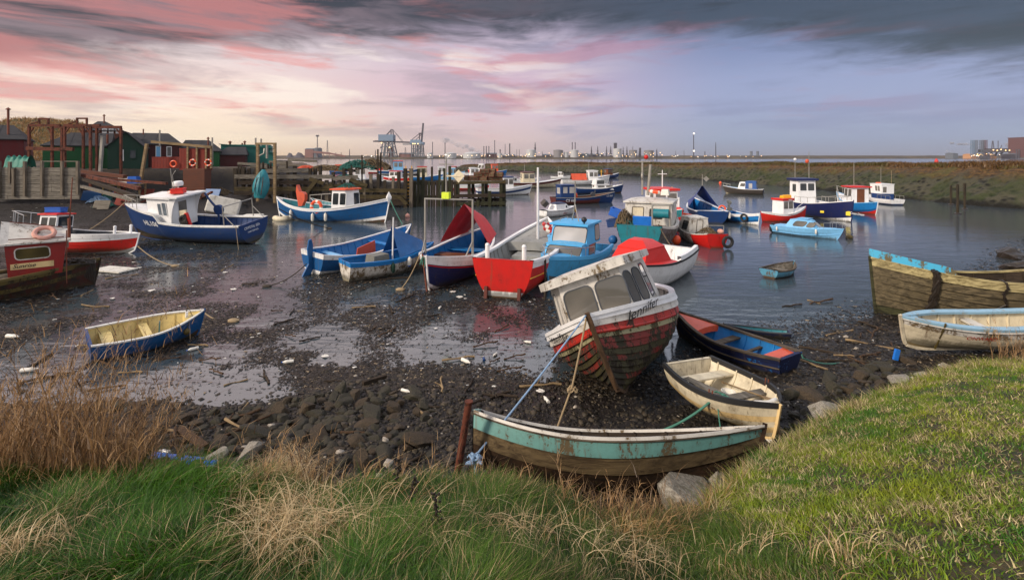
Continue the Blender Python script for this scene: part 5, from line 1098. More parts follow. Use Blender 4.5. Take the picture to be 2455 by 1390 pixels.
q = at(2036, 572); mb = MB(); mb.ball((0, 0, .08), .17, 0, 10, 7, (1.1, 1, .9)); tag(mb.build('buoy', 'olive_paint', None, True, q), 'brown mooring float in front of the pale blue cruiser', 'buoy')
# --- small tender
b = Boat('rowing_boat', 'small empty turquoise and brown rowing boat alone on the open water', 2.3, 1.15, .36, 36, (1820, 1909, 669), z=0, draft=.12, rb=.12, rs=.04, tr=.78, rake=.14, n=4, lap=.012)
b.hull(['antifoul', 'varnish', 'blue_wood', 'blue_wood'], 'grey_wood', 'gun_wood', floor=-.02, gw=.05, stem='blue_wood', transom=['antifoul', 'varnish', 'blue_wood', 'blue_wood']); b.thwart(.1, 'grey_wood', .12); b.thwart(-.75, 'blue_wood', .1)
# --- dark boat with blue canopy
b = Boat('cabin_boat', 'dark brown hulled boat with white cabin front and blue canvas hood', 5.6, 2.2, .85, 148, (1733, 1832, 467), z=0, draft=.25, rb=.45, rs=.0, tr=.88, rake=.6, n=5, lap=.0, full=.9)
b.hull(['dirty_cream', 'brown_hull', 'brown_hull', 'brown_hull', 'brown_hull'], 'white_paint', 'clean_white', floor=.2, gw=.09, stem='brown_hull', transom=['dirty_cream', 'dark_navy', 'dark_navy', 'dark_navy', 'dark_navy']); b.deck(.5, 1, 'pale_blue', .01, .06)
b.cabin(-.2, 1.0, 1.7, .75, 1.2, tw=.9, rf=.35, mat='clean_white', roof='clean_white', oh=.02, rth=.05, frame='clean_white', gl='glass_mid', name='cabin', wins={'P': [(.2, .8, .45, .88)], 'F': [(.1, .9, .4, .9)]})
b.cabin(-2.0, -.22, 1.75, .7, 1.4, tw=.86, ra=.2, rf=.0, mat='canopy_blue', roof='canopy_blue', oh=.0, rth=.06, camber=.08, frame='canopy_blue', gl='glass_pale', name='canvas_hood', wins={'P': [(.3, .6, .2, .8)], 'A': [(.2, .8, .25, .8)]})
q = b.pt(0, 1, 1); b.text_plane('Reliser', q + Vector((-.1, -.35, -.35)), (0, -1, 0), (0, 0, 1), .3, 'ink_white', .25); b.rail(.85, .99, .45, 'galv', .025, 3)
# --- white mast post of the sunken frame and poles near the round buoy boat
# --- CS 661
b = Boat('fishing_boat', 'navy and maroon open boat with blue box wheelhouse at the stern and white registration number', 7.2, 2.4, .75, 17, (1318, 1474, 489), z=0, draft=.3, rb=.5, rs=.05, tr=.8, rake=.55, n=5, lap=.0, full=.9)
h = b.hull(['deep_blue', 'maroon', 'maroon', 'maroon', 'deep_blue'], 'varnish', 'galv', floor=.3, gw=.08, stem='deep_blue', transom=['maroon'] * 5)
h.data.materials.append(MATS['deep_blue'])
for p_ in h.data.polygons:
    if p_.center.x > 1.9: p_.material_index = len(h.data.materials) - 1
b.cabin(-3.0, -1.2, 1.6, .4, 1.75, tw=1.0, mat='deep_blue', roof='deep_blue', oh=.08, rth=.06, frame='deep_blue', gl='glass_pale', wins={'S': [(.12, .42, .5, .9), (.55, .88, .5, .9)], 'A': [(.2, .8, .45, .85)], 'F': [(.1, .9, .5, .9)]}, rad=.02)
b.text('CS 661', .15, .32, .42, -1, 'ink_white', bold=.015); b.text('CS 661', .86, .72, .3, -1, 'ink_white', bold=.012)
mb = MB(); mb.tube([(1.6, .2, .5), (1.7, .2, 1.5)], .06, 7); mb.lathe([(0, -.1), (.28, -.1), (.28, .1), (0, .1)], (1.3, .0, 1.0), 14, 0, (R(90), 0, 0)); b.part(mb, 'winch', 'dark_grey')
mb = MB(); mb.ball((-1.0, -.4, .95), .2, 0, 10, 7, (.8, .8, 1.6)); b.item(mb, 'buoy', 'orange_plastic', 'orange float beside the blue box wheelhouse', 'buoy')
# --- covered white boat with a winch box
b = Boat('cabin_boat', 'small white boat under a dark cover, yellow fender at its bow', 4.4, 1.8, .6, 40, (1288, 1380, 520), z=0, draft=.25, rb=.25, rs=.05, tr=.8, rake=.4, n=4, lap=.0, full=.9)
b.hull(['antifoul', 'white_paint', 'white_paint', 'white_paint'], 'white_paint', 'dark_grey', floor=.1, gw=.06, stem='white_paint'); b.deck(.05, 1, 'white_paint', .0, .12, 'deck', False)
b.cabin(-.9, 1.3, 1.25, .62, .6, tw=.7, ra=.15, rf=.6, mat='clean_white', roof='dark_tarp', oh=.02, rth=.06, camber=.12, frame='clean_white', gl='glass_dark', name='cabin', wins={'S': [(.62, .72, .3, .7)]}); b.text('Maud', .48, .2, .3, -1, 'ink_red', .3)
b.fender(.95, -1, 'yellow fender at the bow of the small covered boat', 'yellow_plastic', .55, .11, .05)
mb = MB(); mb.box((-1.75, .2, 1.35), (.55, .5, .6), 0, (R(35), R(30), 0)); b.part(mb, 'outboard_motor', 'brown_hull')
# ------------------------------------------------------------------ further boats, each built on a plainer scheme
def small_boat(name, label, fit, ang, cols, cab=None, roof=None, L=6.0, gun='clean_white', x0=-1.0, x1=.9, h=1.7, w=1.6, wins=None, mast=None, extra=None, deck='white_paint', gl='glass_mid', rb=.5, tr=.8, group=None, rf=.15):
    b = Boat(name, label, L, L * .34, .8, ang, fit, z=0, draft=.2, rb=rb, rs=.1, tr=tr, rake=.45, n=len(cols), lap=.0, full=.9, group=group)
    b.hull(cols, 'deck_grey', gun, floor=.25, gw=.09, stem=cols[-1], ns=14); b.deck(.55, 1, deck, .02, .06)
    sd = 'S' if math.cos(R(ang)) > 0 else 'P'
    if cab: b.cabin(x0, x1, w, .55, h, tw=.93, rf=rf, mat=cab, roof=roof or cab, oh=.1, rth=.1, frame=cab, gl=gl, wins=wins or {sd: [(.08, .45, .5, .88), (.54, .92, .5, .88)], 'F': [(.08, .46, .5, .88), (.54, .92, .5, .88)], 'A': [(.1, .45, .5, .88)]})
    if mast: b.mast(mast[0], 0, .6 + (h if cab else 0), mast[1], .035, 'galv', 'mast', None, (.3, mast[1] - .4, 0))
    return b
sb = small_boat
sb('fishing_boat', 'white boat with navy topped wheelhouse just beyond the open end of the jetty', (1140, 1275, 469), 14, ['antifoul', 'clean_white', 'clean_white', 'deep_blue', 'clean_white'], 'clean_white', 'deep_blue', x0=-.2, x1=1.2, L=6.6)
sb('fishing_boat', 'long cream boat with red top wheelhouse behind the navy topped boat', (1208, 1345, 451), 12, ['dirty_cream', 'dirty_cream', 'dirty_cream', 'maroon'], 'dirty_cream', 'maroon', L=8, x0=-1.6, x1=.2, mast=(-1.2, 3.6), w=1.9)
sb('fishing_boat', 'white boat with slanted cabin and tall exhaust, moored before the stone bank', (1320, 1373, 430), -8, ['clean_white', 'clean_white', 'clean_white'], 'clean_white', None, L=6.5, mast=(-.8, 4.2), rf=.7)
b = sb('fishing_boat', 'broad white clinker boat with orange tarpaulin and white wheelhouse', (1343, 1460, 444), 6, ['dirty_cream', 'white_paint', 'white_paint', 'white_paint'], 'clean_white', None, L=8.0, x0=.6, x1=2.3, h=1.9, mast=(.8, 4.4), w=1.9)
mb = MB(); tent(mb, [(-2.4, -1.0, .9), (-2.4, 0, 2.0), (-2.4, 1.0, .9)], [(.3, -1.0, .9), (.3, 0, 2.0), (.3, 1.0, .9)], 6, .05); b.part(mb, 'tarpaulin', 'faded_orange')
b = sb('cabin_boat', 'blue hulled white cabin boat with dark windscreens behind the maroon boat', (1372, 1494, 465), 14, ['antifoul', 'deep_blue', 'deep_blue', 'deep_blue'], 'clean_white', None, L=7.2, x0=-.6, x1=2.2, h=.75, rf=.9, w=1.7)
b.cabin(-.7, .8, 1.5, 1.3, .75, tw=.85, rf=.6, ra=.1, mat='clean_white', roof='clean_white', oh=.02, rth=.05, frame='clean_white', gl='glass_dark', name='windscreen_cabin', wins={'S': [(.1, .9, .15, .9)], 'F': [(.06, .94, .1, .92)]}); b.rail(.82, .99, .5, 'galv', .03, 3)
sb('fishing_boat', 'dark blue boat with blue roof at the far end of the row', (1432, 1484, 428), 28, ['clean_white', 'deep_blue', 'deep_blue', 'deep_blue'], 'varnish', 'deep_blue', L=5.6, x0=-.8, x1=.7, mast=(-.2, 3.8))
b = sb('fishing_boat', 'grey white open boat with yellow post beside the dark blue boat', (1400, 1462, 432), 20, ['dirty_cream', 'white_paint', 'white_paint'], L=6.5); mb = MB(); mb.tube([(1.2, 0, .6), (1.2, 0, 2.6)], .09, 7); mb.box((1.2, 0, 2.2), (.1, .7, .12)); b.part(mb, 'post', 'yellow_paint')
sb('cabin_boat', 'white cabin cruiser with orange raft on top behind the cream boat', (1236, 1296, 437), 10, ['deep_blue', 'clean_white', 'clean_white'], 'clean_white', None, L=6.6, rf=.8, mast=(-.8, 3.9), h=1.6)
sb('fishing_boat', 'grey hulled boat with white canopy beside the white cruiser', (1225, 1278, 443), 24, ['hull_grey', 'hull_grey', 'pale_blue'], 'old_white', 'white_paint', L=6.4, x0=-.4, x1=.9, h=1.3)
sb('fishing_boat', 'white wheelhouse with orange float on top just past the jetty end', (1206, 1250, 446), 40, ['red', 'white_paint', 'white_paint'], 'white_paint', 'white_paint', L=5.4)
# behind the timber jetty
for lab, fit, ang, cols, cab, roof, kw in (
    ('white cabin boat with slanted screen and red raft behind the rubble bank', (832, 902, 441), 10, ['clean_white', 'clean_white', 'clean_white'], 'clean_white', None, dict(rf=.7, L=6.5, h=1.7)),
    ('white boat with red stripe and low cabin behind the yellow ladder', (920, 975, 438), 170, ['clean_white', 'clean_white', 'red'], 'clean_white', 'red', dict(L=5.6, h=1.1)),
    ('black and white boat with light blue cabin beyond the yellow ladder', (922, 992, 420), 8, ['black_hull', 'clean_white', 'boat_blue'], 'pale_blue', 'bright_red', dict(L=8, mast=(0, 3.8))),
    ('bright blue open boat with red wheelhouse roof behind the pile wall', (984, 1046, 434), 6, ['bright_blue', 'bright_blue', 'bright_blue'], 'dirty_cream', 'red', dict(L=7, mast=(-.6, 4.4))),
    ('light grey boat with angled windscreen behind the pile wall', (1066, 1112, 434), 4, ['boat_blue', 'white_paint', 'pale_blue'], 'pale_blue', 'white_paint', dict(L=5.5, rf=.6)),
    ('pale green and white boat with red roof beyond the jetty', (1072, 1106, 420), -10, ['deep_blue', 'clean_white', 'pale_blue'], 'dark_grey', 'bright_red', dict(L=6.4, mast=(-.4, 5.0))),
    ('white and orange striped boat in the second row beyond the jetty', (1094, 1140, 423), 175, ['clean_white', 'orange', 'clean_white'], None, None, dict(L=7)),
    ('red hulled boat with white slanted cabin in the second row beyond the jetty', (1132, 1172, 418), 165, ['red', 'bright_red', 'bright_red'], 'clean_white', 'clean_white', dict(L=6.4, rf=.6, mast=(-.4, 4.2))),
    ('blue boat with orange wheelhouse in the second row beyond the jetty', (1168, 1206, 418), 12, ['bright_blue', 'bright_blue', 'bright_blue'], 'orange', 'orange', dict(L=6.2, mast=(-.4, 3.8))),
    ('white cabin boat with grey cover seen over the open jetty', (1112, 1165, 432), 15, ['dark_grey', 'white_paint', 'white_paint'], 'clean_white', 'clean_white', dict(L=6.4, rf=.6, h=1.5)),
    ('red hull seen through the posts of the open jetty', (1098, 1160, 456), 2, ['bright_red', 'bright_red', 'clean_white'], None, None, dict(L=6)),
    ('yellow and white boat behind the tall pile', (1040, 1082, 427), 12, ['yellow_paint', 'yellow_paint', 'clean_white'], 'clean_white', 'white_paint', dict(L=6)),
    ('small blue boat at the back left of the moorings', (796, 826, 416), 175, ['deep_blue', 'deep_blue', 'bright_blue'], 'orange', 'orange', dict(L=5.4, mast=(0, 3.6))),
    ('red and white boat at the back of the moorings beside the tall post', (892, 932, 416), 6, ['bright_red', 'bright_red', 'clean_white'], 'bright_red', 'bright_red', dict(L=6, mast=(-1, 3.2)))):
    md = (fit[0] + fit[1]) / 2; fit = (md - (md - fit[0]) * 1.5, md + (fit[1] - md) * 1.5, fit[2])
    kw['h'] = kw.get('h', 1.7) * 1.3
    sb('fishing_boat', lab, fit, ang, cols, cab, roof, group='boats moored beyond the jetty', **kw)
# deck clutter on the nearer boats
for (bb, x_, y_, z_, kind_, mt, lab) in CLUT:
    mb = MB()
    if kind_ == 'rope_coil':
        for q in range(5): mb.torus((x_ + .02 * q, y_, z_ + .04 * q), .24 - .02 * (q % 2), .025, 0, 18, 5)
    elif kind_ == 'net_heap': heap(mb, (x_, y_, z_), (.5, .38, .4), 0, 50, len(lab), .022)
    elif kind_ == 'bucket': mb.lathe([(0, 0), (.12, 0), (.15, .3), (.16, .3), (.14, .28), (.11, .03), (0, .03)], (x_, y_, z_), 14)
    else: crate_mesh(mb, (x_, y_, z_), (.62, .42, .3), (0, 0, R(25)))
    bb.item(mb, kind_, mt, lab, kind_.replace('_', ' '))
# ================================================================== huts, wharf and jetty
def W(px, d): return (px - CX) / FOC * d
def Hz(py, d): return EYE - (py - HZ) * d / FOC
def clad(mb, A, Bv, z0, z1, m=0, vertical=False, step=.16, th=.02, nrm=(0, -1, 0)):
    "boards on a wall from A to B"
    A, Bv = Vector(A), Vector(Bv); n = Vector(nrm)
    if vertical:
        L = (Bv - A).length; k = max(1, int(L / step))
        for i in range(k):
            p = A.lerp(Bv, (i + .5) / k); mb.box((p.x + n.x * th / 2, p.y + n.y * th / 2, (z0 + z1) / 2), (L / k * .94 if abs(n.y) > .5 else th, th if abs(n.y) > .5 else L / k * .94, z1 - z0), m)
    else:
        k = max(1, int((z1 - z0) / step))
        for i in range(k):
            za = z0 + (z1 - z0) * i / k; zb_ = z0 + (z1 - z0) * (i + 1) / k
            a, b_ = A + n * (th * 1.6), Bv + n * (th * 1.6)
            mb.quad((a.x, a.y, za), (b_.x, b_.y, za), (Bv.x + n.x * .004, Bv.y + n.y * .004, zb_), (A.x + n.x * .004, A.y + n.y * .004, zb_), m)
            mb.quad((A.x, A.y, za), (Bv.x, Bv.y, za), (b_.x, b_.y, za), (a.x, a.y, za), m)
def hut(name, label, px0, px1, eave, ridge, base, d, depth, mat, roof, shape='ridge_x', hip=(0, 0), vertical=False, oh=.2, openings=()):
    x0, x1 = W(px0, d), W(px1, d); ze, zr = Hz(eave, d), Hz(ridge, d); zb_ = min(Hz(base, d), gz((x0 + x1) / 2, d)) - .15; y1 = d + depth
    root = empty(name, ((x0 + x1) / 2, d, zb_), (0, 0, 0), label, 'hut'); off = Vector((-(x0 + x1) / 2, -d, -zb_))
    mb = MB(); mb.box(((x0 + x1) / 2, (d + y1) / 2, (zb_ + ze) / 2), (x1 - x0, depth, ze - zb_))
    clad(mb, (x0, d, 0), (x1, d, 0), zb_, ze, 0, vertical); clad(mb, (x1, d, 0), (x1, y1, 0), zb_, ze, 0, vertical, nrm=(1, 0, 0))
    if shape == 'ridge_y':
        xm = (x0 + x1) / 2; mb.add([(x0, d, ze), (x1, d, ze), (xm, d, zr), (x0, y1, ze), (x1, y1, ze), (xm, y1, zr)], [(0, 1, 2), (5, 4, 3)])
        k = 8
        for i in range(k):
            a, c = i / k, (i + 1) / k; wa, wc = (1 - a) * (x1 - x0) / 2, (1 - c) * (x1 - x0) / 2
            mb.quad((xm - wa, d - .03, ze + (zr - ze) * a), (xm + wa, d - .03, ze + (zr - ze) * a), (xm + wc, d - .004, ze + (zr - ze) * c), (xm - wc, d - .004, ze + (zr - ze) * c))
    o = mb.build('wall', mat, root, False); o.data.transform(Matrix.Translation(off))
    mb = MB(); th = .07
    if shape == 'ridge_x':
        ym = d + depth / 2; a0, a1 = x0 - oh, x1 + oh; r0, r1 = a0 + hip[0], a1 - hip[1]; yf, yb = d - oh, y1 + oh; zl = ze - oh * (zr - ze) / (depth / 2)
        for dz in (0, th): mb.add([(a0, yf, zl + dz), (a1, yf, zl + dz), (r1, ym, zr + dz), (r0, ym, zr + dz), (a0, yb, zl + dz), (a1, yb, zl + dz)], [(0, 1, 2, 3), (5, 4, 3, 2), (4, 0, 3), (1, 5, 2)])
        for p, q in (((a0, yf), (a1, yf)), ((a1, yf), (a1, yb))): mb.quad((*p, zl), (*q, zl), (*q, zl + th), (*p, zl + th))
        nb = int((a1 - a0) / 1.1)
        for i in range(1, nb):
            x = a0 + (a1 - a0) * i / nb
            if r0 < x < r1: mb.beam((x, yf, zl + th + .01), (x, ym, zr + th + .01), .05, .025)
    elif shape == 'ridge_y':
        xm = (x0 + x1) / 2; k = (zr - ze) / ((x1 - x0) / 2)
        for sx in (-1, 1):
            xe = xm + sx * ((x1 - x0) / 2 + oh); zl = ze - oh * k
            for dz in (0, th): mb.quad((xm, d - oh, zr + dz), (xe, d - oh, zl + dz), (xe, y1 + oh, zl + dz), (xm, y1 + oh, zr + dz))
            mb.quad((xm, d - oh, zr), (xe, d - oh, zl), (xe, d - oh, zl + th), (xm, d - oh, zr + th)); mb.quad((xe, d - oh, zl), (xe, y1, zl), (xe, y1, zl + th), (xe, d - oh, zl + th))
    else:
        mb.add([(x0 - oh, d - oh, ze), (x1 + oh, d - oh, zr), (x1 + oh, y1 + oh, zr), (x0 - oh, y1 + oh, ze), (x0 - oh, d - oh, ze + th), (x1 + oh, d - oh, zr + th), (x1 + oh, y1 + oh, zr + th), (x0 - oh, y1 + oh, ze + th)], [(3, 2, 1, 0), (4, 5, 6, 7), (0, 1, 5, 4), (1, 2, 6, 5)])
    o = mb.build('roof', roof, root, False); o.data.transform(Matrix.Translation(off))
    for nm, ox0, ox1, oy0, oy1, mt in openings:
        mb = MB(); xa, xb, za, zc = W(ox0, d), W(ox1, d), Hz(oy1, d), Hz(oy0, d); fm, pm = mt
        mb.box(((xa + xb) / 2, d - .05, (za + zc) / 2), (xb - xa, .05, zc - za), 1)
        for bx_, bz_, sx_, sz_ in ((xa, (za + zc) / 2, .07, zc - za + .07), (xb, (za + zc) / 2, .07, zc - za + .07), ((xa + xb) / 2, zc, xb - xa - .072, .07), ((xa + xb) / 2, za, xb - xa - .072, .07)): mb.box((bx_, d - .06, bz_), (sx_, .09, sz_), 0)
        if nm == 'door':
            for q in (.3, .65): mb.box(((xa + xb) / 2, d - .085, za + (zc - za) * q), ((xb - xa) * .8, .02, .06), 1)
        o = mb.build(nm, [fm, pm], root, False); o.data.transform(Matrix.Translation(off))
    th_ = math.atan2(-(x0 + x1) / 2, d); root.rotation_euler.z = th_ * .85; root.scale.x = math.cos(th_) ** .9
    return root, off
def flue(root, off, px, y0, y1, d, r=.09, cap=True, mat='rust_metal'):
    mb = MB(); mb.tube([(W(px, d), d + 1, Hz(y1, d)), (W(px, d), d + 1, Hz(y0, d))], r, 8)
    if cap: mb.lathe([(r * 2, 0), (r * 2, .06), (0, .22)], (W(px, d), d + 1, Hz(y0, d) - .05), 8)
    o = mb.build('chimney', mat, root); o.data.transform(Matrix.Translation(off))
r_ = hut('brown_hut', 'brown hut with hipped dark roof standing highest behind the green sheds', 205, 292, 313, 289, 360, 60, 7, 'brick_brown', 'roof_felt', 'ridge_x', (1.2, 2.6), openings=[('window', x, x + 9, 309, 319, ('white_paint', 'glass_pale')) for x in (246, 262, 278)]); flue(*r_, 247, 276, 295, 60)
r_ = hut('red_hut', 'dark red hut with felt roof and tall rusty chimney at the left edge', -75, 57, 333, 297, 392, 43, 7, 'hut_red', 'roof_felt', 'ridge_x', (0, 1.6)); flue(*r_, 15, 259, 330, 43, .12)
r_ = hut('green_shed', 'long green shed with double doors and low grey felt roof', 106, 262, 349, 317, 412, 46, 6.5, 'hut_green', 'roof_felt', 'ridge_x', (2.2, 0), openings=[('door', 156, 186, 357, 412, ('hut_green', 'hut_green')), ('door', 188, 216, 357, 412, ('hut_green', 'hut_green')), ('door', 221, 248, 357, 412, ('hut_green', 'hut_green'))])
r_ = hut('gabled_shed', 'green gabled shed with clapboard front behind the work benches', 259, 344, 351, 317, 408, 44, 6, 'dark_green', 'roof_felt', 'ridge_y', openings=[('window', 289, 296, 360, 385, ('white_paint', 'glass_pale')), ('window', 311, 326, 360, 380, ('dark_green', 'glass_dark'))]); flue(*r_, 255, 322, 345, 44, .1, False)
r_ = hut('tiled_hut', 'dark maroon hut with slate grey ridged roof and pale door', 312, 428, 346, 318, 400, 49, 7, 'maroon_hut', 'roof_felt', 'ridge_x', (0, 1.5), openings=[('door', 374, 385, 351, 390, ('white_paint', 'pale_blue')), ('window', 400, 411, 352, 375, ('white_paint', 'glass_mid'))]); flue(*r_, 341, 309, 322, 49, .07, False)
r_ = hut('low_hut', 'low green hut with black roof beside the red enclosure', 430, 526, 362, 336, 395, 52, 6, 'hut_green', 'roof_felt', 'ridge_x', (.5, 1.5)); flue(*r_, 497, 331, 350, 52, .08, True)
r_ = hut('maroon_shed', 'low maroon shed between the green hut and the teal metal building', 519, 588, 371, 353, 400, 54, 5, 'maroon_hut', 'roof_felt', 'ridge_x', (1.2, .3))
r_ = hut('metal_building', 'teal corrugated metal building with sloping roof line at the end of the row', 531, 648, 347, 356, 392, 58, 9, 'sheet_teal', 'sheet_teal', 'mono', vertical=True); flue(*r_, 550, 341, 352, 58, .12); flue(*r_, 585, 340, 354, 58, .1); flue(*r_, 579, 343, 354, 58, .1, False)
hut('wall_hut', 'small teal lean to standing under the timber gallows', 641, 655, 366, 367, 392, 52, 3, 'sheet_teal', 'sheet_teal', 'mono')
# red boarded enclosure with brown base
root = empty('enclosure', (W(470, 42), 42, gz(W(470, 42), 42)), (0, 0, 0), 'rust red boarded enclosure on a brown boxed base hung with lifebuoys', 'enclosure'); off = -root.location
D_ = 42.0
mb = MB(); clad(mb, (W(430, D_), D_, 0), (W(508, D_), D_, 0), Hz(408, D_), Hz(356, D_), 0, True, .2); mb.box((W(469, D_), D_ + .06, Hz(382, D_)), (W(508, D_) - W(430, D_), .06, Hz(356, D_) - Hz(408, D_))); mb.build('board_panel', 'fence_red', root, False).data.transform(Matrix.Translation(off))
mb = MB(); x0, x1 = W(457, D_), W(507, D_); zb_ = gz((x0 + x1) / 2, D_ - .9) - .5; mb.box(((x0 + x1) / 2, D_ - .5, (Hz(404, D_) + zb_) / 2), (x1 - x0, .9, Hz(404, D_) - zb_)); clad(mb, (x0, D_ - .95, 0), (x1, D_ - .95, 0), zb_, Hz(404, D_), 0, False, .18); mb.build('base_box', 'brick_brown', root, False).data.transform(Matrix.Translation(off))
for px in (452, 474, 496, 508):
    mb = MB(); mb.beam((W(px, D_), D_ - .1, Hz(404, D_)), (W(px, D_), D_ - .1, Hz(350, D_)), .13, .13); mb.build('post', 'bare_plank', root, False).data.transform(Matrix.Translation(off))
mb = MB(); mb.beam((W(366, D_), D_ - .15, Hz(340, D_)), (W(509, D_), D_ - .15, Hz(353, D_)), .16, .2); mb.build('top_beam', 'bare_plank', root, False).data.transform(Matrix.Translation(off))
for px, py, lab in ((419, 393, 'orange lifebuoy on the low red fence left of the posts'), (465, 390, 'red and white lifebuoy in the middle of the red enclosure'), (502, 390, 'red and white lifebuoy at the right end of the red enclosure')):
    mb = MB(); mb.torus((0, 0, 0), .25, .06, 0, 28, 8, (R(90), 0, 0), 1 if px > 430 else None); tag(mb.build('lifebuoy', ['orange_plastic', 'white_plastic'], None, True, (W(px, D_), D_ - .16, Hz(py, D_))), lab, 'lifebuoy')
root = empty('fence', (W(400, 42.5), 42.5, gz(W(400, 42.5), 42.5)), (0, 0, 0), 'low dark red picket fence in front of the maroon hut', 'fence'); off = -root.location; D_ = 42.5
mb = MB(); clad(mb, (W(364, D_), D_, 0), (W(456, D_), D_, 0), Hz(404, D_), Hz(376, D_), 0, True, .24); o = mb.build('picket_panel', 'fence_red', root, False); o.data.transform(Matrix.Translation(off))
for py in (378, 400):
    mb = MB(); mb.beam((W(364, D_), D_ + .04, Hz(py, D_)), (W(456, D_), D_ + .04, Hz(py, D_)), .06, .1); mb.build('rail', 'fence_red', root, False).data.transform(Matrix.Translation(off))
# rusty hoists
def hoist(label, a, b_, c_, e_, top, d, portal, low):
    root = empty('boat_hoist', (W((a + e_) / 2, d), d, gz(W((a + e_) / 2, d), d)), (0, 0, 0), label, 'hoist'); off = -root.location
    def P(mb, nm): mb.build(nm, 'rust', root, False).data.transform(Matrix.Translation(off))
    yb = 392
    for px, dd in ((a, d), (b_, d + 2.2), (c_, d), (e_, d + 2.2)):
        mb = MB(); mb.beam((W(px, d), dd, gz(W(px, d), dd) - .3), (W(px, d), dd, Hz(top, d)), .16, .16); P(mb, 'post')
        mb = MB(); mb.beam((W(px, d), dd - .01, Hz(top + 17, d)), (W(px + (11 if px < c_ else -11), d), dd - .01, Hz(top + 2, d)), .09, .09); P(mb, 'brace')
    for dd, dx in ((d, 0), (d + 2.2, 0)):
        mb = MB(); mb.beam((W(a - 1, d), dd, Hz(top, d) + .1), (W(e_ + 1, d), dd, Hz(top, d) + .1), .2, .2); P(mb, 'top_beam')
    mb = MB(); x0, x1 = W(portal[0], d), W(portal[1], d); zt = Hz(portal[2], d); mb.beam((x0, d, Hz(top, d) + .2), (x0, d, zt), .12, .12); mb.beam((x1, d, Hz(top, d) + .2), (x1, d, zt), .12, .12); mb.beam((x0 - .06, d, zt + .06), (x1 + .06, d, zt + .06), .12, .12); mb.beam((x0, d, zt - .15), (W(portal[0] - 22, d), d, Hz(top, d) + .2), .09, .09); P(mb, 'portal')
    mb = MB(); mb.beam((W(low[0], d), d - .12, Hz(356, d)), (W(low[1], d), d - .12, Hz(358, d)), .2, .28); P(mb, 'lower_beam')
hoist('rusty steel boat hoist frame nearest the dark red hut', 70, 90, 125, 144, 304, 40.5, (94, 116, 287), (68, 150))
hoist('rusty steel boat hoist frame standing before the long green shed', 155, 178, 217, 239, 304, 40.5, (185, 208, 286), (151, 179))
# timber retaining wall
root = empty('retaining_wall', (W(95, 37.5), 37.5, 1.3), (0, 0, 0), 'grey timber retaining wall with tall posts on the left shore', 'wall'); off = -root.location; D_ = 37.5
mb = MB(); rd = random.Random(3); x0, x1 = W(-60, D_), W(192, D_); z = Hz(478, D_)
while z < Hz(413, D_):
    h_ = rd.uniform(.26, .36); x = x0
    while x < x1 - .2:
        l_ = min(x1 - x, rd.uniform(1.6, 3.2)); mb.box((x + l_ / 2, D_ + rd.uniform(-.02, .02), z + h_ / 2), (l_ - .02, .1, h_ - .02)); x += l_
    z += h_
mb.build('planking', 'grey_wood', root, False).data.transform(Matrix.Translation(off))
for px, top, bot in ((3, 386, 475), (28, 388, 440), (37, 404, 470), (64, 387, 470), (105, 387, 470), (153, 386, 468), (190, 386, 466), (-30, 384, 475)):
    mb = MB(); mb.beam((W(px, D_), D_ - .14, Hz(bot, D_)), (W(px, D_), D_ - .14, Hz(top, D_)), .17, .16); mb.build('post', 'grey_wood_up', root, False).data.transform(Matrix.Translation(off))
mb = MB(); mb.beam((W(100, D_), D_ - .1, Hz(387, D_)), (W(192, D_), D_ - .1, Hz(387, D_)), .06, .06); mb.build('hand_rail', 'grey_wood', root, False).data.transform(Matrix.Translation(off))
mb = MB(); x0, x1 = W(8, 38.6), W(62, 38.6); rows = []
for i in range(14): rows.append([Vector((x0 + (x1 - x0) * i / 13, 38.6 + q * .9, Hz(403, 38.6) + .9 * math.sin(q * 3.14) ** .6 + .12 * math.sin(i * 1.9 + q * 5))) for q in np.linspace(0, 1, 8)])
mb.grid(rows); tag(mb.build('tarpaulin', 'teal_tarp'), 'bright teal tarpaulin over a heap behind the timber wall', 'tarpaulin')
# slip rails and beams
for k, (x0, y0, d0, x1, y1, d1, wd) in enumerate(((192, 418, 38.5, 335, 452, 33, .26), (200, 430, 37.5, 330, 472, 31.5, .22), (196, 447, 36, 320, 480, 31, .2), (205, 425, 40, 400, 440, 37, .2), (195, 411, 40.5, 300, 424, 39, .3))):
    a, b_ = far(x0, y0, d0), far(x1, y1, d1); mb = MB(); mb.beam(a - a, b_ - a, wd, wd * .9)
    tag(mb.build('timber', ['rust', 'dark_wood', 'grey_wood', 'rust', 'brick_brown'][k], None, False, a), ['rusty slipway beam running down from the timber wall', 'dark slipway timber below the rusty beam', 'grey slipway plank lowest on the mud', 'rusty rail crossing behind the blue fishing boat', 'thick brown beam at the head of the slipway'][k], 'timber')
for px, y0, y1, px1, mt, lab in ((246, 326, 402, 240, 'galv', 'leaning grey pole in front of the green shed doors'), (352, 345, 415, 338, 'bare_plank', 'leaning wooden post before the green gabled shed')):
    a = far(px1, y1, 41.5); b_ = far(px, y0, 41.5); mb = MB(); mb.beam((0, 0, -.5), b_ - a, .2, .2); tag(mb.build('pole', mt, None, False, a), lab, 'pole')
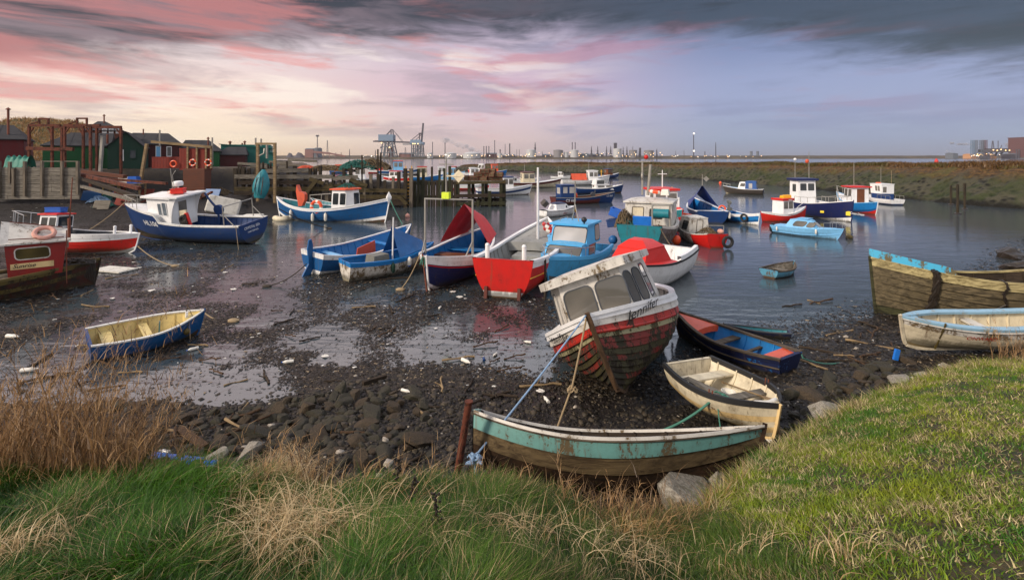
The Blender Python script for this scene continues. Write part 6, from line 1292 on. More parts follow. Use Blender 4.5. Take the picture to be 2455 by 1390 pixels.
# work benches and bits on the wharf
for px, py, sz, mt, lab, cat in ((275, 402, (1.5, .8, .9), 'olive_paint', 'green brown plank bench under the gabled shed', 'bench'), (316, 398, (1.9, .8, 1.0), 'bare_plank', 'timber framed bench with blue box in front of the gabled shed', 'bench')):
    x, y = W(px, 41), 41; root = empty('work_bench', (x, y, gz(x, y)), (0, 0, 0), lab, cat)
    mb = MB(); mb.box((0, 0, sz[2]), (sz[0], sz[1], .07)); mb.build('bench_top', mt, root, False)
    for sx in (-1, 1):
        for sy in (-1, 1): mb = MB(); mb.box((sx * (sz[0] / 2 - .08), sy * (sz[1] / 2 - .08), sz[2] / 2 - .2), (.1, .1, sz[2] + .33)); mb.build('leg', mt, root, False)
for k, (px, py, sz, mt, nm, lab) in enumerate(((322, 393, (.8, .6, .55), 'blue_plastic', 'crate', 'blue crate on the timber framed bench'), (284, 398, (.6, .5, .9), 'deep_blue', 'barrel', 'blue drum standing against the gabled shed'), (300, 388, (.9, .5, .5), 'white_plastic', 'bag', 'pale bags piled on the bench by the gabled shed'), (440, 405, (1.3, .9, .35), 'yellow_paint', 'lobster_pot', 'yellow framed pot beside the red enclosure'))):
    p = far(px, py, 41.2); p.z = gz(p.x, p.y) + sz[2] / 2 + (1.0 if px < 325 and nm != 'barrel' else 0); mb = MB(); mb.box((0, 0, 0), sz, 0, None, .9); mb.box((0, 0, sz[2] / 2 + .02), (sz[0] * .8, sz[1] * .8, .05)); tag(mb.build(nm, mt, None, False, p), lab, nm.replace('_', ' '))
# boats hauled out
b = Boat('coble', 'blue and white coble hauled out on the bank beside the red enclosure', 6.2, 2.1, .9, -18, (440, 564, 424), z=2.45, zb=1.75, draft=.7, rb=.6, rs=.2, tr=.7, rake=.4, n=9, lap=.02); b.hull(['antifoul', 'antifoul', 'antifoul', 'dirty_cream', 'bright_blue', 'bright_blue', 'bright_blue', 'bright_blue', 'clean_white'], 'teal', 'clean_white', floor=.1, stem='clean_white')
mb = MB(); rows = []
for q in np.linspace(0, 1, 9):
    z_ = -1.15 + 2.3 * q; hw = .66 * math.sin(math.pi * (q * .80 + .16)) ** .8; rows.append([Vector((hw * math.cos(a), -.42 * math.sin(a) * (hw / .66) - .0, z_)) for a in np.linspace(math.pi, 0, 9)])
mb.grid(rows); mb.grid([[Vector((p.x, 0.02, p.z)) for p in (r[0], r[-1])] for r in rows]); mb.beam((0, -.45, -1.0), (0, -.4, .9), .05, .08)
for sx in (-.3, .3): mb.beam((sx, -.42, -.9), (sx * .8, -.38, .5), .03, .05, 1)
q_ = far(627, 441, 40); o = mb.build('upturned_dinghy', ['teal', 'rust'], None, True, q_); o.rotation_euler = (R(-10), R(4), 0); tag(o, 'teal dinghy hull leaning upright against the timber jetty', 'dinghy')
b = Boat('rowing_boat', 'small blue boat lying on the mud below the blue hauled out coble', 3.4, 1.3, .5, 165, (533, 578, 456), z=1.0, draft=.2, tr=.8, n=4, lap=0); b.hull(['deep_blue'] * 4, 'teal', 'deep_blue', floor=0, ns=14)
b = Boat('rowing_boat', 'small green and orange boat on the mud behind the white foam block', 3.4, 1.3, .4, 170, (512, 566, 464), z=.9, draft=.2, tr=.8, n=4, lap=0); b.hull(['hut_green', 'hut_green', 'orange', 'orange'], 'deck_grey', 'orange', floor=0, ns=14)
# the timber jetty
rd = random.Random(8); root = empty('timber_jetty', (W(770, 44.5), 44.5, .5), (0, 0, 0), 'long derelict timber jetty of posts, beams and rubble filling', 'jetty'); off = -root.location
def JP(mb, nm, mt): mb.build(nm, mt, root, False).data.transform(Matrix.Translation(off))
DJ = lambda px: 42.3 + (px - 570) / 405 * 1.6
px = 566
while px < 985:
    d = DJ(px) + rd.uniform(-.15, .15); top = rd.choice([432, 424, 412, 404, 398, 418]); mb = MB(); x = W(px, d)
    mb.beam((x, d, gz(x, d) - .4), (x + rd.uniform(-.08, .08), d, Hz(top, d)), rd.uniform(.2, .3), rd.uniform(.2, .3)); JP(mb, 'post', rd.choice(['dark_wood_up', 'dark_wood_up', 'grey_wood_up'])); px += rd.uniform(11, 19)
for y_, x0, x1, mt in ((452, 566, 800, 'mossy_beam'), (437, 575, 760, 'dark_wood'), (423, 566, 800, 'grey_wood'), (410, 640, 742, 'grey_wood'), (470, 810, 975, 'mossy_beam'), (487, 870, 976, 'dark_wood'), (428, 800, 860, 'grey_wood'), (463, 566, 700, 'dark_wood'), (446, 790, 880, 'mossy_beam'), (455, 860, 976, 'mossy_beam'), (478, 790, 960, 'dark_wood')):
    d = DJ((x0 + x1) / 2); mb = MB(); mb.beam((W(x0, DJ(x0)), DJ(x0) - .22, Hz(y_, d)), (W(x1, DJ(x1)), DJ(x1) - .22, Hz(y_ + rd.uniform(-4, 4), d)), .12, .34); JP(mb, 'beam', mt)
for a in ((735, 462, 760, 430), (742, 429, 776, 440), (778, 444, 806, 458), (806, 470, 790, 440), (840, 430, 880, 446), (955, 470, 975, 490)):
    d = DJ(a[0]) - .4; mb = MB(); mb.beam((W(a[0], d), d, Hz(a[1], d)), (W(a[2], d), d, Hz(a[3], d)), .1, .3); JP(mb, 'brace', 'mossy_beam')
for k in range(26):
    px = rd.uniform(566, 690); d = rd.uniform(43.5, 48); x = W(px, d); mb = MB(); mb.beam((x, d, 2.2), (x + rd.uniform(-.1, .1), d, Hz(rd.uniform(385, 420), d)), .12, .12); JP(mb, 'stake', 'dark_wood_up')
for k, (px0, px1, py) in enumerate(((570, 640, 392), (600, 690, 400), (645, 700, 388), (670, 742, 395), (690, 760, 384))):
    d = 45 + k * .6; mb = MB(); mb.beam((W(px0, d), d, Hz(py, d)), (W(px1, d), d, Hz(py + 3, d)), .1, .22); JP(mb, 'plank', 'grey_wood')
root = empty('timber_gallows', (W(647, 41.5), 41.5, 1.2), (0, 0, 0), 'tall timber gallows of two posts and a cross bar beside the leaning teal dinghy', 'gallows'); off = -root.location
for px in (618, 659):
    mb = MB(); x = W(px, 41.5); mb.beam((x, 41.5, gz(x, 41.5) - .3), (x, 41.5, Hz(347, 41.5)), .2, .2); JP(mb, 'post', 'bare_plank')
mb = MB(); mb.beam((W(613, 41.5), 41.5, Hz(347, 41.5) + .08), (W(662, 41.5), 41.5, Hz(347, 41.5) + .08), .2, .16); JP(mb, 'cross_bar', 'bare_plank')
mb = MB(); mb.tube([(W(640, 41.5), 41.5, Hz(348, 41.5)), (W(640, 41.5), 41.5, Hz(380, 41.5))], .09, 7); mb.tube([(W(634, 41.5), 41.5, Hz(356, 41.5)), (W(634, 41.5), 41.4, Hz(368, 41.5)), (W(624, 41.5), 41.3, Hz(374, 41.5))], .06, 6); JP(mb, 'winch', 'galv')
for k, (px, top, bot, d) in enumerate(((613, 331, 350, 43), (626, 333, 350, 43.4), (509, 330, 396, 43), (345 + 38, 312, 352, 47), (906, 358, 446, 44), (913, 366, 446, 44.2), (868, 372, 440, 44), (843, 397, 470, 43.6))):
    x = W(px, d); mb = MB(); mb.tube([(0, 0, 0), (0, 0, Hz(top, d) - Hz(bot, d))], .07, 7); tag(mb.build('pole', 'dark_wood_up' if k > 3 else 'galv', None, True, (x, d, Hz(bot, d))), ['thin lamp pole left over the timber gallows', 'thin lamp pole right over the timber gallows', 'white pole beside the red enclosure', 'flag pole above the maroon hut roof', 'tall dark post on the jetty left of its twin', 'pale drilled post beside the tall dark post', 'slim mast on the rubble bank', 'leaning stick on the rubble above the blue boat'][k], 'pole')
# pile wall
root = empty('pile_wall', (W(1030, 44.6), 44.6, 0), (0, 0, 0), 'wall of tall mossy timber piles standing in the water', 'pile wall'); off = -root.location
px = 978; k = 0
tops = {1: 404, 4: 405, 6: 404, 9: 400, 12: 408, 14: 404, 16: 398}
while px < 1092:
    d = 44.6 + rd.uniform(-.12, .12); mb = MB(); wd = rd.uniform(.17, .24); x = W(px, d)
    mb.beam((x, d, -.6), (x + rd.uniform(-.03, .03), d, Hz(tops.get(k, rd.uniform(431, 436)), d)), wd, wd); JP(mb, 'pile', rd.choice(['wet_pile', 'dark_wood_up', 'wet_pile'])); px += rd.uniform(5.4, 7.0); k += 1
for py in (440, 472): mb = MB(); mb.beam((W(976, 44.9), 44.9, Hz(py, 44.9)), (W(1092, 44.9), 44.9, Hz(py, 44.9)), .16, .25); JP(mb, 'waling', 'dark_wood')
root = empty('open_jetty', (W(1150, 45), 45, 0), (0, 0, 0), 'open timber jetty end on mossy piles carrying lobster pots', 'jetty'); off = -root.location
for px, dd, top in ((1098, 44.6, 405), (1125, 44.7, 432), (1134, 46.6, 434), (1158, 44.7, 434), (1166, 46.6, 434), (1174, 44.5, 458), (1201, 44.6, 432), (1209, 44.8, 436), (1207, 46.8, 436), (1146, 44.5, 480)):
    x = W(px, dd); mb = MB(); mb.beam((x, dd, -.6), (x, dd, Hz(top, dd)), .28, .28); JP(mb, 'pile', 'wet_pile')
for py, dd, mt in ((438, 44.45, 'mossy_beam'), (438, 46.7, 'dark_wood'), (470, 44.45, 'dark_wood'), (489, 44.5, 'wet_pile'), (480, 46.4, 'dark_wood')): mb = MB(); mb.beam((W(1092, dd), dd, Hz(py, dd)), (W(1212, dd), dd, Hz(py + (-2), dd)), .16, .3); JP(mb, 'beam', mt)
for k in range(14):
    xx = W(1093 + k * 8.4, 45.5); mb = MB(); mb.box((xx, 45.6, Hz(433.5, 45)), (.26, 2.5, .07)); JP(mb, 'deck_board', 'grey_wood')
mb = MB(); rd2 = random.Random(5)
for k in range(60):
    x = rd2.uniform(W(1095, 45.4), W(1210, 45.4)); y = rd2.uniform(45.0, 46.2); a = Vector((x, y, -.2)); mb.beam(a, a + Vector((rd2.uniform(-.6, .6), rd2.uniform(-.3, .3), rd2.uniform(.3, 1.0))), .1, .12)
JP(mb, 'broken_timber', 'dark_wood')
def pot_mesh():
    mb = MB(); L_, W_, H_ = .75, .45, .38
    for x in (-L_ / 2, 0, L_ / 2):
        mb.tube([(x, -W_ / 2, 0), (x, -W_ / 2, H_ * .6), (x, -W_ * .2, H_), (x, W_ * .2, H_), (x, W_ / 2, H_ * .6), (x, W_ / 2, 0)], .022, 5)
    for y, z in ((-W_ / 2, 0), (W_ / 2, 0), (-W_ / 2, H_ * .6), (W_ / 2, H_ * .6), (-W_ * .2, H_), (W_ * .2, H_), (0, 0)): mb.tube([(-L_ / 2, y, z), (L_ / 2, y, z)], .02, 5)
    mb.grid([[(x, y * .97, z * .97 + .01) for y, z in ((-W_ / 2, 0), (-W_ / 2, H_ * .6), (-W_ * .2, H_), (W_ * .2, H_), (W_ / 2, H_ * .6), (W_ / 2, 0))] for x in (-L_ / 2 + .02, L_ / 2 - .02)], 1); return mb
pm = pot_mesh().build('lobster_pot', ['rust_metal', 'brown_net']); first = True
for px, py, d in [(1120 + k * 14.5, 432, 45.2) for k in range(6)] + [(1150 + k * 14.5, 423.5, 45.3) for k in range(4)] + [(1163 + k * 14, 415.5, 45.3) for k in range(2)]:
    o = pm if first else pm.copy()
    if not first: COL.objects.link(o)
    first = False; o.location = (W(px + rd.uniform(-4, 4), d), d + rd.uniform(-.2, .2), Hz(py, d) + .02); o.rotation_euler = (0, 0, rd.uniform(-.5, .5)); tag(o, 'brown netted lobster pot stacked on the open jetty end', 'lobster pot', 'lobster pots stacked on the jetty')
ld = empty('ladder', (W(980, 44.2), 44.2, 0), (0, 0, 0), 'yellow ladder hanging down the left end of the pile wall', 'ladder')
for sx in (-.26, .26): mb = MB(); mb.beam((sx, 0, -.4), (sx, .02, Hz(398, 44.2)), .07, .07); mb.build('rail', 'yellow_paint', ld, False)
for k in range(12): mb = MB(); z = -.1 + k * .3; mb.beam((-.23, 0, z), (.23, 0, z), .045, .045); mb.build('rung', 'yellow_paint', ld, False)
for k, (px, py, d, sz, mt, lab) in enumerate(((735, 404, 46, (.9, .6, .5), 'faded_orange', 'orange fishing net heaped on the jetty planks'), (790, 408, 46, (2.2, .9, .75), 'brown_net', 'dark brown net heap on the rubble of the jetty'), (860, 402, 46, (1.6, .8, 1.0), 'green_net', 'green grey net pile beside the slim mast'), (895, 402, 46.2, (1.5, .8, 1.1), 'brown_net', 'tall brown net pile by the two posts'), (830, 425, 45, (1.0, .6, .5), 'green_net', 'small teal net at the edge of the rubble bank'))):
    p = far(px, py, d); mb = MB(); heap(mb, (0, 0, -.2), sz, 0, 90, k, .035); o = mb.build('fishing_net', mt, None, True, p); tag(o, lab, 'net')
# posts in the creek to the right
for px, top, bot, lean, lab in ((2280, 445, 491, 0, 'short stake standing in the creek left of the two thick ones'), (2296, 442, 513, 0, 'middle thick stake in the creek before the stone bank'), (2313, 440, 502, 0, 'right hand stake with weed at its foot in the creek'), (2262, 437, 466, -6, 'leaning thin stake at the foot of the stone bank'), (2388, 436, 470, -8, 'leaning stake at the foot of the stone bank nearest the frame edge')):
    q = at(px, bot); h_ = (bot - top) * q.y / FOC; mb = MB(); mb.tube([(0, 0, -.5), (lean * .05, 0, h_)], .09, 8); mb.ball((0, 0, .02), .22, 1, 9, 5, (1.2, 1, .5)); tag(mb.build('stake', ['dark_wood_up', 'weed_black'], None, True, q), lab, 'stake')
for px, py, r_, mt, lab in ((1611, 457, .28, 'yellow_plastic', 'yellow buoy floating behind the red roofed boat'), (977, 521, .18, 'pink_plastic', 'faded orange buoy floating off the pile wall'), (1727, 436 + 4, .22, 'orange_plastic', 'small orange buoy off the bow of the brown boat')):
    q = at(px, py); mb = MB(); mb.ball((0, 0, r_ * .5), r_, 0, 14, 9); mb.torus((0, 0, r_ * 1.5), r_ * .2, r_ * .07, 0, 12, 6, (R(90), 0, 0)); tag(mb.build('buoy', mt, None, True, q), lab, 'buoy')
for k, px in enumerate((664, 675, 687)):
    q = at(px, 528 + (k % 2) * 2); mb = MB(); mb.lathe([(0, -.4), (.17, -.36), (.2, -.2), (.2, .2), (.12, .34), (.05, .4), (0, .42)], (0, 0, .12), 12, 0, (R(90), 0, R(50 + 40 * k))); tag(mb.build('float', 'dirty_cream', None, True, q), 'white plastic drum floating by the stern of the blue jetty boat', 'float', 'white drums floating by the blue boat')
# ================================================================== across the estuary
rd = random.Random(21)
metal('far_steel', S(96, 104, 112), .7, 0, .3); metal('far_blue', S(112, 134, 156), .7, 0, .3); metal('far_dark', S(74, 72, 78), .8, 0, .3); metal('far_tank', S(176, 178, 180), .7, 0, .2); metal('far_tank_dark', S(120, 118, 120), .7, 0, .2); metal('far_brick', S(128, 92, 84), .8, 0, .3); metal('far_rust', S(92, 56, 50), .8, 0, .3); metal('far_tan', S(190, 140, 96), .8, 0, .3)
lamp_mat('lamp_warm', S(255, 206, 140), 3.2); lamp_mat('lamp_white', S(255, 240, 220), 3.2)
DF = 742.0
def fx(px, d=DF): return (px - CX) / FOC * d
def fz(py, d=DF): return EYE - (py - HZ) * d / FOC
GR = fz(377.5)
def fthing(name, label, cat, px, d=DF): return empty(name, (fx(px, d), d, 0), (0, 0, 0), label, cat)
def fpart(root, mb, name, mats):
    o = mb.build(name, mats, root, False); o.data.transform(Matrix.Translation(-root.location)); return o
def L2(mb, x0, y0, x1, y1, w_=1.0, dy=0, m=0, d=DF): mb.beam((fx(x0, d), d + dy, fz(y0, d)), (fx(x1, d), d + dy, fz(y1, d)), w_, w_, m)
# cranes
c = fthing('ship_crane', 'grey blue dockside crane with lowered boom and box machinery house', 'crane', 930)
for dy in (0, 14):
    for x0, x1 in ((913, 918), (922, 926), (938, 934), (948, 940)): mb = MB(); L2(mb, x0, 377, x1, 340, 1.5, dy); fpart(c, mb, 'leg', 'far_steel')
    mb = MB(); L2(mb, 914, 366, 946, 366, 1.2, dy); L2(mb, 920, 341, 938, 366, .9, dy); L2(mb, 940, 342, 928, 360, .9, dy); L2(mb, 916, 352, 943, 352, 1, dy); fpart(c, mb, 'brace', 'far_steel')
mb = MB(); mb.box((fx(925), DF + 7, fz(330.5)), (22, 16, 9.5)); fpart(c, mb, 'machinery_house', 'far_blue')
mb = MB(); L2(mb, 894, 339, 986, 342, 2.0, 2); L2(mb, 894, 337, 986, 340.5, 1.0, 12); fpart(c, mb, 'boom', 'far_dark')
mb = MB(); L2(mb, 907, 336, 945, 336, 2.2, 7); fpart(c, mb, 'platform', 'far_dark')
mb = MB(); L2(mb, 938, 310, 926, 324, 1.0, 4); L2(mb, 936, 310, 936, 336, 1.5, 4); L2(mb, 940, 310, 943, 336, 1.5, 4); L2(mb, 940, 311, 966, 340, .5, 4); L2(mb, 939, 311, 960, 339, .5, 9); L2(mb, 934, 311, 920, 325, .8, 9); fpart(c, mb, 'mast_frame', 'far_dark')
mb = MB(); L2(mb, 911, 339, 911, 352, .4, 7); mb.box((fx(911), DF + 7, fz(353.5)), (3, 3, 3), 0, None, .5); fpart(c, mb, 'grab', 'far_dark')
mb = MB(); mb.box((fx(933), DF + 7, fz(358)), (8, 10, 6)); mb.box((fx(934), DF + 7, fz(370)), (5, 6, 8)); fpart(c, mb, 'hopper', 'far_brick')
mb = MB(); mb.ball((fx(916), DF - 3, fz(343)), 1.0, 0); mb.ball((fx(935), DF - 3, fz(354)), 1.0, 0); fpart(c, mb, 'floodlight', 'lamp_warm')
c = fthing('ship_crane', 'grey blue dockside crane with its boom raised upright', 'crane', 1000)
for dy in (0, 14):
    for x0, x1 in ((987, 987), (996, 996), (1013, 1010), (1004, 1003)): mb = MB(); L2(mb, x0, 377, x1, 344, 1.5, dy); fpart(c, mb, 'leg', 'far_steel')
    mb = MB(); L2(mb, 987, 369, 1012, 369, 1.2, dy); L2(mb, 988, 368, 1008, 350, .9, dy); L2(mb, 988, 357, 1010, 357, .8, dy); L2(mb, 990, 377, 1010, 360, .9, dy); fpart(c, mb, 'brace', 'far_steel')
mb = MB(); mb.box((fx(996), DF + 7, fz(340)), (17, 14, 6), 0, None, .9); mb.box((fx(1000), DF + 7, fz(344)), (18, 14, 4)); fpart(c, mb, 'machinery_house', 'far_blue')
mb = MB(); L2(mb, 965, 346, 1012, 346, 1.6, 2); fpart(c, mb, 'platform', 'far_steel')
mb = MB(); L2(mb, 1009, 340, 1013, 295, 2.4, 6); fpart(c, mb, 'boom', 'far_dark')
mb = MB(); L2(mb, 1006, 319, 985, 336, .9, 4); L2(mb, 1008, 322, 992, 337, .9, 9); L2(mb, 1005, 319, 1004, 340, 1.4, 4); L2(mb, 1010, 320, 1002, 320, 2, 6); fpart(c, mb, 'mast_frame', 'far_dark')
mb = MB()
for px in (991, 996, 1003): mb = MB(); mb.ball((fx(px), DF - 3, fz(345)), .9); fpart(c, mb, 'floodlight', 'lamp_warm')
# storage tanks
for px0, px1, top, mt, lab in ((1024, 1038, 368, 'far_tank', 'small bright white tank right of the raised crane'), (1067, 1094, 369, 'far_tank', 'low broad pale tank under the first smoke'), (1110, 1152, 369.5, 'far_tank', 'longest low pale tank beneath the drifting smoke'), (1262, 1285, 361, 'far_tank', 'domed pale tank beside the stepped dark tower'), (1327, 1350, 361.5, 'far_tank_dark', 'grey domed tank lit at its foot'), (1352, 1363, 366, 'far_tank', 'small pale tank between two grey tanks'), (1367, 1387, 361.5, 'far_tank', 'grey tank under the twin thin chimneys'), (1470, 1490, 358, 'far_tank', 'tallest white tank below the square dark tower'), (1508, 1527, 361.5, 'far_tank_dark', 'brown grey tank right of the tall white tank'), (1544, 1567, 362.5, 'far_tank_dark', 'dark grey domed tank at the right end of the tanks'), (1193, 1204, 369, 'far_tank', 'small pale tank right of the brown block')):
    c = fthing('storage_tank', lab, 'tank', (px0 + px1) / 2); r_ = (px1 - px0) / 2 / FOC * DF; h_ = fz(top) - GR; mb = MB(); n_ = 28
    mb.lathe([(r_, GR - 3), (r_, GR + h_ * .33), (r_ * 1.012, GR + h_ * .335), (r_ * 1.012, GR + h_ * .36), (r_, GR + h_ * .365), (r_, GR + h_), (r_ * 1.03, GR + h_), (r_ * 1.03, GR + h_ + .8)], (fx((px0 + px1) / 2), DF, 0), n_); fpart(c, mb, 'tank_wall', mt)
    mb = MB(); mb.lathe([(r_ * 1.0, GR + h_ + .5), (r_ * .7, GR + h_ + r_ * .16), (r_ * .3, GR + h_ + r_ * .24), (0, GR + h_ + r_ * .26)], (fx((px0 + px1) / 2), DF, 0), n_); fpart(c, mb, 'dome', mt)
# chimneys and process columns
def stack(px, top, w_, lab, name='chimney', mt='far_dark', steps=None, d=DF):
    mb = MB(); h_ = fz(top, d); r_ = w_ / 2 / FOC * d
    if steps:
        z = GR - 2
        for q, k in steps: mb.lathe([(r_ * k, z), (r_ * k, GR + (h_ - GR) * q)], (0, 0, 0), 12); mb.lathe([(r_ * k * 1.5, GR + (h_ - GR) * q - .5), (r_ * k * 1.5, GR + (h_ - GR) * q)], (0, 0, 0), 12); z = GR + (h_ - GR) * q - .6
    else: mb.lathe([(r_ * 1.25, GR - 2), (r_, h_), (0, h_)], (0, 0, 0), 10); mb.lathe([(r_ * 1.3, h_ - 1.5), (r_ * 1.3, h_ + .2)], (0, 0, 0), 10)
    o = mb.build(name, mt, None, False, (fx(px, d), d, 0)); return tag(o, lab, name.replace('_', ' '))
for px, top, w_, lab in ((1037, 341, 1.6, 'thin chimney above the small bright white tank'), (1067, 343, 1.8, 'thin chimney at the left of the long smoke'), (1160, 351, 1.8, 'leftmost of the three short dark chimneys right of the smoke'), (1166, 351, 1.8, 'middle of the three short dark chimneys right of the smoke'), (1172, 351, 1.8, 'rightmost of the three short dark chimneys right of the smoke'), (1186, 337, 1.6, 'tall slim chimney standing over the brown block'), (1211, 346, 1.2, 'slim pale chimney left of the dark thick one'), (1222, 345, 2.6, 'thick dark chimney halfway to the stepped tower'), (1372, 342, 1.9, 'left one of the twin thin chimneys'), (1379, 342, 1.9, 'right one of the twin thin chimneys'), (1199, 359, 2.4, 'short stub chimney by the small pale tank'), (1574, 360, 1.6, 'short chimney right of the dark grey tank'), (1300, 364, 1.2, 'very short stack right of the stepped tower'), (1239, 359, 1.0, 'first of a row of short pipes'), (1245, 359, 1.0, 'second of a row of short pipes'), (1620, 363, .9, 'faint short mast in the right haze'), (1640, 362, .9, 'faint mast left of the tall flare'), (1690, 364, 1.8, 'stubby dark tower right of the tall flare')): stack(px, top, w_, lab)
for px, top, w_, lab in ((1283, 342, 5.5, 'stepped dark tower beside the domed pale tank'), (1418, 351, 4.5, 'first process column right of the twin chimneys'), (1433, 351, 4.5, 'second process column right of the twin chimneys'), (1454, 351, 4, 'narrow lit column left of the tall white tank'), (1464, 351, 5, 'wide lit column left of the tall white tank'), (1494, 352, 3.4, 'lit column just right of the square dark tower'), (1503, 351, 4, 'second lit column right of the square dark tower'), (1517, 351, 3, 'column rising behind the brown grey tank'), (1533, 355, 4, 'low column left of the dark grey tank'), (1575, 357, 3, 'column with lights at the end of the refinery')): stack(px, top, w_, lab, 'process_column', 'far_dark', ((.35, 1.0), (.65, .72), (.85, .45), (1.0, .28)))
for px, top, w_, lab in ((1482, 342, 7, 'square dark tower over the tall white tank'), (1543, 354, 4, 'dark slab tower behind the dark grey tank')):
    mb = MB(); hh_ = fz(top); s_ = w_ / FOC * DF
    for sx in (-1, 1): mb.box((sx * s_ * .26, 0, (hh_ + GR) / 2), (s_ * .46, s_ * .8, hh_ - GR))
    mb.box((0, 0, hh_ - 2), (s_ * 1.05, s_ * .7, 1.2)); tag(mb.build('tower', 'far_dark', None, False, (fx(px), DF + 20, 0)), lab, 'tower')
for px, top, w_, lab in ((1663, 321, 1.6, 'tallest slim flare stack with lamps on top'), (1716, 342, 1.2, 'slim mast right of the tallest flare stack')):
    c = fthing('flare_stack', lab, 'flare stack', px); mb = MB(); L2(mb, px, 378, px, top, w_ * .55); L2(mb, px - .8, 378, px - .6, top + 6, .3); L2(mb, px + .8, 378, px + .6, top + 6, .3); fpart(c, mb, 'mast', 'far_dark')
    if px == 1663:
        for y in (320.5, 362): mb = MB(); mb.ball((fx(px), DF - 1, fz(y)), 1.1); fpart(c, mb, 'lamp', 'lamp_white')
for px, lab in ((1801, 'left hand cooling tower of the distant pair'), (1816, 'right hand cooling tower of the distant pair')):
    d = 1050; r_ = 4.4 / FOC * d; h_ = fz(363, d); mb = MB(); mb.lathe([(r_, 0), (r_ * .78, h_ * .45), (r_ * .7, h_ * .72), (r_ * .78, h_), (r_ * .7, h_)], (0, 0, 0), 20); tag(mb.build('cooling_tower', 'far_steel', None, True, (fx(px, d), d, 0)), lab, 'cooling tower')
# lattice masts at left
for px, top, wd, lab in ((761, 326, 1.5, 'floodlight mast with square head above the left shore'), (785, 337, 1.8, 'lattice mast right of the floodlight mast'), (972, 354, 2.2, 'lattice pylon between the two cranes'), (900, 360, .8, 'thin pole left of the first crane'), (838, 358, .8, 'thin lamp pole over the conveyor')):
    mb = MB(); a = wd
    for sx in (-1, 1): L2(mb, px + sx * a, 377, px + sx * a * .3, top, .45)
    n_ = 7
    for k in range(n_):
        q0, q1 = k / n_, (k + 1) / n_; w0, w1 = a * (1 - .7 * q0), a * (1 - .7 * q1); L2(mb, px - w0, 377 + (top - 377) * q0, px + w1, 377 + (top - 377) * q1, .3)
    if px == 761: mb.box((fx(px), DF, fz(top)), (4, 2, 2.4))
    o = mb.build('mast', 'far_dark', None, False); o.data.transform(Matrix.Translation((-fx(px), -DF, 0))); o.location = (fx(px), DF, 0); tag(o, lab, 'mast')
# sheds, heaps, conveyor
for px0, px1, top, mt, lab in ((728, 748, 358, 'far_brick', 'reddish block building on the far left shore'), (935 + 20, 985, 369, 'far_brick', 'long low brown shed between the cranes'), (1166, 1190, 369, 'far_rust', 'dark brown block right of the smoke'), (750, 760, 356.5, 'far_steel', 'small grey house behind the reddish block'), (1302, 1324, 372, 'far_dark', 'low dark shed left of the grey domed tank'), (1390, 1412, 370, 'far_steel', 'long low grey shed right of the twin chimneys'), (1412, 1448, 371.5, 'far_dark', 'long dark shed under the process columns'), (1205, 1235, 373, 'far_dark', 'low dark shed left of the short pipes'), (2432, 2452, 370, 'far_dark', 'boiler house under two black chimneys at the right')):
    c = fthing('factory_shed', lab, 'building', (px0 + px1) / 2); x0, x1, z1 = fx(px0), fx(px1), fz(top); mb = MB(); mb.box(((x0 + x1) / 2, DF + 12, (z1 + GR - 2) / 2), (x1 - x0, 16, z1 - GR + 2)); fpart(c, mb, 'wall', mt)
    mb = MB(); mb.add([(x0 - .4, DF + 3.4, z1), (x1 + .4, DF + 3.4, z1), (x1 + .4, DF + 12, z1 + 1.6), (x0 - .4, DF + 12, z1 + 1.6), (x0 - .4, DF + 20.6, z1), (x1 + .4, DF + 20.6, z1)], [(0, 1, 2, 3), (3, 2, 5, 4), (0, 3, 4), (1, 5, 2), (0, 4, 5, 1)]); fpart(c, mb, 'roof', 'far_steel')
mb = MB(); L2(mb, 748, 364, 790, 368, 3.0); L2(mb, 790, 368, 828, 375, 2.4)
for px in (760, 775, 790, 805, 818): L2(mb, px, 366, px, 378, .8)
o = mb.build('conveyor', 'far_brick', None, False); tag(o, 'sloping brown conveyor on legs right of the reddish block', 'conveyor')
for px0, px1, top, lab in ((676, 700, 367, 'dark grey coal heap nearest the teal building'), (694, 728, 366, 'broad dark heap left of the reddish block')):
    mb = MB(); rows = []; x0, x1 = fx(px0), fx(px1); h_ = fz(top) - GR
    for q in np.linspace(0, 1, 14): rows.append([Vector((x0 + (x1 - x0) * q, DF + 10 + 14 * (s_ - .5), GR - 2 + (h_ + 2) * max(0, 1 - abs(s_ - .5) * 2) * min(1, 2.6 * min(q, 1 - q)) * (1 + .05 * math.sin(q * 19)))) for s_ in np.linspace(0, 1, 9)])
    mb.grid(rows); tag(mb.build('coal_heap', 'far_dark'), lab, 'heap')
# rigs at right
for k, (px, lab) in enumerate(((2334, 'leftmost lattice leg of the jack up rig'), (2342, 'second lattice leg of the jack up rig'), (2356, 'third lattice leg of the jack up rig with red tip'), (2364, 'rightmost lattice leg of the jack up rig with red tip'))):
    c = fthing('rig_leg', lab, 'rig leg', px); mb = MB(); mt = 'far_steel'
    for dy in (0, 3):
        for sx in (-2.6, 2.6): L2(mb, px + sx, 374, px + sx, 336, .55, dy)
        for q in range(16): y = 374 - q * 38 / 16; L2(mb, px - 2.6, y, px + 2.6, y - 38 / 16, .3, dy); L2(mb, px + 2.6, y, px - 2.6, y - 38 / 16, .3, dy)
    fpart(c, mb, 'lattice', ['far_blue', 'far_steel', 'far_steel', 'far_rust'][k])
c = fthing('oil_platform', 'dark floating oil platform with derrick and braced columns at the right', 'oil platform', 2385)
mb = MB(); mb.box((fx(2383), DF, fz(362)), (30, 20, 4.5)); mb.box((fx(2390), DF, fz(358.5)), (20, 14, 3)); mb.box((fx(2370), DF, fz(359)), (8, 10, 3)); fpart(c, mb, 'deck', 'far_dark')
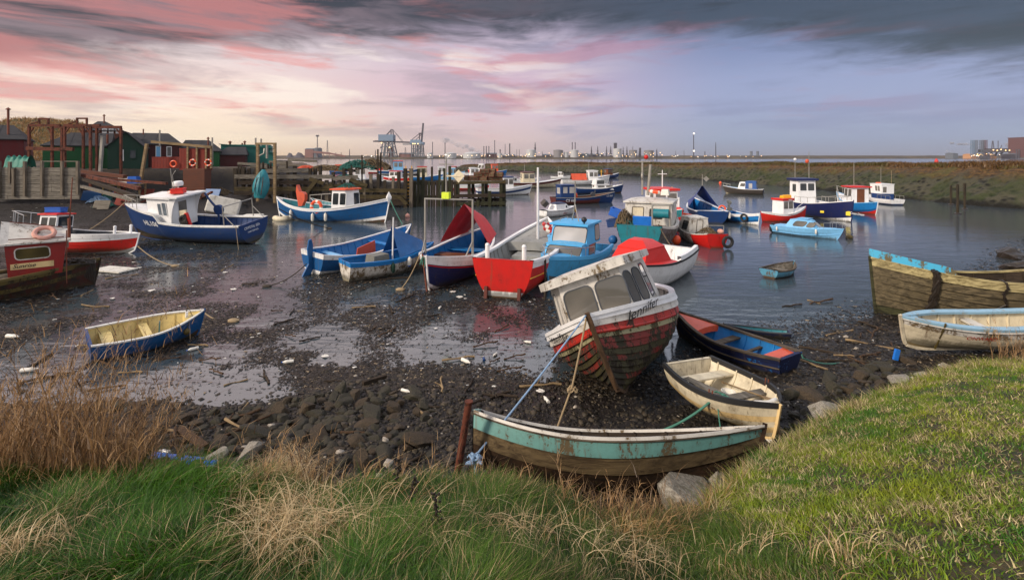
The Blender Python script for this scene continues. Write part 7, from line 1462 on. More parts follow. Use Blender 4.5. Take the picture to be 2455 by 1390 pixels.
for a in ((2362, 365, 2372, 374), (2376, 366, 2381, 374), (2390, 366, 2386, 374), (2404, 365, 2394, 374)): mb = MB(); L2(mb, *a, 1.8); fpart(c, mb, 'column', 'far_steel')
mb = MB()
for sx in (-1, 1): L2(mb, 2380 + sx * 3, 357, 2380 + sx * .8, 338, .6)
for q in range(6): L2(mb, 2380 - 2.5 + q * .35, 356 - q * 3, 2380 + 2.2 - q * .35, 353 - q * 3, .4)
fpart(c, mb, 'derrick', 'far_dark'); mb = MB(); L2(mb, 2393, 357, 2393, 338, .7); L2(mb, 2398, 358, 2402, 348, .6); fpart(c, mb, 'crane_jib', 'far_dark')
for px, y in ((2363, 360), (2372, 361), (2381, 359), (2392, 361), (2401, 361)): mb = MB(); mb.ball((fx(px), DF - 12, fz(y)), .8); fpart(c, mb, 'lamp', 'lamp_warm')
for px0, px1, top, mt, lab in ((2362, 2381, 370.5, 'far_tan', 'orange shed under the oil platform'), (2413, 2425, 370.5, 'far_tan', 'smaller orange shed right of the oil platform'), (2318, 2330, 368, 'far_steel', 'grey tower block with mast left of the rig legs'), (2384, 2408, 371, 'far_tank_dark', 'low domed grey store under the oil platform')):
    mb = MB(); x0, x1, z1 = fx(px0), fx(px1), fz(top); mb.box((0, 0, (z1 + GR - 2) / 2), (x1 - x0, 14, z1 - GR + 2)); mb.add([(-(x1 - x0) / 2 - .3, -7.3, z1), ((x1 - x0) / 2 + .3, -7.3, z1), ((x1 - x0) / 2 + .3, 0, z1 + 1.2), (-(x1 - x0) / 2 - .3, 0, z1 + 1.2), (-(x1 - x0) / 2 - .3, 7.3, z1), ((x1 - x0) / 2 + .3, 7.3, z1)], [(0, 1, 2, 3), (3, 2, 5, 4), (0, 3, 4), (1, 5, 2)])
    tag(mb.build('dock_shed', mt, None, False, ((x0 + x1) / 2, DF + 30, 0)), lab, 'building')
for px, lab in ((2437, 'left of two black chimneys at the right edge'), (2443, 'right of two black chimneys at the right edge')): stack(px, 358, 2.2, lab)
mb = MB(); mb.box((0, 0, 0), (26, 24, fz(331) - GR)); mb.box((-12.5, -12.1, 0), (2, .4, fz(331) - GR)); mb.box((0, 0, (fz(331) - GR) / 2 + .5), (27, 25, 1)); tag(mb.build('tower_block', 'far_rust', None, False, (fx(2470), DF + 8, (fz(331) + GR) / 2)), 'tall dark red windowless block at the right edge', 'building')
# floodlights
lm = MB(); lm.beam((0, 0, -6), (0, 0, 0), .35, .35, 0); lm.ball((0, -.6, .2), .5, 1, 8, 5); l0 = lm.build('floodlight', ['far_dark', 'lamp_warm'], None, False); l1 = l0.copy(); l1.data = l0.data.copy(); l1.data.materials[1] = MATS['lamp_white']; COL.objects.link(l1)
spots = [(rd.uniform(1025, 1260), rd.uniform(371.5, 376)) for _ in range(40)] + [(rd.uniform(1260, 1600), rd.uniform(366, 376.5)) for _ in range(54)] + [(rd.uniform(1600, 1830), rd.uniform(373, 377)) for _ in range(22)] + [(rd.uniform(860, 905), rd.uniform(372, 376)) for _ in range(8)] + [(rd.uniform(2320, 2400), rd.uniform(369, 375)) for _ in range(16)]
for k, (px, py) in enumerate(spots):
    o = (l0, l1)[k] if k < 2 else (l0, l1)[rd.random() < .35].copy()
    if k > 1: COL.objects.link(o)
    s_ = rd.uniform(.6, 1.3); o.location = (fx(px, DF - 14), DF - 14, fz(py, DF - 14)); o.scale = (s_, s_, s_); tag(o, 'lit lamp among the works across the estuary', 'floodlight', 'floodlights across the estuary')
# smoke
def smoke(label, puffs, dens, d, cat='smoke'):
    m, t = newmat('smoke_%d' % len(MATS)); n = t.noise(obj_co(t), .09, 4, .6)
    t.out(None, t.n('ShaderNodeVolumePrincipled', i_Color=(.93, .94, 1.0), i_Density=t.math('MULTIPLY', t.ss(n, .38, .66), dens), i_Anisotropy=.2))
    mb = MB()
    for px, py, r_, sq in puffs: mb.ball((fx(px, d), d, fz(py, d)), r_ / FOC * d, 0, 14, 9, (sq, 1, .75))
    o = mb.build('smoke', m.name); tag(o, label, cat, None, 'stuff')
smoke('pale smoke drifting left from the refinery', [(1068, 337, 9, 1.5), (1086, 340, 8, 1.5), (1100, 347, 9, 1.3), (1115, 352, 9, 1.3), (1130, 358, 9, 1.3), (1145, 363, 7, 1.3), (1157, 368, 5, 1.3)], .2, 800)
smoke('white steam band behind the rig legs', [(2282, 343, 4, 1.6), (2300, 346, 4, 1.8), (2315, 346, 4.5, 1.8), (2330, 347, 4, 1.6), (2348, 350, 3, 1.6)], .6, 800)
smoke('white steam rising beside the dark red block', [(2422, 350, 7, 1.2), (2433, 354, 6, 1.2), (2442, 358, 5, 1.2), (2415, 346, 5, 1.2)], .35, 800)
smoke('thin steam low on the far right shore', [(2272, 362, 5, 1.0), (2280, 368, 4, 1.0), (2287, 373, 3, 1)], .2, 800)
mb = MB(); mb.lathe([(1.1, 0), (1.1, 1.2), (.5, 2.4), (0, 3)], (0, 0, 0), 12); q = at(2245, 390); tag(mb.build('channel_buoy', 'bright_red', None, True, q), 'red channel buoy in the open river at the right', 'buoy')
# ================================================================== grass, reeds, stones and litter
m, t = newmat('blade'); c = attr(t, 'Col')
d_ = t.n('ShaderNodeBsdfDiffuse', i_Color=c); tr_ = t.n('ShaderNodeBsdfTranslucent', i_Color=c); gl_ = t.n('ShaderNodeBsdfGlossy', i_Color=(.5, .5, .5), i_Roughness=.45)
mx = t.n('ShaderNodeMixShader', i_0=.3, i_1=d_.outputs[0], i_2=tr_.outputs[0]); t.out(t.n('ShaderNodeMixShader', i_0=.05, i_1=mx.outputs[0], i_2=gl_.outputs[0]))
def blades(name, P, H, Wd, lean, az, colr, curl=1.0, segs=3, kind=True, label=None, colb=None, droop=0.0):
    "P base points, H heights, Wd widths, lean sideways reach, az lean bearing"
    n = len(P); ts = np.linspace(0, 1, segs + 1); V = np.zeros((n, segs * 2 + 1, 3)); C = np.zeros((n, segs * 2 + 1, 3))
    fa = az + rng.uniform(-1, 1, n); sx, sy = -np.sin(fa), np.cos(fa)
    for i, q in enumerate(ts):
        reach = lean * q ** (1 + curl); zz = H * (q - droop * q ** 3)
        cx_, cy_, cz = P[:, 0] + np.cos(az) * reach, P[:, 1] + np.sin(az) * reach, P[:, 2] + zz
        wv = Wd * (1 - q ** 1.6) * .5; cc = colr if colb is None else colb * (1 - q) + colr * q
        if i < segs:
            for j, sg in enumerate((-1, 1)):
                V[:, i * 2 + j] = np.stack([cx_ + sg * wv * sx, cy_ + sg * wv * sy, cz], -1); C[:, i * 2 + j] = cc
        else: V[:, -1] = np.stack([cx_, cy_, cz], -1); C[:, -1] = cc
    k = segs * 2 + 1; F = []
    for i in range(segs - 1): F += [(2 * i, 2 * i + 1, 2 * i + 3), (2 * i, 2 * i + 3, 2 * i + 2)]
    F.append((2 * segs - 2, 2 * segs - 1, 2 * segs)); F = np.array(F)
    FF = (F[None] + (np.arange(n) * k)[:, None, None]).reshape(-1, 3)
    return V.reshape(-1, 3), FF, C.reshape(-1, 3)
def joinm(parts):
    Vs, Fs, Cs = [], [], []; o = 0
    for V, F, C in parts: Vs.append(V); Fs.append(F + o); Cs.append(C); o += len(V)
    return np.concatenate(Vs), np.concatenate(Fs), np.concatenate(Cs)
def lin(*c): return np.array(S(*c))
def scatter_turf(n, rmin, jitter=.25, power=1.0):
    th = rng.uniform(R(-57), R(62), n); re = interp(th, ED_P); u = rng.uniform(0, 1, n) ** power; r = rmin + (re + jitter - rmin) * u
    return r * np.sin(th), r * np.cos(th)
def pix(x, y, z): return CX + FOC * x / y, HZ + (EYE - z) * FOC / y
def zone(x, y, z):
    px, py = pix(x, y, z); return sstep(px - (1560 + (py - 1150) * 1.75) + 190 * fbm(x * .8, y * .8, 3, 131), -130, 130)
# short turf on the right
x, y = scatter_turf(620000, 1.5, .15, .8); z = ground_z(x, y); zn = zone(x, y, z); k = (rng.uniform(0, 1, len(x)) < zn) & (rng.uniform(0, 1, len(x)) < np.clip(.85 + 2.6 * fbm(x * 2.6, y * 2.6, 4, 331), .38, 1)); x, y, z = x[k], y[k], z[k]; n = len(x)
cl = fbm(x * 2.3, y * 2.3, 4, 141); cl2 = fbm(x * 7, y * 7, 3, 151); th = np.arctan2(x, y); edge = sstep(np.hypot(x, y) - interp(th, ED_P), -1.0, -.1)
H = (.018 + .028 * rng.uniform(0, 1, n) + .03 * np.clip(cl, 0, 1)) * (1 + 1.8 * edge)
g1, g2, st, ol = lin(56, 106, 10), lin(140, 150, 36), lin(216, 198, 150), lin(96, 82, 42)
f = np.clip(.5 + cl * 1.6 + rng.normal(0, .16, n), 0, 1)[:, None]; col = g1 * (1 - f) + g2 * f
s_ = (rng.uniform(0, 1, n) < np.clip(.27 - cl2 * 1.8 + .3 * edge, .04, .85))[:, None]; col = np.where(s_, ol + (st - ol) * rng.uniform(0, 1, (n, 1)), col)
az = rng.uniform(0, 6.28, n); parts = [blades('g', np.stack([x, y, z - .01], -1), H, .006 + .006 * rng.uniform(0, 1, n), H * rng.uniform(.4, 1.8, n), az, col * rng.uniform(.6, 1.4, (n, 1)), segs=2)]
# long grass in front
x, y = scatter_turf(350000, 1.35, .35, .72); z = ground_z(x, y); zn = zone(x, y, z); k = rng.uniform(0, 1, len(x)) > zn; x, y, z = x[k], y[k], z[k]; n = len(x)
cl = fbm(x * 1.6, y * 1.6, 4, 161); cl2 = fbm(x * 3.1, y * 3.1, 3, 171); px, py = pix(x, y, z)
H = (.07 + .19 * np.clip(.5 + cl * 1.7, 0, 1)) * rng.uniform(.5, 1.3, n) * (1 - .45 * sstep(px, 1250, 1500))
g1, g2, g3, st = lin(26, 60, 8), lin(76, 122, 18), lin(124, 126, 44), lin(196, 170, 122)
f = np.clip(.35 + cl * 1.3 + rng.normal(0, .2, n), 0, 1)[:, None]; col = g1 * (1 - f) + g2 * f
warm = sstep(px, 700, 1500)[:, None] * .5; col = col * (1 - warm * f) + g3 * warm * f
s_ = (rng.uniform(0, 1, n) < np.clip(.09 + cl2 * .7 + .06 * sstep(px, 500, 1400), .02, .5))[:, None]; col = np.where(s_, st * rng.uniform(.45, 1.0, (n, 1)), col)
az = fbm(x * 1.1, y * 1.1, 2, 181) * 14 + rng.normal(0, 1.1, n)
parts.append(blades('g', np.stack([x, y, z - .02], -1), H, .004 + .004 * rng.uniform(0, 1, n), H * rng.uniform(.2, 1.1, n), az, col * rng.uniform(.7, 1.3, (n, 1)), segs=3, droop=.25))
# orange brown fringe along the crest
th = rng.uniform(R(-46), R(46), 26000); r = interp(th, ED_P) + rng.uniform(-.35, .35, len(th)); x, y = r * np.sin(th), r * np.cos(th); z = ground_z(x, y); px, py = pix(x, y, z); n = len(x)
k = rng.uniform(0, 1, n) < np.where((px > 1480) & (px < 2320), .75, .16); x, y, z = x[k], y[k], z[k]; n = len(x); H = rng.uniform(.08, .26, n) * np.where(px[k] > 1800, .55, 1)
col = lin(150, 104, 54) + (lin(206, 176, 124) - lin(150, 104, 54)) * rng.uniform(0, 1, (n, 1)); col = np.where(rng.uniform(0, 1, (n, 1)) < .3, lin(96, 100, 36), col)
parts.append(blades('g', np.stack([x, y, z - .02], -1), H, rng.uniform(.003, .007, n), H * rng.uniform(.3, 1.2, n), rng.uniform(0, 6.28, n), col, droop=.3))
V, F, C = joinm(parts); o = fast_mesh('grass', V, F, 'blade', False, C); tag(o, 'green and straw coloured grass covering the bank in the foreground', 'grass', None, 'stuff')
# pale arching straw
parts = []
for px, py, cnt, hh_, rad in ((700, 1330, 330, .34, .30), (800, 1310, 160, .36, .2), (640, 1270, 120, .30, .2), (735, 1255, 90, .3, .2), (1000, 1330, 70, .34, .25), (905, 1290, 50, .34, .2), (90, 1335, 150, .24, .28), (20, 1350, 90, .24, .2), (1440, 1340, 90, .26, .3), (1560, 1345, 90, .24, .3), (1190, 1340, 60, .28, .3), (2020, 1340, 60, .2, .25), (1300, 1310, 60, .28, .3), (690, 1120, 420, .42, .4), (610, 1180, 160, .3, .3), (60, 1010 + 100, 260, .4, .4), (1760, 1330, 50, .2, .3), (460, 1130, 120, .34, .3), (850, 1240, 60, .3, .3), (1080, 1260, 50, .26, .3)):
    zc = 2.3; q = at(px, py, zc)
    for _ in range(3): zc = gz(q.x, q.y); q = at(px, py, zc)
    x = q.x + rng.normal(0, rad * .5, cnt); y = q.y + rng.normal(0, rad * .4, cnt); z = ground_z(x, y); H = hh_ * rng.uniform(.5, 1.3, cnt); base = rng.uniform(0, 6.28)
    col = lin(150, 118, 74) + (lin(226, 204, 160) - lin(150, 118, 74)) * rng.uniform(0, 1, (cnt, 1)) ** .8
    parts.append(blades('s', np.stack([x, y, z], -1), H * 1.15, rng.uniform(.002, .007, cnt), H * rng.uniform(.3, 1.5, cnt), base + rng.normal(0, 1.9, cnt), col, curl=1.3, segs=6, droop=.62))
V, F, C = joinm(parts); o = fast_mesh('dry_grass', V, F, 'blade', False, C); tag(o, 'pale arching tufts of dead straw among the green grass', 'dry grass', None, 'stuff')
# brown reeds at left
parts = []
def reeds(n, px0, px1, r0, r1, h0, h1, dens=1.0):
    px = rng.uniform(px0, px1, n); th = np.arctan2((px - CX) / FOC, 1); r = interp(th, ED_P) + rng.uniform(r0, r1, n); x, y = r * np.sin(th), r * np.cos(th); z = ground_z(x, y)
    H = rng.uniform(h0, h1, n) * (1 - .5 * sstep(px, px1 - (px1 - px0) * .35, px1)) * (.75 + .8 * (fbm(x * 1.4, y * 1.4, 2, 191) + .3)); az = rng.normal(.3, 1.6, n); ln = H * rng.uniform(.05, .75, n)
    c0, c1 = lin(70, 52, 38), lin(190, 152, 106); col = c0 + (c1 - c0) * rng.uniform(0, 1, (n, 1))
    parts.append(blades('r', np.stack([x, y, z - .05], -1), H, rng.uniform(.004, .008, n), ln, az, col, curl=.8, segs=4, droop=.08))
    for _ in range(9):
        q = rng.uniform(.25, 1, n); P = np.stack([x + np.cos(az) * ln * q ** 1.8, y + np.sin(az) * ln * q ** 1.8, z - .05 + H * (q - .08 * q ** 3)], -1); h2 = rng.uniform(.05, .16, n)
        parts.append(blades('r', P, h2, rng.uniform(.003, .007, n), h2 * rng.uniform(.3, 1.5, n), rng.uniform(0, 6.28, n), col * rng.uniform(.8, 1.3, (n, 1)), segs=2, droop=.2))
reeds(1700, -120, 330, -.1, 1.7, .55, 1.45); reeds(700, 180, 420, .1, 1.4, .45, .95); reeds(200, 600, 780, .0, .9, .35, .7); reeds(110, 780, 1330, .0, .5, .2, .4); reeds(120, 420, 600, .1, .9, .3, .55); reeds(120, 1330, 1640, -.1, .6, .2, .4); reeds(60, 2380, 2480, -.3, .6, .3, .7)
V, F, C = joinm(parts); o = fast_mesh('reeds', V, F, 'blade', False, C); tag(o, 'tall brown dead weeds standing along the bank edge at the left', 'dead weeds', None, 'stuff')
# grass on the breakwater and the left hill
i_, j_ = rng.integers(2, nl - 2, 90000), rng.integers(27, 60, 90000); P = np.stack([BX[i_, j_], BY[i_, j_], BZ[i_, j_]], -1) + np.stack([rng.uniform(-.3, .3, 90000), rng.uniform(-.3, .3, 90000), np.full(90000, -.05)], -1)
n = len(P); H = rng.uniform(.12, .42, n) * (.6 + 1.0 * np.clip(.5 + fbm(P[:, 0] * .5, P[:, 1] * .5, 3, 201), 0, 1)); c0, c1 = lin(66, 46, 26), lin(128, 96, 54); col = c0 + (c1 - c0) * rng.uniform(0, 1, (n, 1)); col = np.where((fbm(P[:, 0] * .22, P[:, 1] * .22, 3, 211) > .1)[:, None], col * np.array([.7, 1.0, .6]), col)
parts = [blades('b', P, H, rng.uniform(.05, .11, n), H * rng.uniform(.2, 1, n), rng.uniform(0, 6.28, n), col, segs=2)]
x, y = rng.uniform(-95, -38, 60000), rng.uniform(52, 90, 60000); z = ground_z(x, y); k = z > 3.9; x, y, z = x[k], y[k], z[k]; n = len(x); H = rng.uniform(.2, .6, n); col = lin(96, 70, 40) + (lin(176, 138, 84) - lin(96, 70, 40)) * rng.uniform(0, 1, (n, 1))
parts.append(blades('b', np.stack([x, y, z - .05], -1), H, rng.uniform(.06, .12, n), H * rng.uniform(.2, 1, n), rng.uniform(0, 6.28, n), col, segs=2))
V, F, C = joinm(parts); o = fast_mesh('rough_grass', V, F, 'blade', False, C); tag(o, 'brown rough grass on the stone bank and the hill behind the huts', 'rough grass', None, 'stuff')
# stones
def rock_mats(name, a, b_, c_):
    m, t = newmat(name); co = obj_co(t); n1 = t.noise(co, 3, 5, .65); n2 = t.noise(co, 14, 5, .7)
    c = t.mix(t.ss(n2, .35, .7), a, b_); c = t.mix(t.ss(n1, .5, .68, 0, .8), c, c_)
    t.out(t.principled(Base_Color=c, Roughness=.75, Specular_IOR_Level=.3, Normal=t.bump(n2, .6, .04)))
rock_mats('stone_dark', S(34, 32, 26), S(78, 72, 58), S(42, 46, 26)); rock_mats('stone_pale', S(112, 106, 96), S(168, 162, 150), S(84, 78, 58)); rock_mats('stone_brown', S(46, 38, 29), S(90, 76, 58), S(40, 36, 26))
def rock_mesh(seed, sub=3, flat=.7, rough=.06):
    rr = np.random.default_rng(seed); bm = __import__('bmesh').new(); __import__('bmesh').ops.create_icosphere(bm, subdivisions=sub, radius=1.0)
    N = rr.normal(size=(15, 3)); N /= np.linalg.norm(N, axis=1)[:, None]; D = rr.uniform(.42, .72, 15); sc = np.array([rr.uniform(.8, 1.3), rr.uniform(.7, 1.0), flat * rr.uniform(.75, 1.1)]) * 1.35
    for v in bm.verts:
        p = np.array(v.co)
        for nn, dd in zip(N, D):
            e = p @ nn - dd
            if e > 0: p = p - nn * e
        p = p * (1 + rough * (float(fbm(np.array([p[0] * 3 + seed]), np.array([p[1] * 3 + p[2] * 2]), 3, seed)[0]))); v.co = Vector(p * sc)
    me = bpy.data.meshes.new('rock'); bm.to_mesh(me); bm.free(); return me
RM = [rock_mesh(s) for s in range(10)]
for k, me in enumerate(RM): me.materials.append(MATS[['stone_dark', 'stone_brown', 'stone_dark'][k % 3]])
PM = [rock_mesh(s) for s in range(40, 44)]
for me in PM: me.materials.append(MATS['stone_pale'])
def ray_ground(px, py):
    q = at(px, py, .3)
    for _ in range(8): q = at(px, py, gz(q.x, q.y))
    return q
rd = random.Random(33); used = []
cnt = 0; tries = 0
while cnt < 255 and tries < 3000:
    tries += 1; w_ = rd.random()
    if w_ < .74: px, py = rd.gauss(760, 170), rd.uniform(940, 1120)
    elif w_ < .88: px = rd.uniform(1880, 2180); py = 1010 - (px - 1880) * .42 + rd.gauss(0, 28)
    else: px, py = rd.uniform(380, 1100), rd.uniform(985, 1130)
    lo_ = np.interp(px, [p[0] for p in SHORE], [p[1] for p in SHORE]) + 16
    if py < lo_ or (1040 < px < 1900): continue
    q = ray_ground(px, py); s_ = rd.uniform(.06, .15) * (1.5 if rd.random() < .25 else 1)
    if any((q.x - a) ** 2 + (q.y - b2) ** 2 < ((s_ + c2) * .75) ** 2 for a, b2, c2 in used): continue
    used.append((q.x, q.y, s_)); o = bpy.data.objects.new('rock', rd.choice(RM)); COL.objects.link(o); o.location = (q.x, q.y, gz(q.x, q.y) + s_ * .12); o.scale = (s_, s_, s_ * rd.uniform(.8, 1.1)); o.rotation_euler = (rd.uniform(-.4, .4), rd.uniform(-.4, .4), rd.uniform(0, 6.28))
    right = px > 1500; tag(o, 'dark angular stone of the rubble under the right hand turf' if right else 'dark angular stone lying in the rubble between reeds and rowing boat', 'rock', 'stones under the right turf' if right else 'stones of the shore rubble'); cnt += 1
for k, (px, py, s_, lab) in enumerate(((1640, 1215, .36, 'largest pale rock below the bow end of the turquoise boat'), (1722, 1190, .25, 'pale rounded rock right of the largest pale rock'), (1985, 1003, .24, 'leaning pale slab at the turf edge beside the cream dinghy'), (2155, 922, .2, 'tan boulder at the turf edge halfway to the white dinghy'), (2190, 915, .09, 'small white stone beside the tan boulder'), (2265, 885, .11, 'white stone under the white dinghy bow'), (1065, 1190 - 30, .11, 'grey stone at the foot of the rusty post'), (600, 1095, .2, 'large grey boulder right of the blue plank'), (520, 1105, .15, 'flat grey boulder above the blue plank'), (2210, 905, .1, 'second small white stone by the tan boulder'), (1905, 955, .16, 'dark boulder between the cream dinghy and the turf'))):
    q = ray_ground(px, py); o = bpy.data.objects.new('rock', (PM if 'dark' not in lab else RM)[k % 4]); COL.objects.link(o); o.location = (q.x, q.y, gz(q.x, q.y) + s_ * .35); o.scale = (s_ * 1.15, s_ * .9, s_ * 1.1); o.rotation_euler = (rd.uniform(-.3, .3), rd.uniform(-.3, .3), rd.uniform(0, 6)); tag(o, lab, 'rock')
for px, py, s_, lab in ((2428, 618, .55, 'weed covered rock mound at the right edge of the water'), (2452, 648, .6, 'second weed covered mound cut by the right frame edge')):
    q = at(px, py); o = bpy.data.objects.new('weed_mound', rock_mesh(60 + px, 4, .7, .5)); o.data.materials.append(MATS['weed_black']); COL.objects.link(o); o.location = (q.x, q.y, .05); o.scale = (s_ * 1.2, s_, s_); tag(o, lab, 'rock')
# small stones and weed, too many to count
def scatter_rocks(name, X_, Y_, s_, mat, col=None, zoff=.1):
    base = np.array([v.co for v in RM[0].vertices]) if False else None
    b0 = np.array([(-1, -1, -.6), (1, -.9, -.7), (.9, 1, -.6), (-1, .8, -.7), (-.7, -.6, .6), (.6, -.7, .5), (.5, .7, .7), (-.6, .6, .5)]); f0 = np.array([(0, 3, 2, 1), (4, 5, 6, 7), (0, 1, 5, 4), (1, 2, 6, 5), (2, 3, 7, 6), (3, 0, 4, 7)])
    n = len(X_); a = rng.uniform(0, 6.28, n); Z_ = ground_z(X_, Y_) + s_ * zoff; P = b0[None] * (1 + rng.uniform(-.35, .35, (n, 8, 3))) * s_[:, None, None] * np.stack([np.ones(n), rng.uniform(.6, 1, n), rng.uniform(.4, .9, n)], -1)[:, None, :]
    x = P[..., 0] * np.cos(a)[:, None] - P[..., 1] * np.sin(a)[:, None]; y = P[..., 0] * np.sin(a)[:, None] + P[..., 1] * np.cos(a)[:, None]
    V = np.stack([x + X_[:, None], y + Y_[:, None], P[..., 2] + Z_[:, None]], -1).reshape(-1, 3); F = (f0[None] + (np.arange(n) * 8)[:, None, None]).reshape(-1, 4)
    return fast_mesh(name, V, F, mat, False, None if col is None else np.repeat(col, 8, 0))
m, t = newmat('pebble'); c = attr(t, 'Col'); n = t.noise(t.n('ShaderNodeNewGeometry').outputs['Position'], 30, 4, .7); t.out(t.principled(Base_Color=t.mix(t.ss(n, .35, .7, 0, .6), c, S(30, 26, 20)), Roughness=.6, Specular_IOR_Level=.35, Normal=t.bump(n, .5, .02)))
n = 42000; th = rng.uniform(R(-49), R(47), n); re = interp(th, ED_P); rs = interp(th, SH_P); r = re + .5 + (rs - re + .2) * rng.uniform(0, 1, n) ** .9; x, y = r * np.sin(th), r * np.cos(th); px, py = pix(x, y, 0 * x + .3)
k = rng.uniform(0, 1, n) < np.where((px > 350) & (px < 1120), 1, .55); x, y = x[k], y[k]; n = len(x); col = lin(26, 22, 17) + (lin(82, 72, 56) - lin(26, 22, 17)) * rng.uniform(0, 1, (n, 1)) ** 2.2
col = np.where(rng.uniform(0, 1, (n, 1)) < .012, lin(170, 160, 146), col)
tag(scatter_rocks('shingle', x, y, rng.uniform(.008, .035, n) * (1 + 1.2 * (rng.uniform(0, 1, n) < .1)), 'pebble', col), 'dark wet shingle and broken stones along the shore', 'shingle', None, 'stuff')
# weed fragments awash on the flat
n = 360000; px = rng.uniform(-60, 1500, n); py = HZ + 95 + (945 - HZ - 95) * rng.uniform(0, 1, n) ** .85; y = EYE * FOC / (py - HZ); x = (px - CX) / FOC * y
px2 = rng.uniform(1500, 2500, 60000); py2 = rng.uniform(560, 960, 60000); lim2 = np.interp(px2, [1500, 1640, 1760, 1900, 2000, 2090, 2200, 2330, 2455], [915, 850, 800, 778, 750, 735, 700, 640, 560]); kk = py2 > lim2 - 14 * rng.normal(0, 1, 60000); px2, py2 = px2[kk], py2[kk]; y2 = EYE * FOC / (py2 - HZ); x2 = (px2 - CX) / FOC * y2
lim = interp(py, [(440, 545), (480, 560), (540, 640), (580, 655), (620, 705), (655, 880), (690, 1130), (720, 1330), (770, 1420), (900, 1700), (1000, 1800)]); dens = fbm(x * 1.0, y * .8, 3, 14) * 1.3 + fbm(x * .3, y * .3, 2, 231)
pool = np.exp(-(((px - 520) / 170) ** 2 + ((py - 930) / 40) ** 2)) + .8 * np.exp(-(((px - 680) / 90) ** 2 + ((py - 600) / 60) ** 2)) + .7 * np.exp(-(((px - 170) / 60) ** 2 + ((py - 815) / 18) ** 2))
k = (px < lim + rng.normal(0, 26, n)) & (rng.uniform(0, 1, n) < np.clip(.34 + dens * 1.9 - pool, .02, 1)); x, y = np.concatenate([x[k], x2]), np.concatenate([y[k], y2]); n = len(x)
zg = np.maximum(ground_z(x, y), 0) + .004; rs = interp(np.arctan2(x, y), SH_P); s_ = rng.uniform(.012, .045, n) * (.6 + y / 26); a = rng.uniform(0, 6.28, n); asp = rng.uniform(.12, .5, n); j = rng.uniform(.6, 1.3, (n, 4))
q = np.array([(-1, -1), (1, -1), (1, 1), (-1, 1)]); lx = q[None, :, 0] * s_[:, None] * j; ly = q[None, :, 1] * (s_ * asp)[:, None] * j[:, ::-1]
V = np.stack([x[:, None] + lx * np.cos(a)[:, None] - ly * np.sin(a)[:, None], y[:, None] + lx * np.sin(a)[:, None] + ly * np.cos(a)[:, None], zg[:, None] + rng.uniform(0, 1, (n, 4)) * (s_ * .4)[:, None]], -1).reshape(-1, 3)
F = np.arange(n * 4).reshape(-1, 4); col = lin(22, 18, 15) + (lin(70, 57, 44) - lin(22, 18, 15)) * rng.uniform(0, 1, (n, 1)) ** 2; u_ = rng.uniform(0, 1, (n, 1)); col = np.where(u_ < .035, lin(150, 132, 104), col); col = np.where(u_ > .9945, lin(214, 214, 210), col)
tag(fast_mesh('seaweed', V, F, 'pebble', False, np.repeat(col, 4, 0)), 'dark seaweed fragments floating on the drying flat', 'seaweed', None, 'stuff')
# driftwood
SM = []
for s_ in range(6):
    mb = MB(); r2 = random.Random(s_); p = [Vector((-.5, 0, 0))]
    for q in range(5): p.append(p[-1] + Vector((.2, r2.uniform(-.05, .05), r2.uniform(-.02, .03))))
    mb.tube(p, [.03 * r2.uniform(.6, 1.2) for _ in p], 6)
    if s_ % 2: mb.tube([p[2], p[2] + Vector((.12, .16, .05))], .016, 5)
    o = mb.build('driftwood', ['dark_wood', 'bare_plank', 'stem_wood'][s_ % 3]); SM.append(o.data); bpy.data.objects.remove(o)
for k in range(95):
    if k < 60: px, py = rd.uniform(60, 1300), rd.uniform(640, 960)
    elif k < 80: px, py = rd.uniform(1900, 2200), rd.uniform(760, 900)
    else: px, py = rd.uniform(420, 1060), rd.uniform(960, 1110)
    q = ray_ground(px, py); o = bpy.data.objects.new('driftwood', rd.choice(SM)); COL.objects.link(o); o.location = (q.x, q.y, max(0, gz(q.x, q.y)) + .02); l_ = rd.uniform(.15, .7) * (1 + q.y / 30); o.scale = (l_, .35 + l_ * .6, .35 + l_ * .6); o.rotation_euler = (0, rd.uniform(-.05, .05), rd.uniform(0, 6.28))
    lab = ('stick of driftwood lying among the weed on the flat', 'stick of driftwood caught in the dark weed by the right turf', 'stick of driftwood among the shore stones')[0 if k < 60 else 1 if k < 80 else 2]; tag(o, lab, 'driftwood', ('driftwood on the flat', 'driftwood by the turf', 'driftwood among the stones')[0 if k < 60 else 1 if k < 80 else 2])
# bottles and scraps
def bottle_mesh(mt, cap):
    mb = MB(); mb.lathe([(0, -.14), (.04, -.138), (.044, -.12), (.04, -.02), (.044, .0), (.044, .06), (.018, .11), (.016, .135)], (0, 0, .035), 10, 0, (0, R(90), 0)); mb.lathe([(.019, .125), (.019, .15), (0, .15)], (0, 0, .035), 8, 1, (0, R(90), 0)); o = mb.build('plastic_bottle', [mt, cap]); me = o.data; bpy.data.objects.remove(o); return me
BM = [bottle_mesh('white_plastic', 'blue_plastic'), bottle_mesh('white_plastic', 'red_plastic'), bottle_mesh('glass_pale', 'white_plastic'), bottle_mesh('white_plastic', 'white_plastic')]
mb = MB(); rs_ = np.random.default_rng(4); rows = [[Vector((.09 * (i - 2) + rs_.uniform(-.02, .02), .07 * (j_ - 2), .02 + rs_.uniform(0, .06))) for j_ in range(5)] for i in range(5)]; mb.grid(rows); o = mb.build('plastic_scrap', 'white_plastic'); SCR = o.data; bpy.data.objects.remove(o)
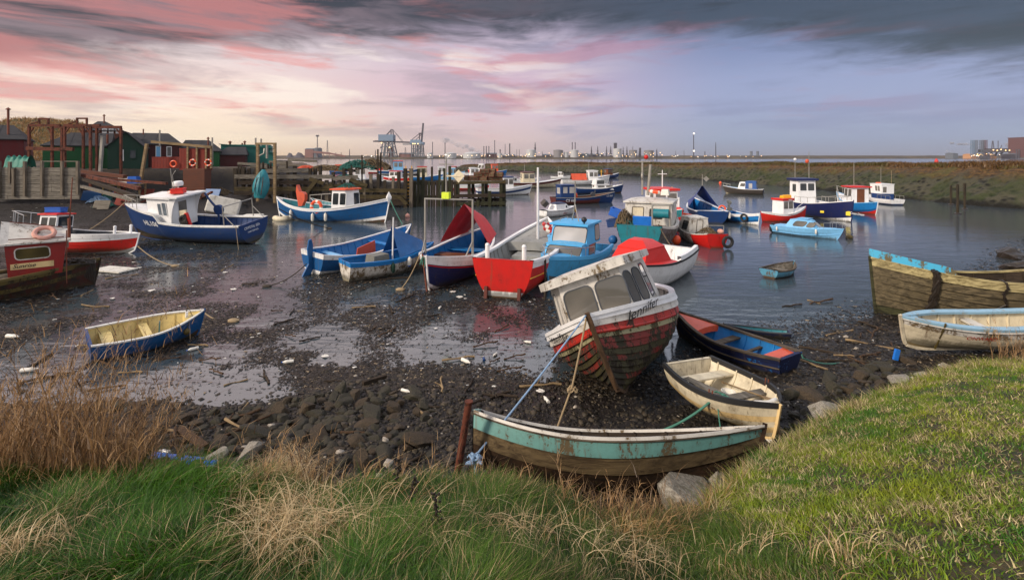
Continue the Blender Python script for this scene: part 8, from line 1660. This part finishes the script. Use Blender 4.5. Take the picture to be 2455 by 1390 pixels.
for k, (px, py, s_, nm, lab) in enumerate(((690, 877, 1.3, 0, 'white bottle with blue cap floating at the edge of the clear pool'), (780, 860, 1.3, 4, 'crumpled white scrap right of the blue capped bottle'), (1117, 872, 1.5, 3, 'white bottle left of the mooring rope near the shore line'), (1160, 866, 1.0, 5, 'dark blue bottle beside a white bottle near the shore line'), (973, 941, 1.1, 3, 'white bottle lying in the weed above the stones'), (1187, 855, .9, 3, 'small white bottle out on the weed above the dark blue one'), (1310, 962, 1.2, 3, 'crushed bottle on the gravel under the heeled boat'), (1296, 940, 1.3, 4, 'torn white bag under the bow of the heeled boat'), (1086, 707, 2.0, 4, 'white lump of foam below the navy boat'), (1103, 718, 2.0, 4, 'flat white scrap right of the foam lump'), (1185, 703, 1.6, 4, 'white scrap under the red coble'), (560, 697, 1.6, 4, 'white scrap on the flat right of the red and white boat'), (365, 699, 2.0, 4, 'pale lump on the flat above the yellow boat'), (270, 718, 1.5, 4, 'red and white wrapper above the yellow boat'), (462, 843, 1.3, 0, 'white jug floating under the bow of the yellow boat'), (30, 815, 1.8, 3, 'white bottle at the left edge by the reeds'), (70, 895, 1.6, 3, 'pair of white bottles sunk in the reeds at left'), (335, 645, 1.6, 4, 'white bit drifting off the black wreck bow'), (320, 632, 1.4, 4, 'second white bit drifting off the black wreck bow'), (850, 885, .8, 4, 'tiny white scrap right of the crumpled scrap'), (1055, 745, 1.0, 3, 'small bottle on the weed left of the red reflection'), (1265, 825, 1.0, 3, 'small white bottle near the heeled boat'), (1020 + 25, 790, .9, 4, 'white scrap in the middle of the weed'), (2260, 878, .9, 4, 'white paper scrap by the white dinghy'), (1846, 1060, .8, 4, 'crumpled foil under the bow of the turquoise boat'), (395, 1087, 1.0, 2, 'blue and clear wrapper by the blue plank'), (540, 655, 1.4, 4, 'pale scrap on the flat below the trawler stern'), (1420, 1045, .7, 5, 'blue glove half buried beside the turquoise boat'))):
    q = ray_ground(px, py); o = bpy.data.objects.new('plastic_scrap' if nm == 4 else 'plastic_bottle', SCR if nm == 4 else BM[min(nm, 3)]); COL.objects.link(o)
    if nm == 5: o.data = o.data.copy(); o.data.materials[0] = MATS['deep_blue']
    o.location = (q.x, q.y, max(0, gz(q.x, q.y)) + .01); s_ *= .3 if nm == 4 else .65; o.scale = (s_, s_, s_); o.rotation_euler = (0, 0, rd.uniform(0, 6.28)); tag(o, lab, 'litter')
for k in range(46):
    px, py = rd.uniform(120, 1300), rd.uniform(590, 930); q = ray_ground(px, py); o = bpy.data.objects.new('plastic_scrap', SCR); COL.objects.link(o); s_ = rd.uniform(.07, .2) * (1 + q.y / 30); o.location = (q.x, q.y, max(0, gz(q.x, q.y)) + .01); o.scale = (s_, s_ * .6, s_); o.rotation_euler = (0, 0, rd.uniform(0, 6.28)); tag(o, 'tiny pale scrap of litter floating on the weed covered flat', 'litter', 'litter scraps on the flat')
for px, py, px1, py1, w_, mt, nm, lab in ((362, 1100, 520, 1118, .1, 'blue_plastic', 'plank', 'long blue painted plank lying in the dead weeds'), (2146, 868, 2152, 843, .09, 'sheet_blue', 'plank', 'short bright blue board standing in the dark weed'), (2056, 903, 2072, 904, .06, 'sheet_blue', 'plank', 'bright blue sliver by the stones'), (430, 1040, 490, 1085, .12, 'stem_wood', 'timber', 'rotten brown timber leaning in the stones'), (240, 646, 308, 652, .75, 'polystyrene', 'board', 'flat white board on the mud right of the black wreck'), (870, 925, 925, 908, .08, 'dark_wood', 'timber', 'dark beam at the tip of the weed ridge')):
    a, b_ = ray_ground(px, py), ray_ground(px1, py1)
    if px == 2146: b_ = far(px1, py1, a.y)
    a.z += .05; b_.z += .05; mb = MB(); mb.beam((0, 0, 0), b_ - a, w_, .05 if nm != 'timber' else w_); tag(mb.build(nm, mt, None, False, a), lab, nm)
# post and ropes
for px, py, px1, py1, rr_, mt, lab in ((1008, 606, 960, 700, .02, 'tan_rope', 'slack rope from the navy boat bow rail down to the weed'), (735, 632, 640, 690, .02, 'dark_rope', 'dark rope from the coble stern across the flat'), (480, 740, 560, 775, .018, 'tan_rope', 'thin rope from the yellow boat bow out over the weed'), (668, 500, 790, 568, .03, 'dark_rope', 'long line from the blue jetty boat stern to a dark sinker'), (330, 590, 420, 640, .02, 'tan_rope', 'slack rope from the red and white boat stern onto the mud')):
    a_ = far(px, py, EYE * FOC / (py1 - HZ) * 1.04); b_ = ray_ground(px1, py1); b_.z = max(.03, b_.z); pth = sag(a_, b_, .15); mb = MB(); mb.tube([p - pth[0] for p in pth], rr_, 6); mb.ball(b_ - pth[0], .12, 0, 8, 5, (1.4, 1, .5)); tag(mb.build('mooring_rope', mt, None, True, pth[0]), lab, 'rope')
# odds and ends on the wharf
for k in range(26):
    px = rd.uniform(196, 560); d = rd.uniform(36, 42.5); x_ = W(px, d); z_ = gz(x_, d); kind_ = rd.choice(['timber', 'timber', 'net_heap', 'board']); mb = MB()
    if kind_ == 'timber': mb.beam((0, 0, .1), (rd.uniform(-1.6, 1.6), rd.uniform(-1, 1), rd.uniform(.1, .7)), .16, .14); mt = rd.choice(['dark_wood', 'grey_wood', 'rust'])
    elif kind_ == 'board': mb.box((0, 0, .35), (rd.uniform(.8, 1.6), .06, rd.uniform(.5, .9)), 0, (R(-22), 0, rd.uniform(-.4, .4))); mt = rd.choice(['fence_red', 'old_white', 'grey_wood', 'boat_blue'])
    else: heap(mb, (0, 0, 0), (rd.uniform(.5, 1.0), .5, rd.uniform(.35, .7)), 0, 50, k, .03); mt = rd.choice(['brown_net', 'green_net', 'brown_net', 'blue_rope'])
    tag(mb.build(kind_, mt, None, kind_ == 'net_heap', (x_, d, z_ - .03)), {'timber': 'loose length of timber lying about the slipway by the huts', 'board': 'loose board propped among the clutter by the huts', 'net_heap': 'heap of old net dumped about the slipway by the huts'}[kind_], kind_.replace('_', ' '), {'timber': 'loose timbers on the slipway', 'board': 'loose boards by the huts', 'net_heap': 'net heaps on the slipway'}[kind_])
b0 = far(1098, 1128, 5.9); t0 = far(1124, 963, 5.9); mb = MB(); d_ = t0 - b0; mb.tube([-d_ * .4, d_ * .5, d_], [.045, .043, .042], 14); mb.lathe([(.042, -.02), (.05, -.01), (.05, .01), (.0, .012)], d_, 14); tag(mb.build('mooring_post', 'rust', None, True, b0), 'rusty iron mooring post leaning at the left end of the turquoise boat', 'post')
bow = jen.w(jen.pt(1, 1) + Vector((.0, 0, .03))); a = far(1137, 1096, 5.85)
def rope(path, r_, mt, lab, extra=None):
    o_ = Vector(path[0]); mb = MB(); mb.tube([Vector(p) - o_ for p in path], r_, 8)
    if extra: extra(mb, o_)
    return tag(mb.build('mooring_rope', mt, None, True, o_), lab, 'rope')
def knot(mb, o_):
    heap(mb, Vector((0, .0, -.05)), (.09, .07, .10), 0, 16, 2, .014); mb.tube([Vector((0, 0, 0)), Vector((.02, -.02, -.2)), Vector((.0, -.02, -.36))], .016, 6)
rope(sag(a, bow, .03), .013, 'blue_rope', 'taut pale blue mooring rope from the rusty post to the heeled boat', knot)
kn = far(1372, 925, 8.0); e_ = ray_ground(1336, 1025)
rope(sag(bow, kn, .03, 8) + [Vector(e_)], .016, 'tan_rope', 'tan rope hanging from the heeled boat bow down to the gravel', lambda mb, o_: heap(mb, kn - o_ + Vector((0, 0, -.1)), (.07, .05, .12), 0, 12, 6, .014))
a = cream.w((.35, -.70, .55)); rope(sag(a, ray_ground(1530, 1045), .12), .018, 'green_rope', 'green rope trailing from the cream dinghy down to the gravel'); a = cream.w((1.15, .12, .52)); rope(sag(a, ray_ground(1868, 1062), .05), .016, 'tan_rope', 'pale rope from the bow of the cream dinghy to the turf edge')
a = ray_ground(2040, 862); rope([far(1922, 850, 9.8)] + sag(far(1925, 858, 9.8), a, .1), .014, 'green_rope', 'thin green line from the blue and orange boat across the weed')
a = hulk.w(hulk.pt(.42, 1, 1)); rope(sag(a, far(2470, 790, 11.0), .05), .02, 'faded_orange', 'reddish rope from the rotting hulk running right past the white dinghy')
# dark seeded docks in the grass
for k, (px, py, h_, lab) in enumerate(((944, 1200, .17, 'dark seeded dock stem standing at the crest left of centre'), (1056, 1330, .2, 'dark seeded dock stem in the grass below the rusty post'), (975, 1235, .14, 'dark seeded dock stem leaning between the other two'), (1010, 1165, .16, 'dark dock stem against the stones left of the post'), (1322, 1150, .14, 'dark seed head in front of the turquoise boat'))):
    zc = 2.2; q = at(px, py, zc)
    for _ in range(6): q = at(px, py, gz(q.x, q.y))
    mb = MB(); r2 = random.Random(k); L_ = Vector((r2.uniform(-.05, .05), r2.uniform(-.05, .05), h_ * 1.6)); mb.tube([(0, 0, -.02), L_ * .5, L_], .004, 5)
    for i in range(34): p = L_ * r2.uniform(.4, 1.0); mb.ball(p + Vector((r2.gauss(0, .012), r2.gauss(0, .012), 0)), r2.uniform(.005, .010), 0, 5, 4)
    tag(mb.build('dock_plant', 'weed_black', None, True, q), lab, 'dock plant')
m, t = newmat('haze_air'); t.out(None, t.n('ShaderNodeVolumePrincipled', i_Color=(.90, .86, .95), i_Density=.00014, i_Anisotropy=.3))
mb = MB(); mb.box((0, 730, 34), (3900, 1580, 74)); tag(mb.build('haze', 'haze_air', None, False), kind='stuff')
for o in COL.objects:
    if o.parent is None and 'category' in o and 'kind' not in o: o['kind'] = 'thing'
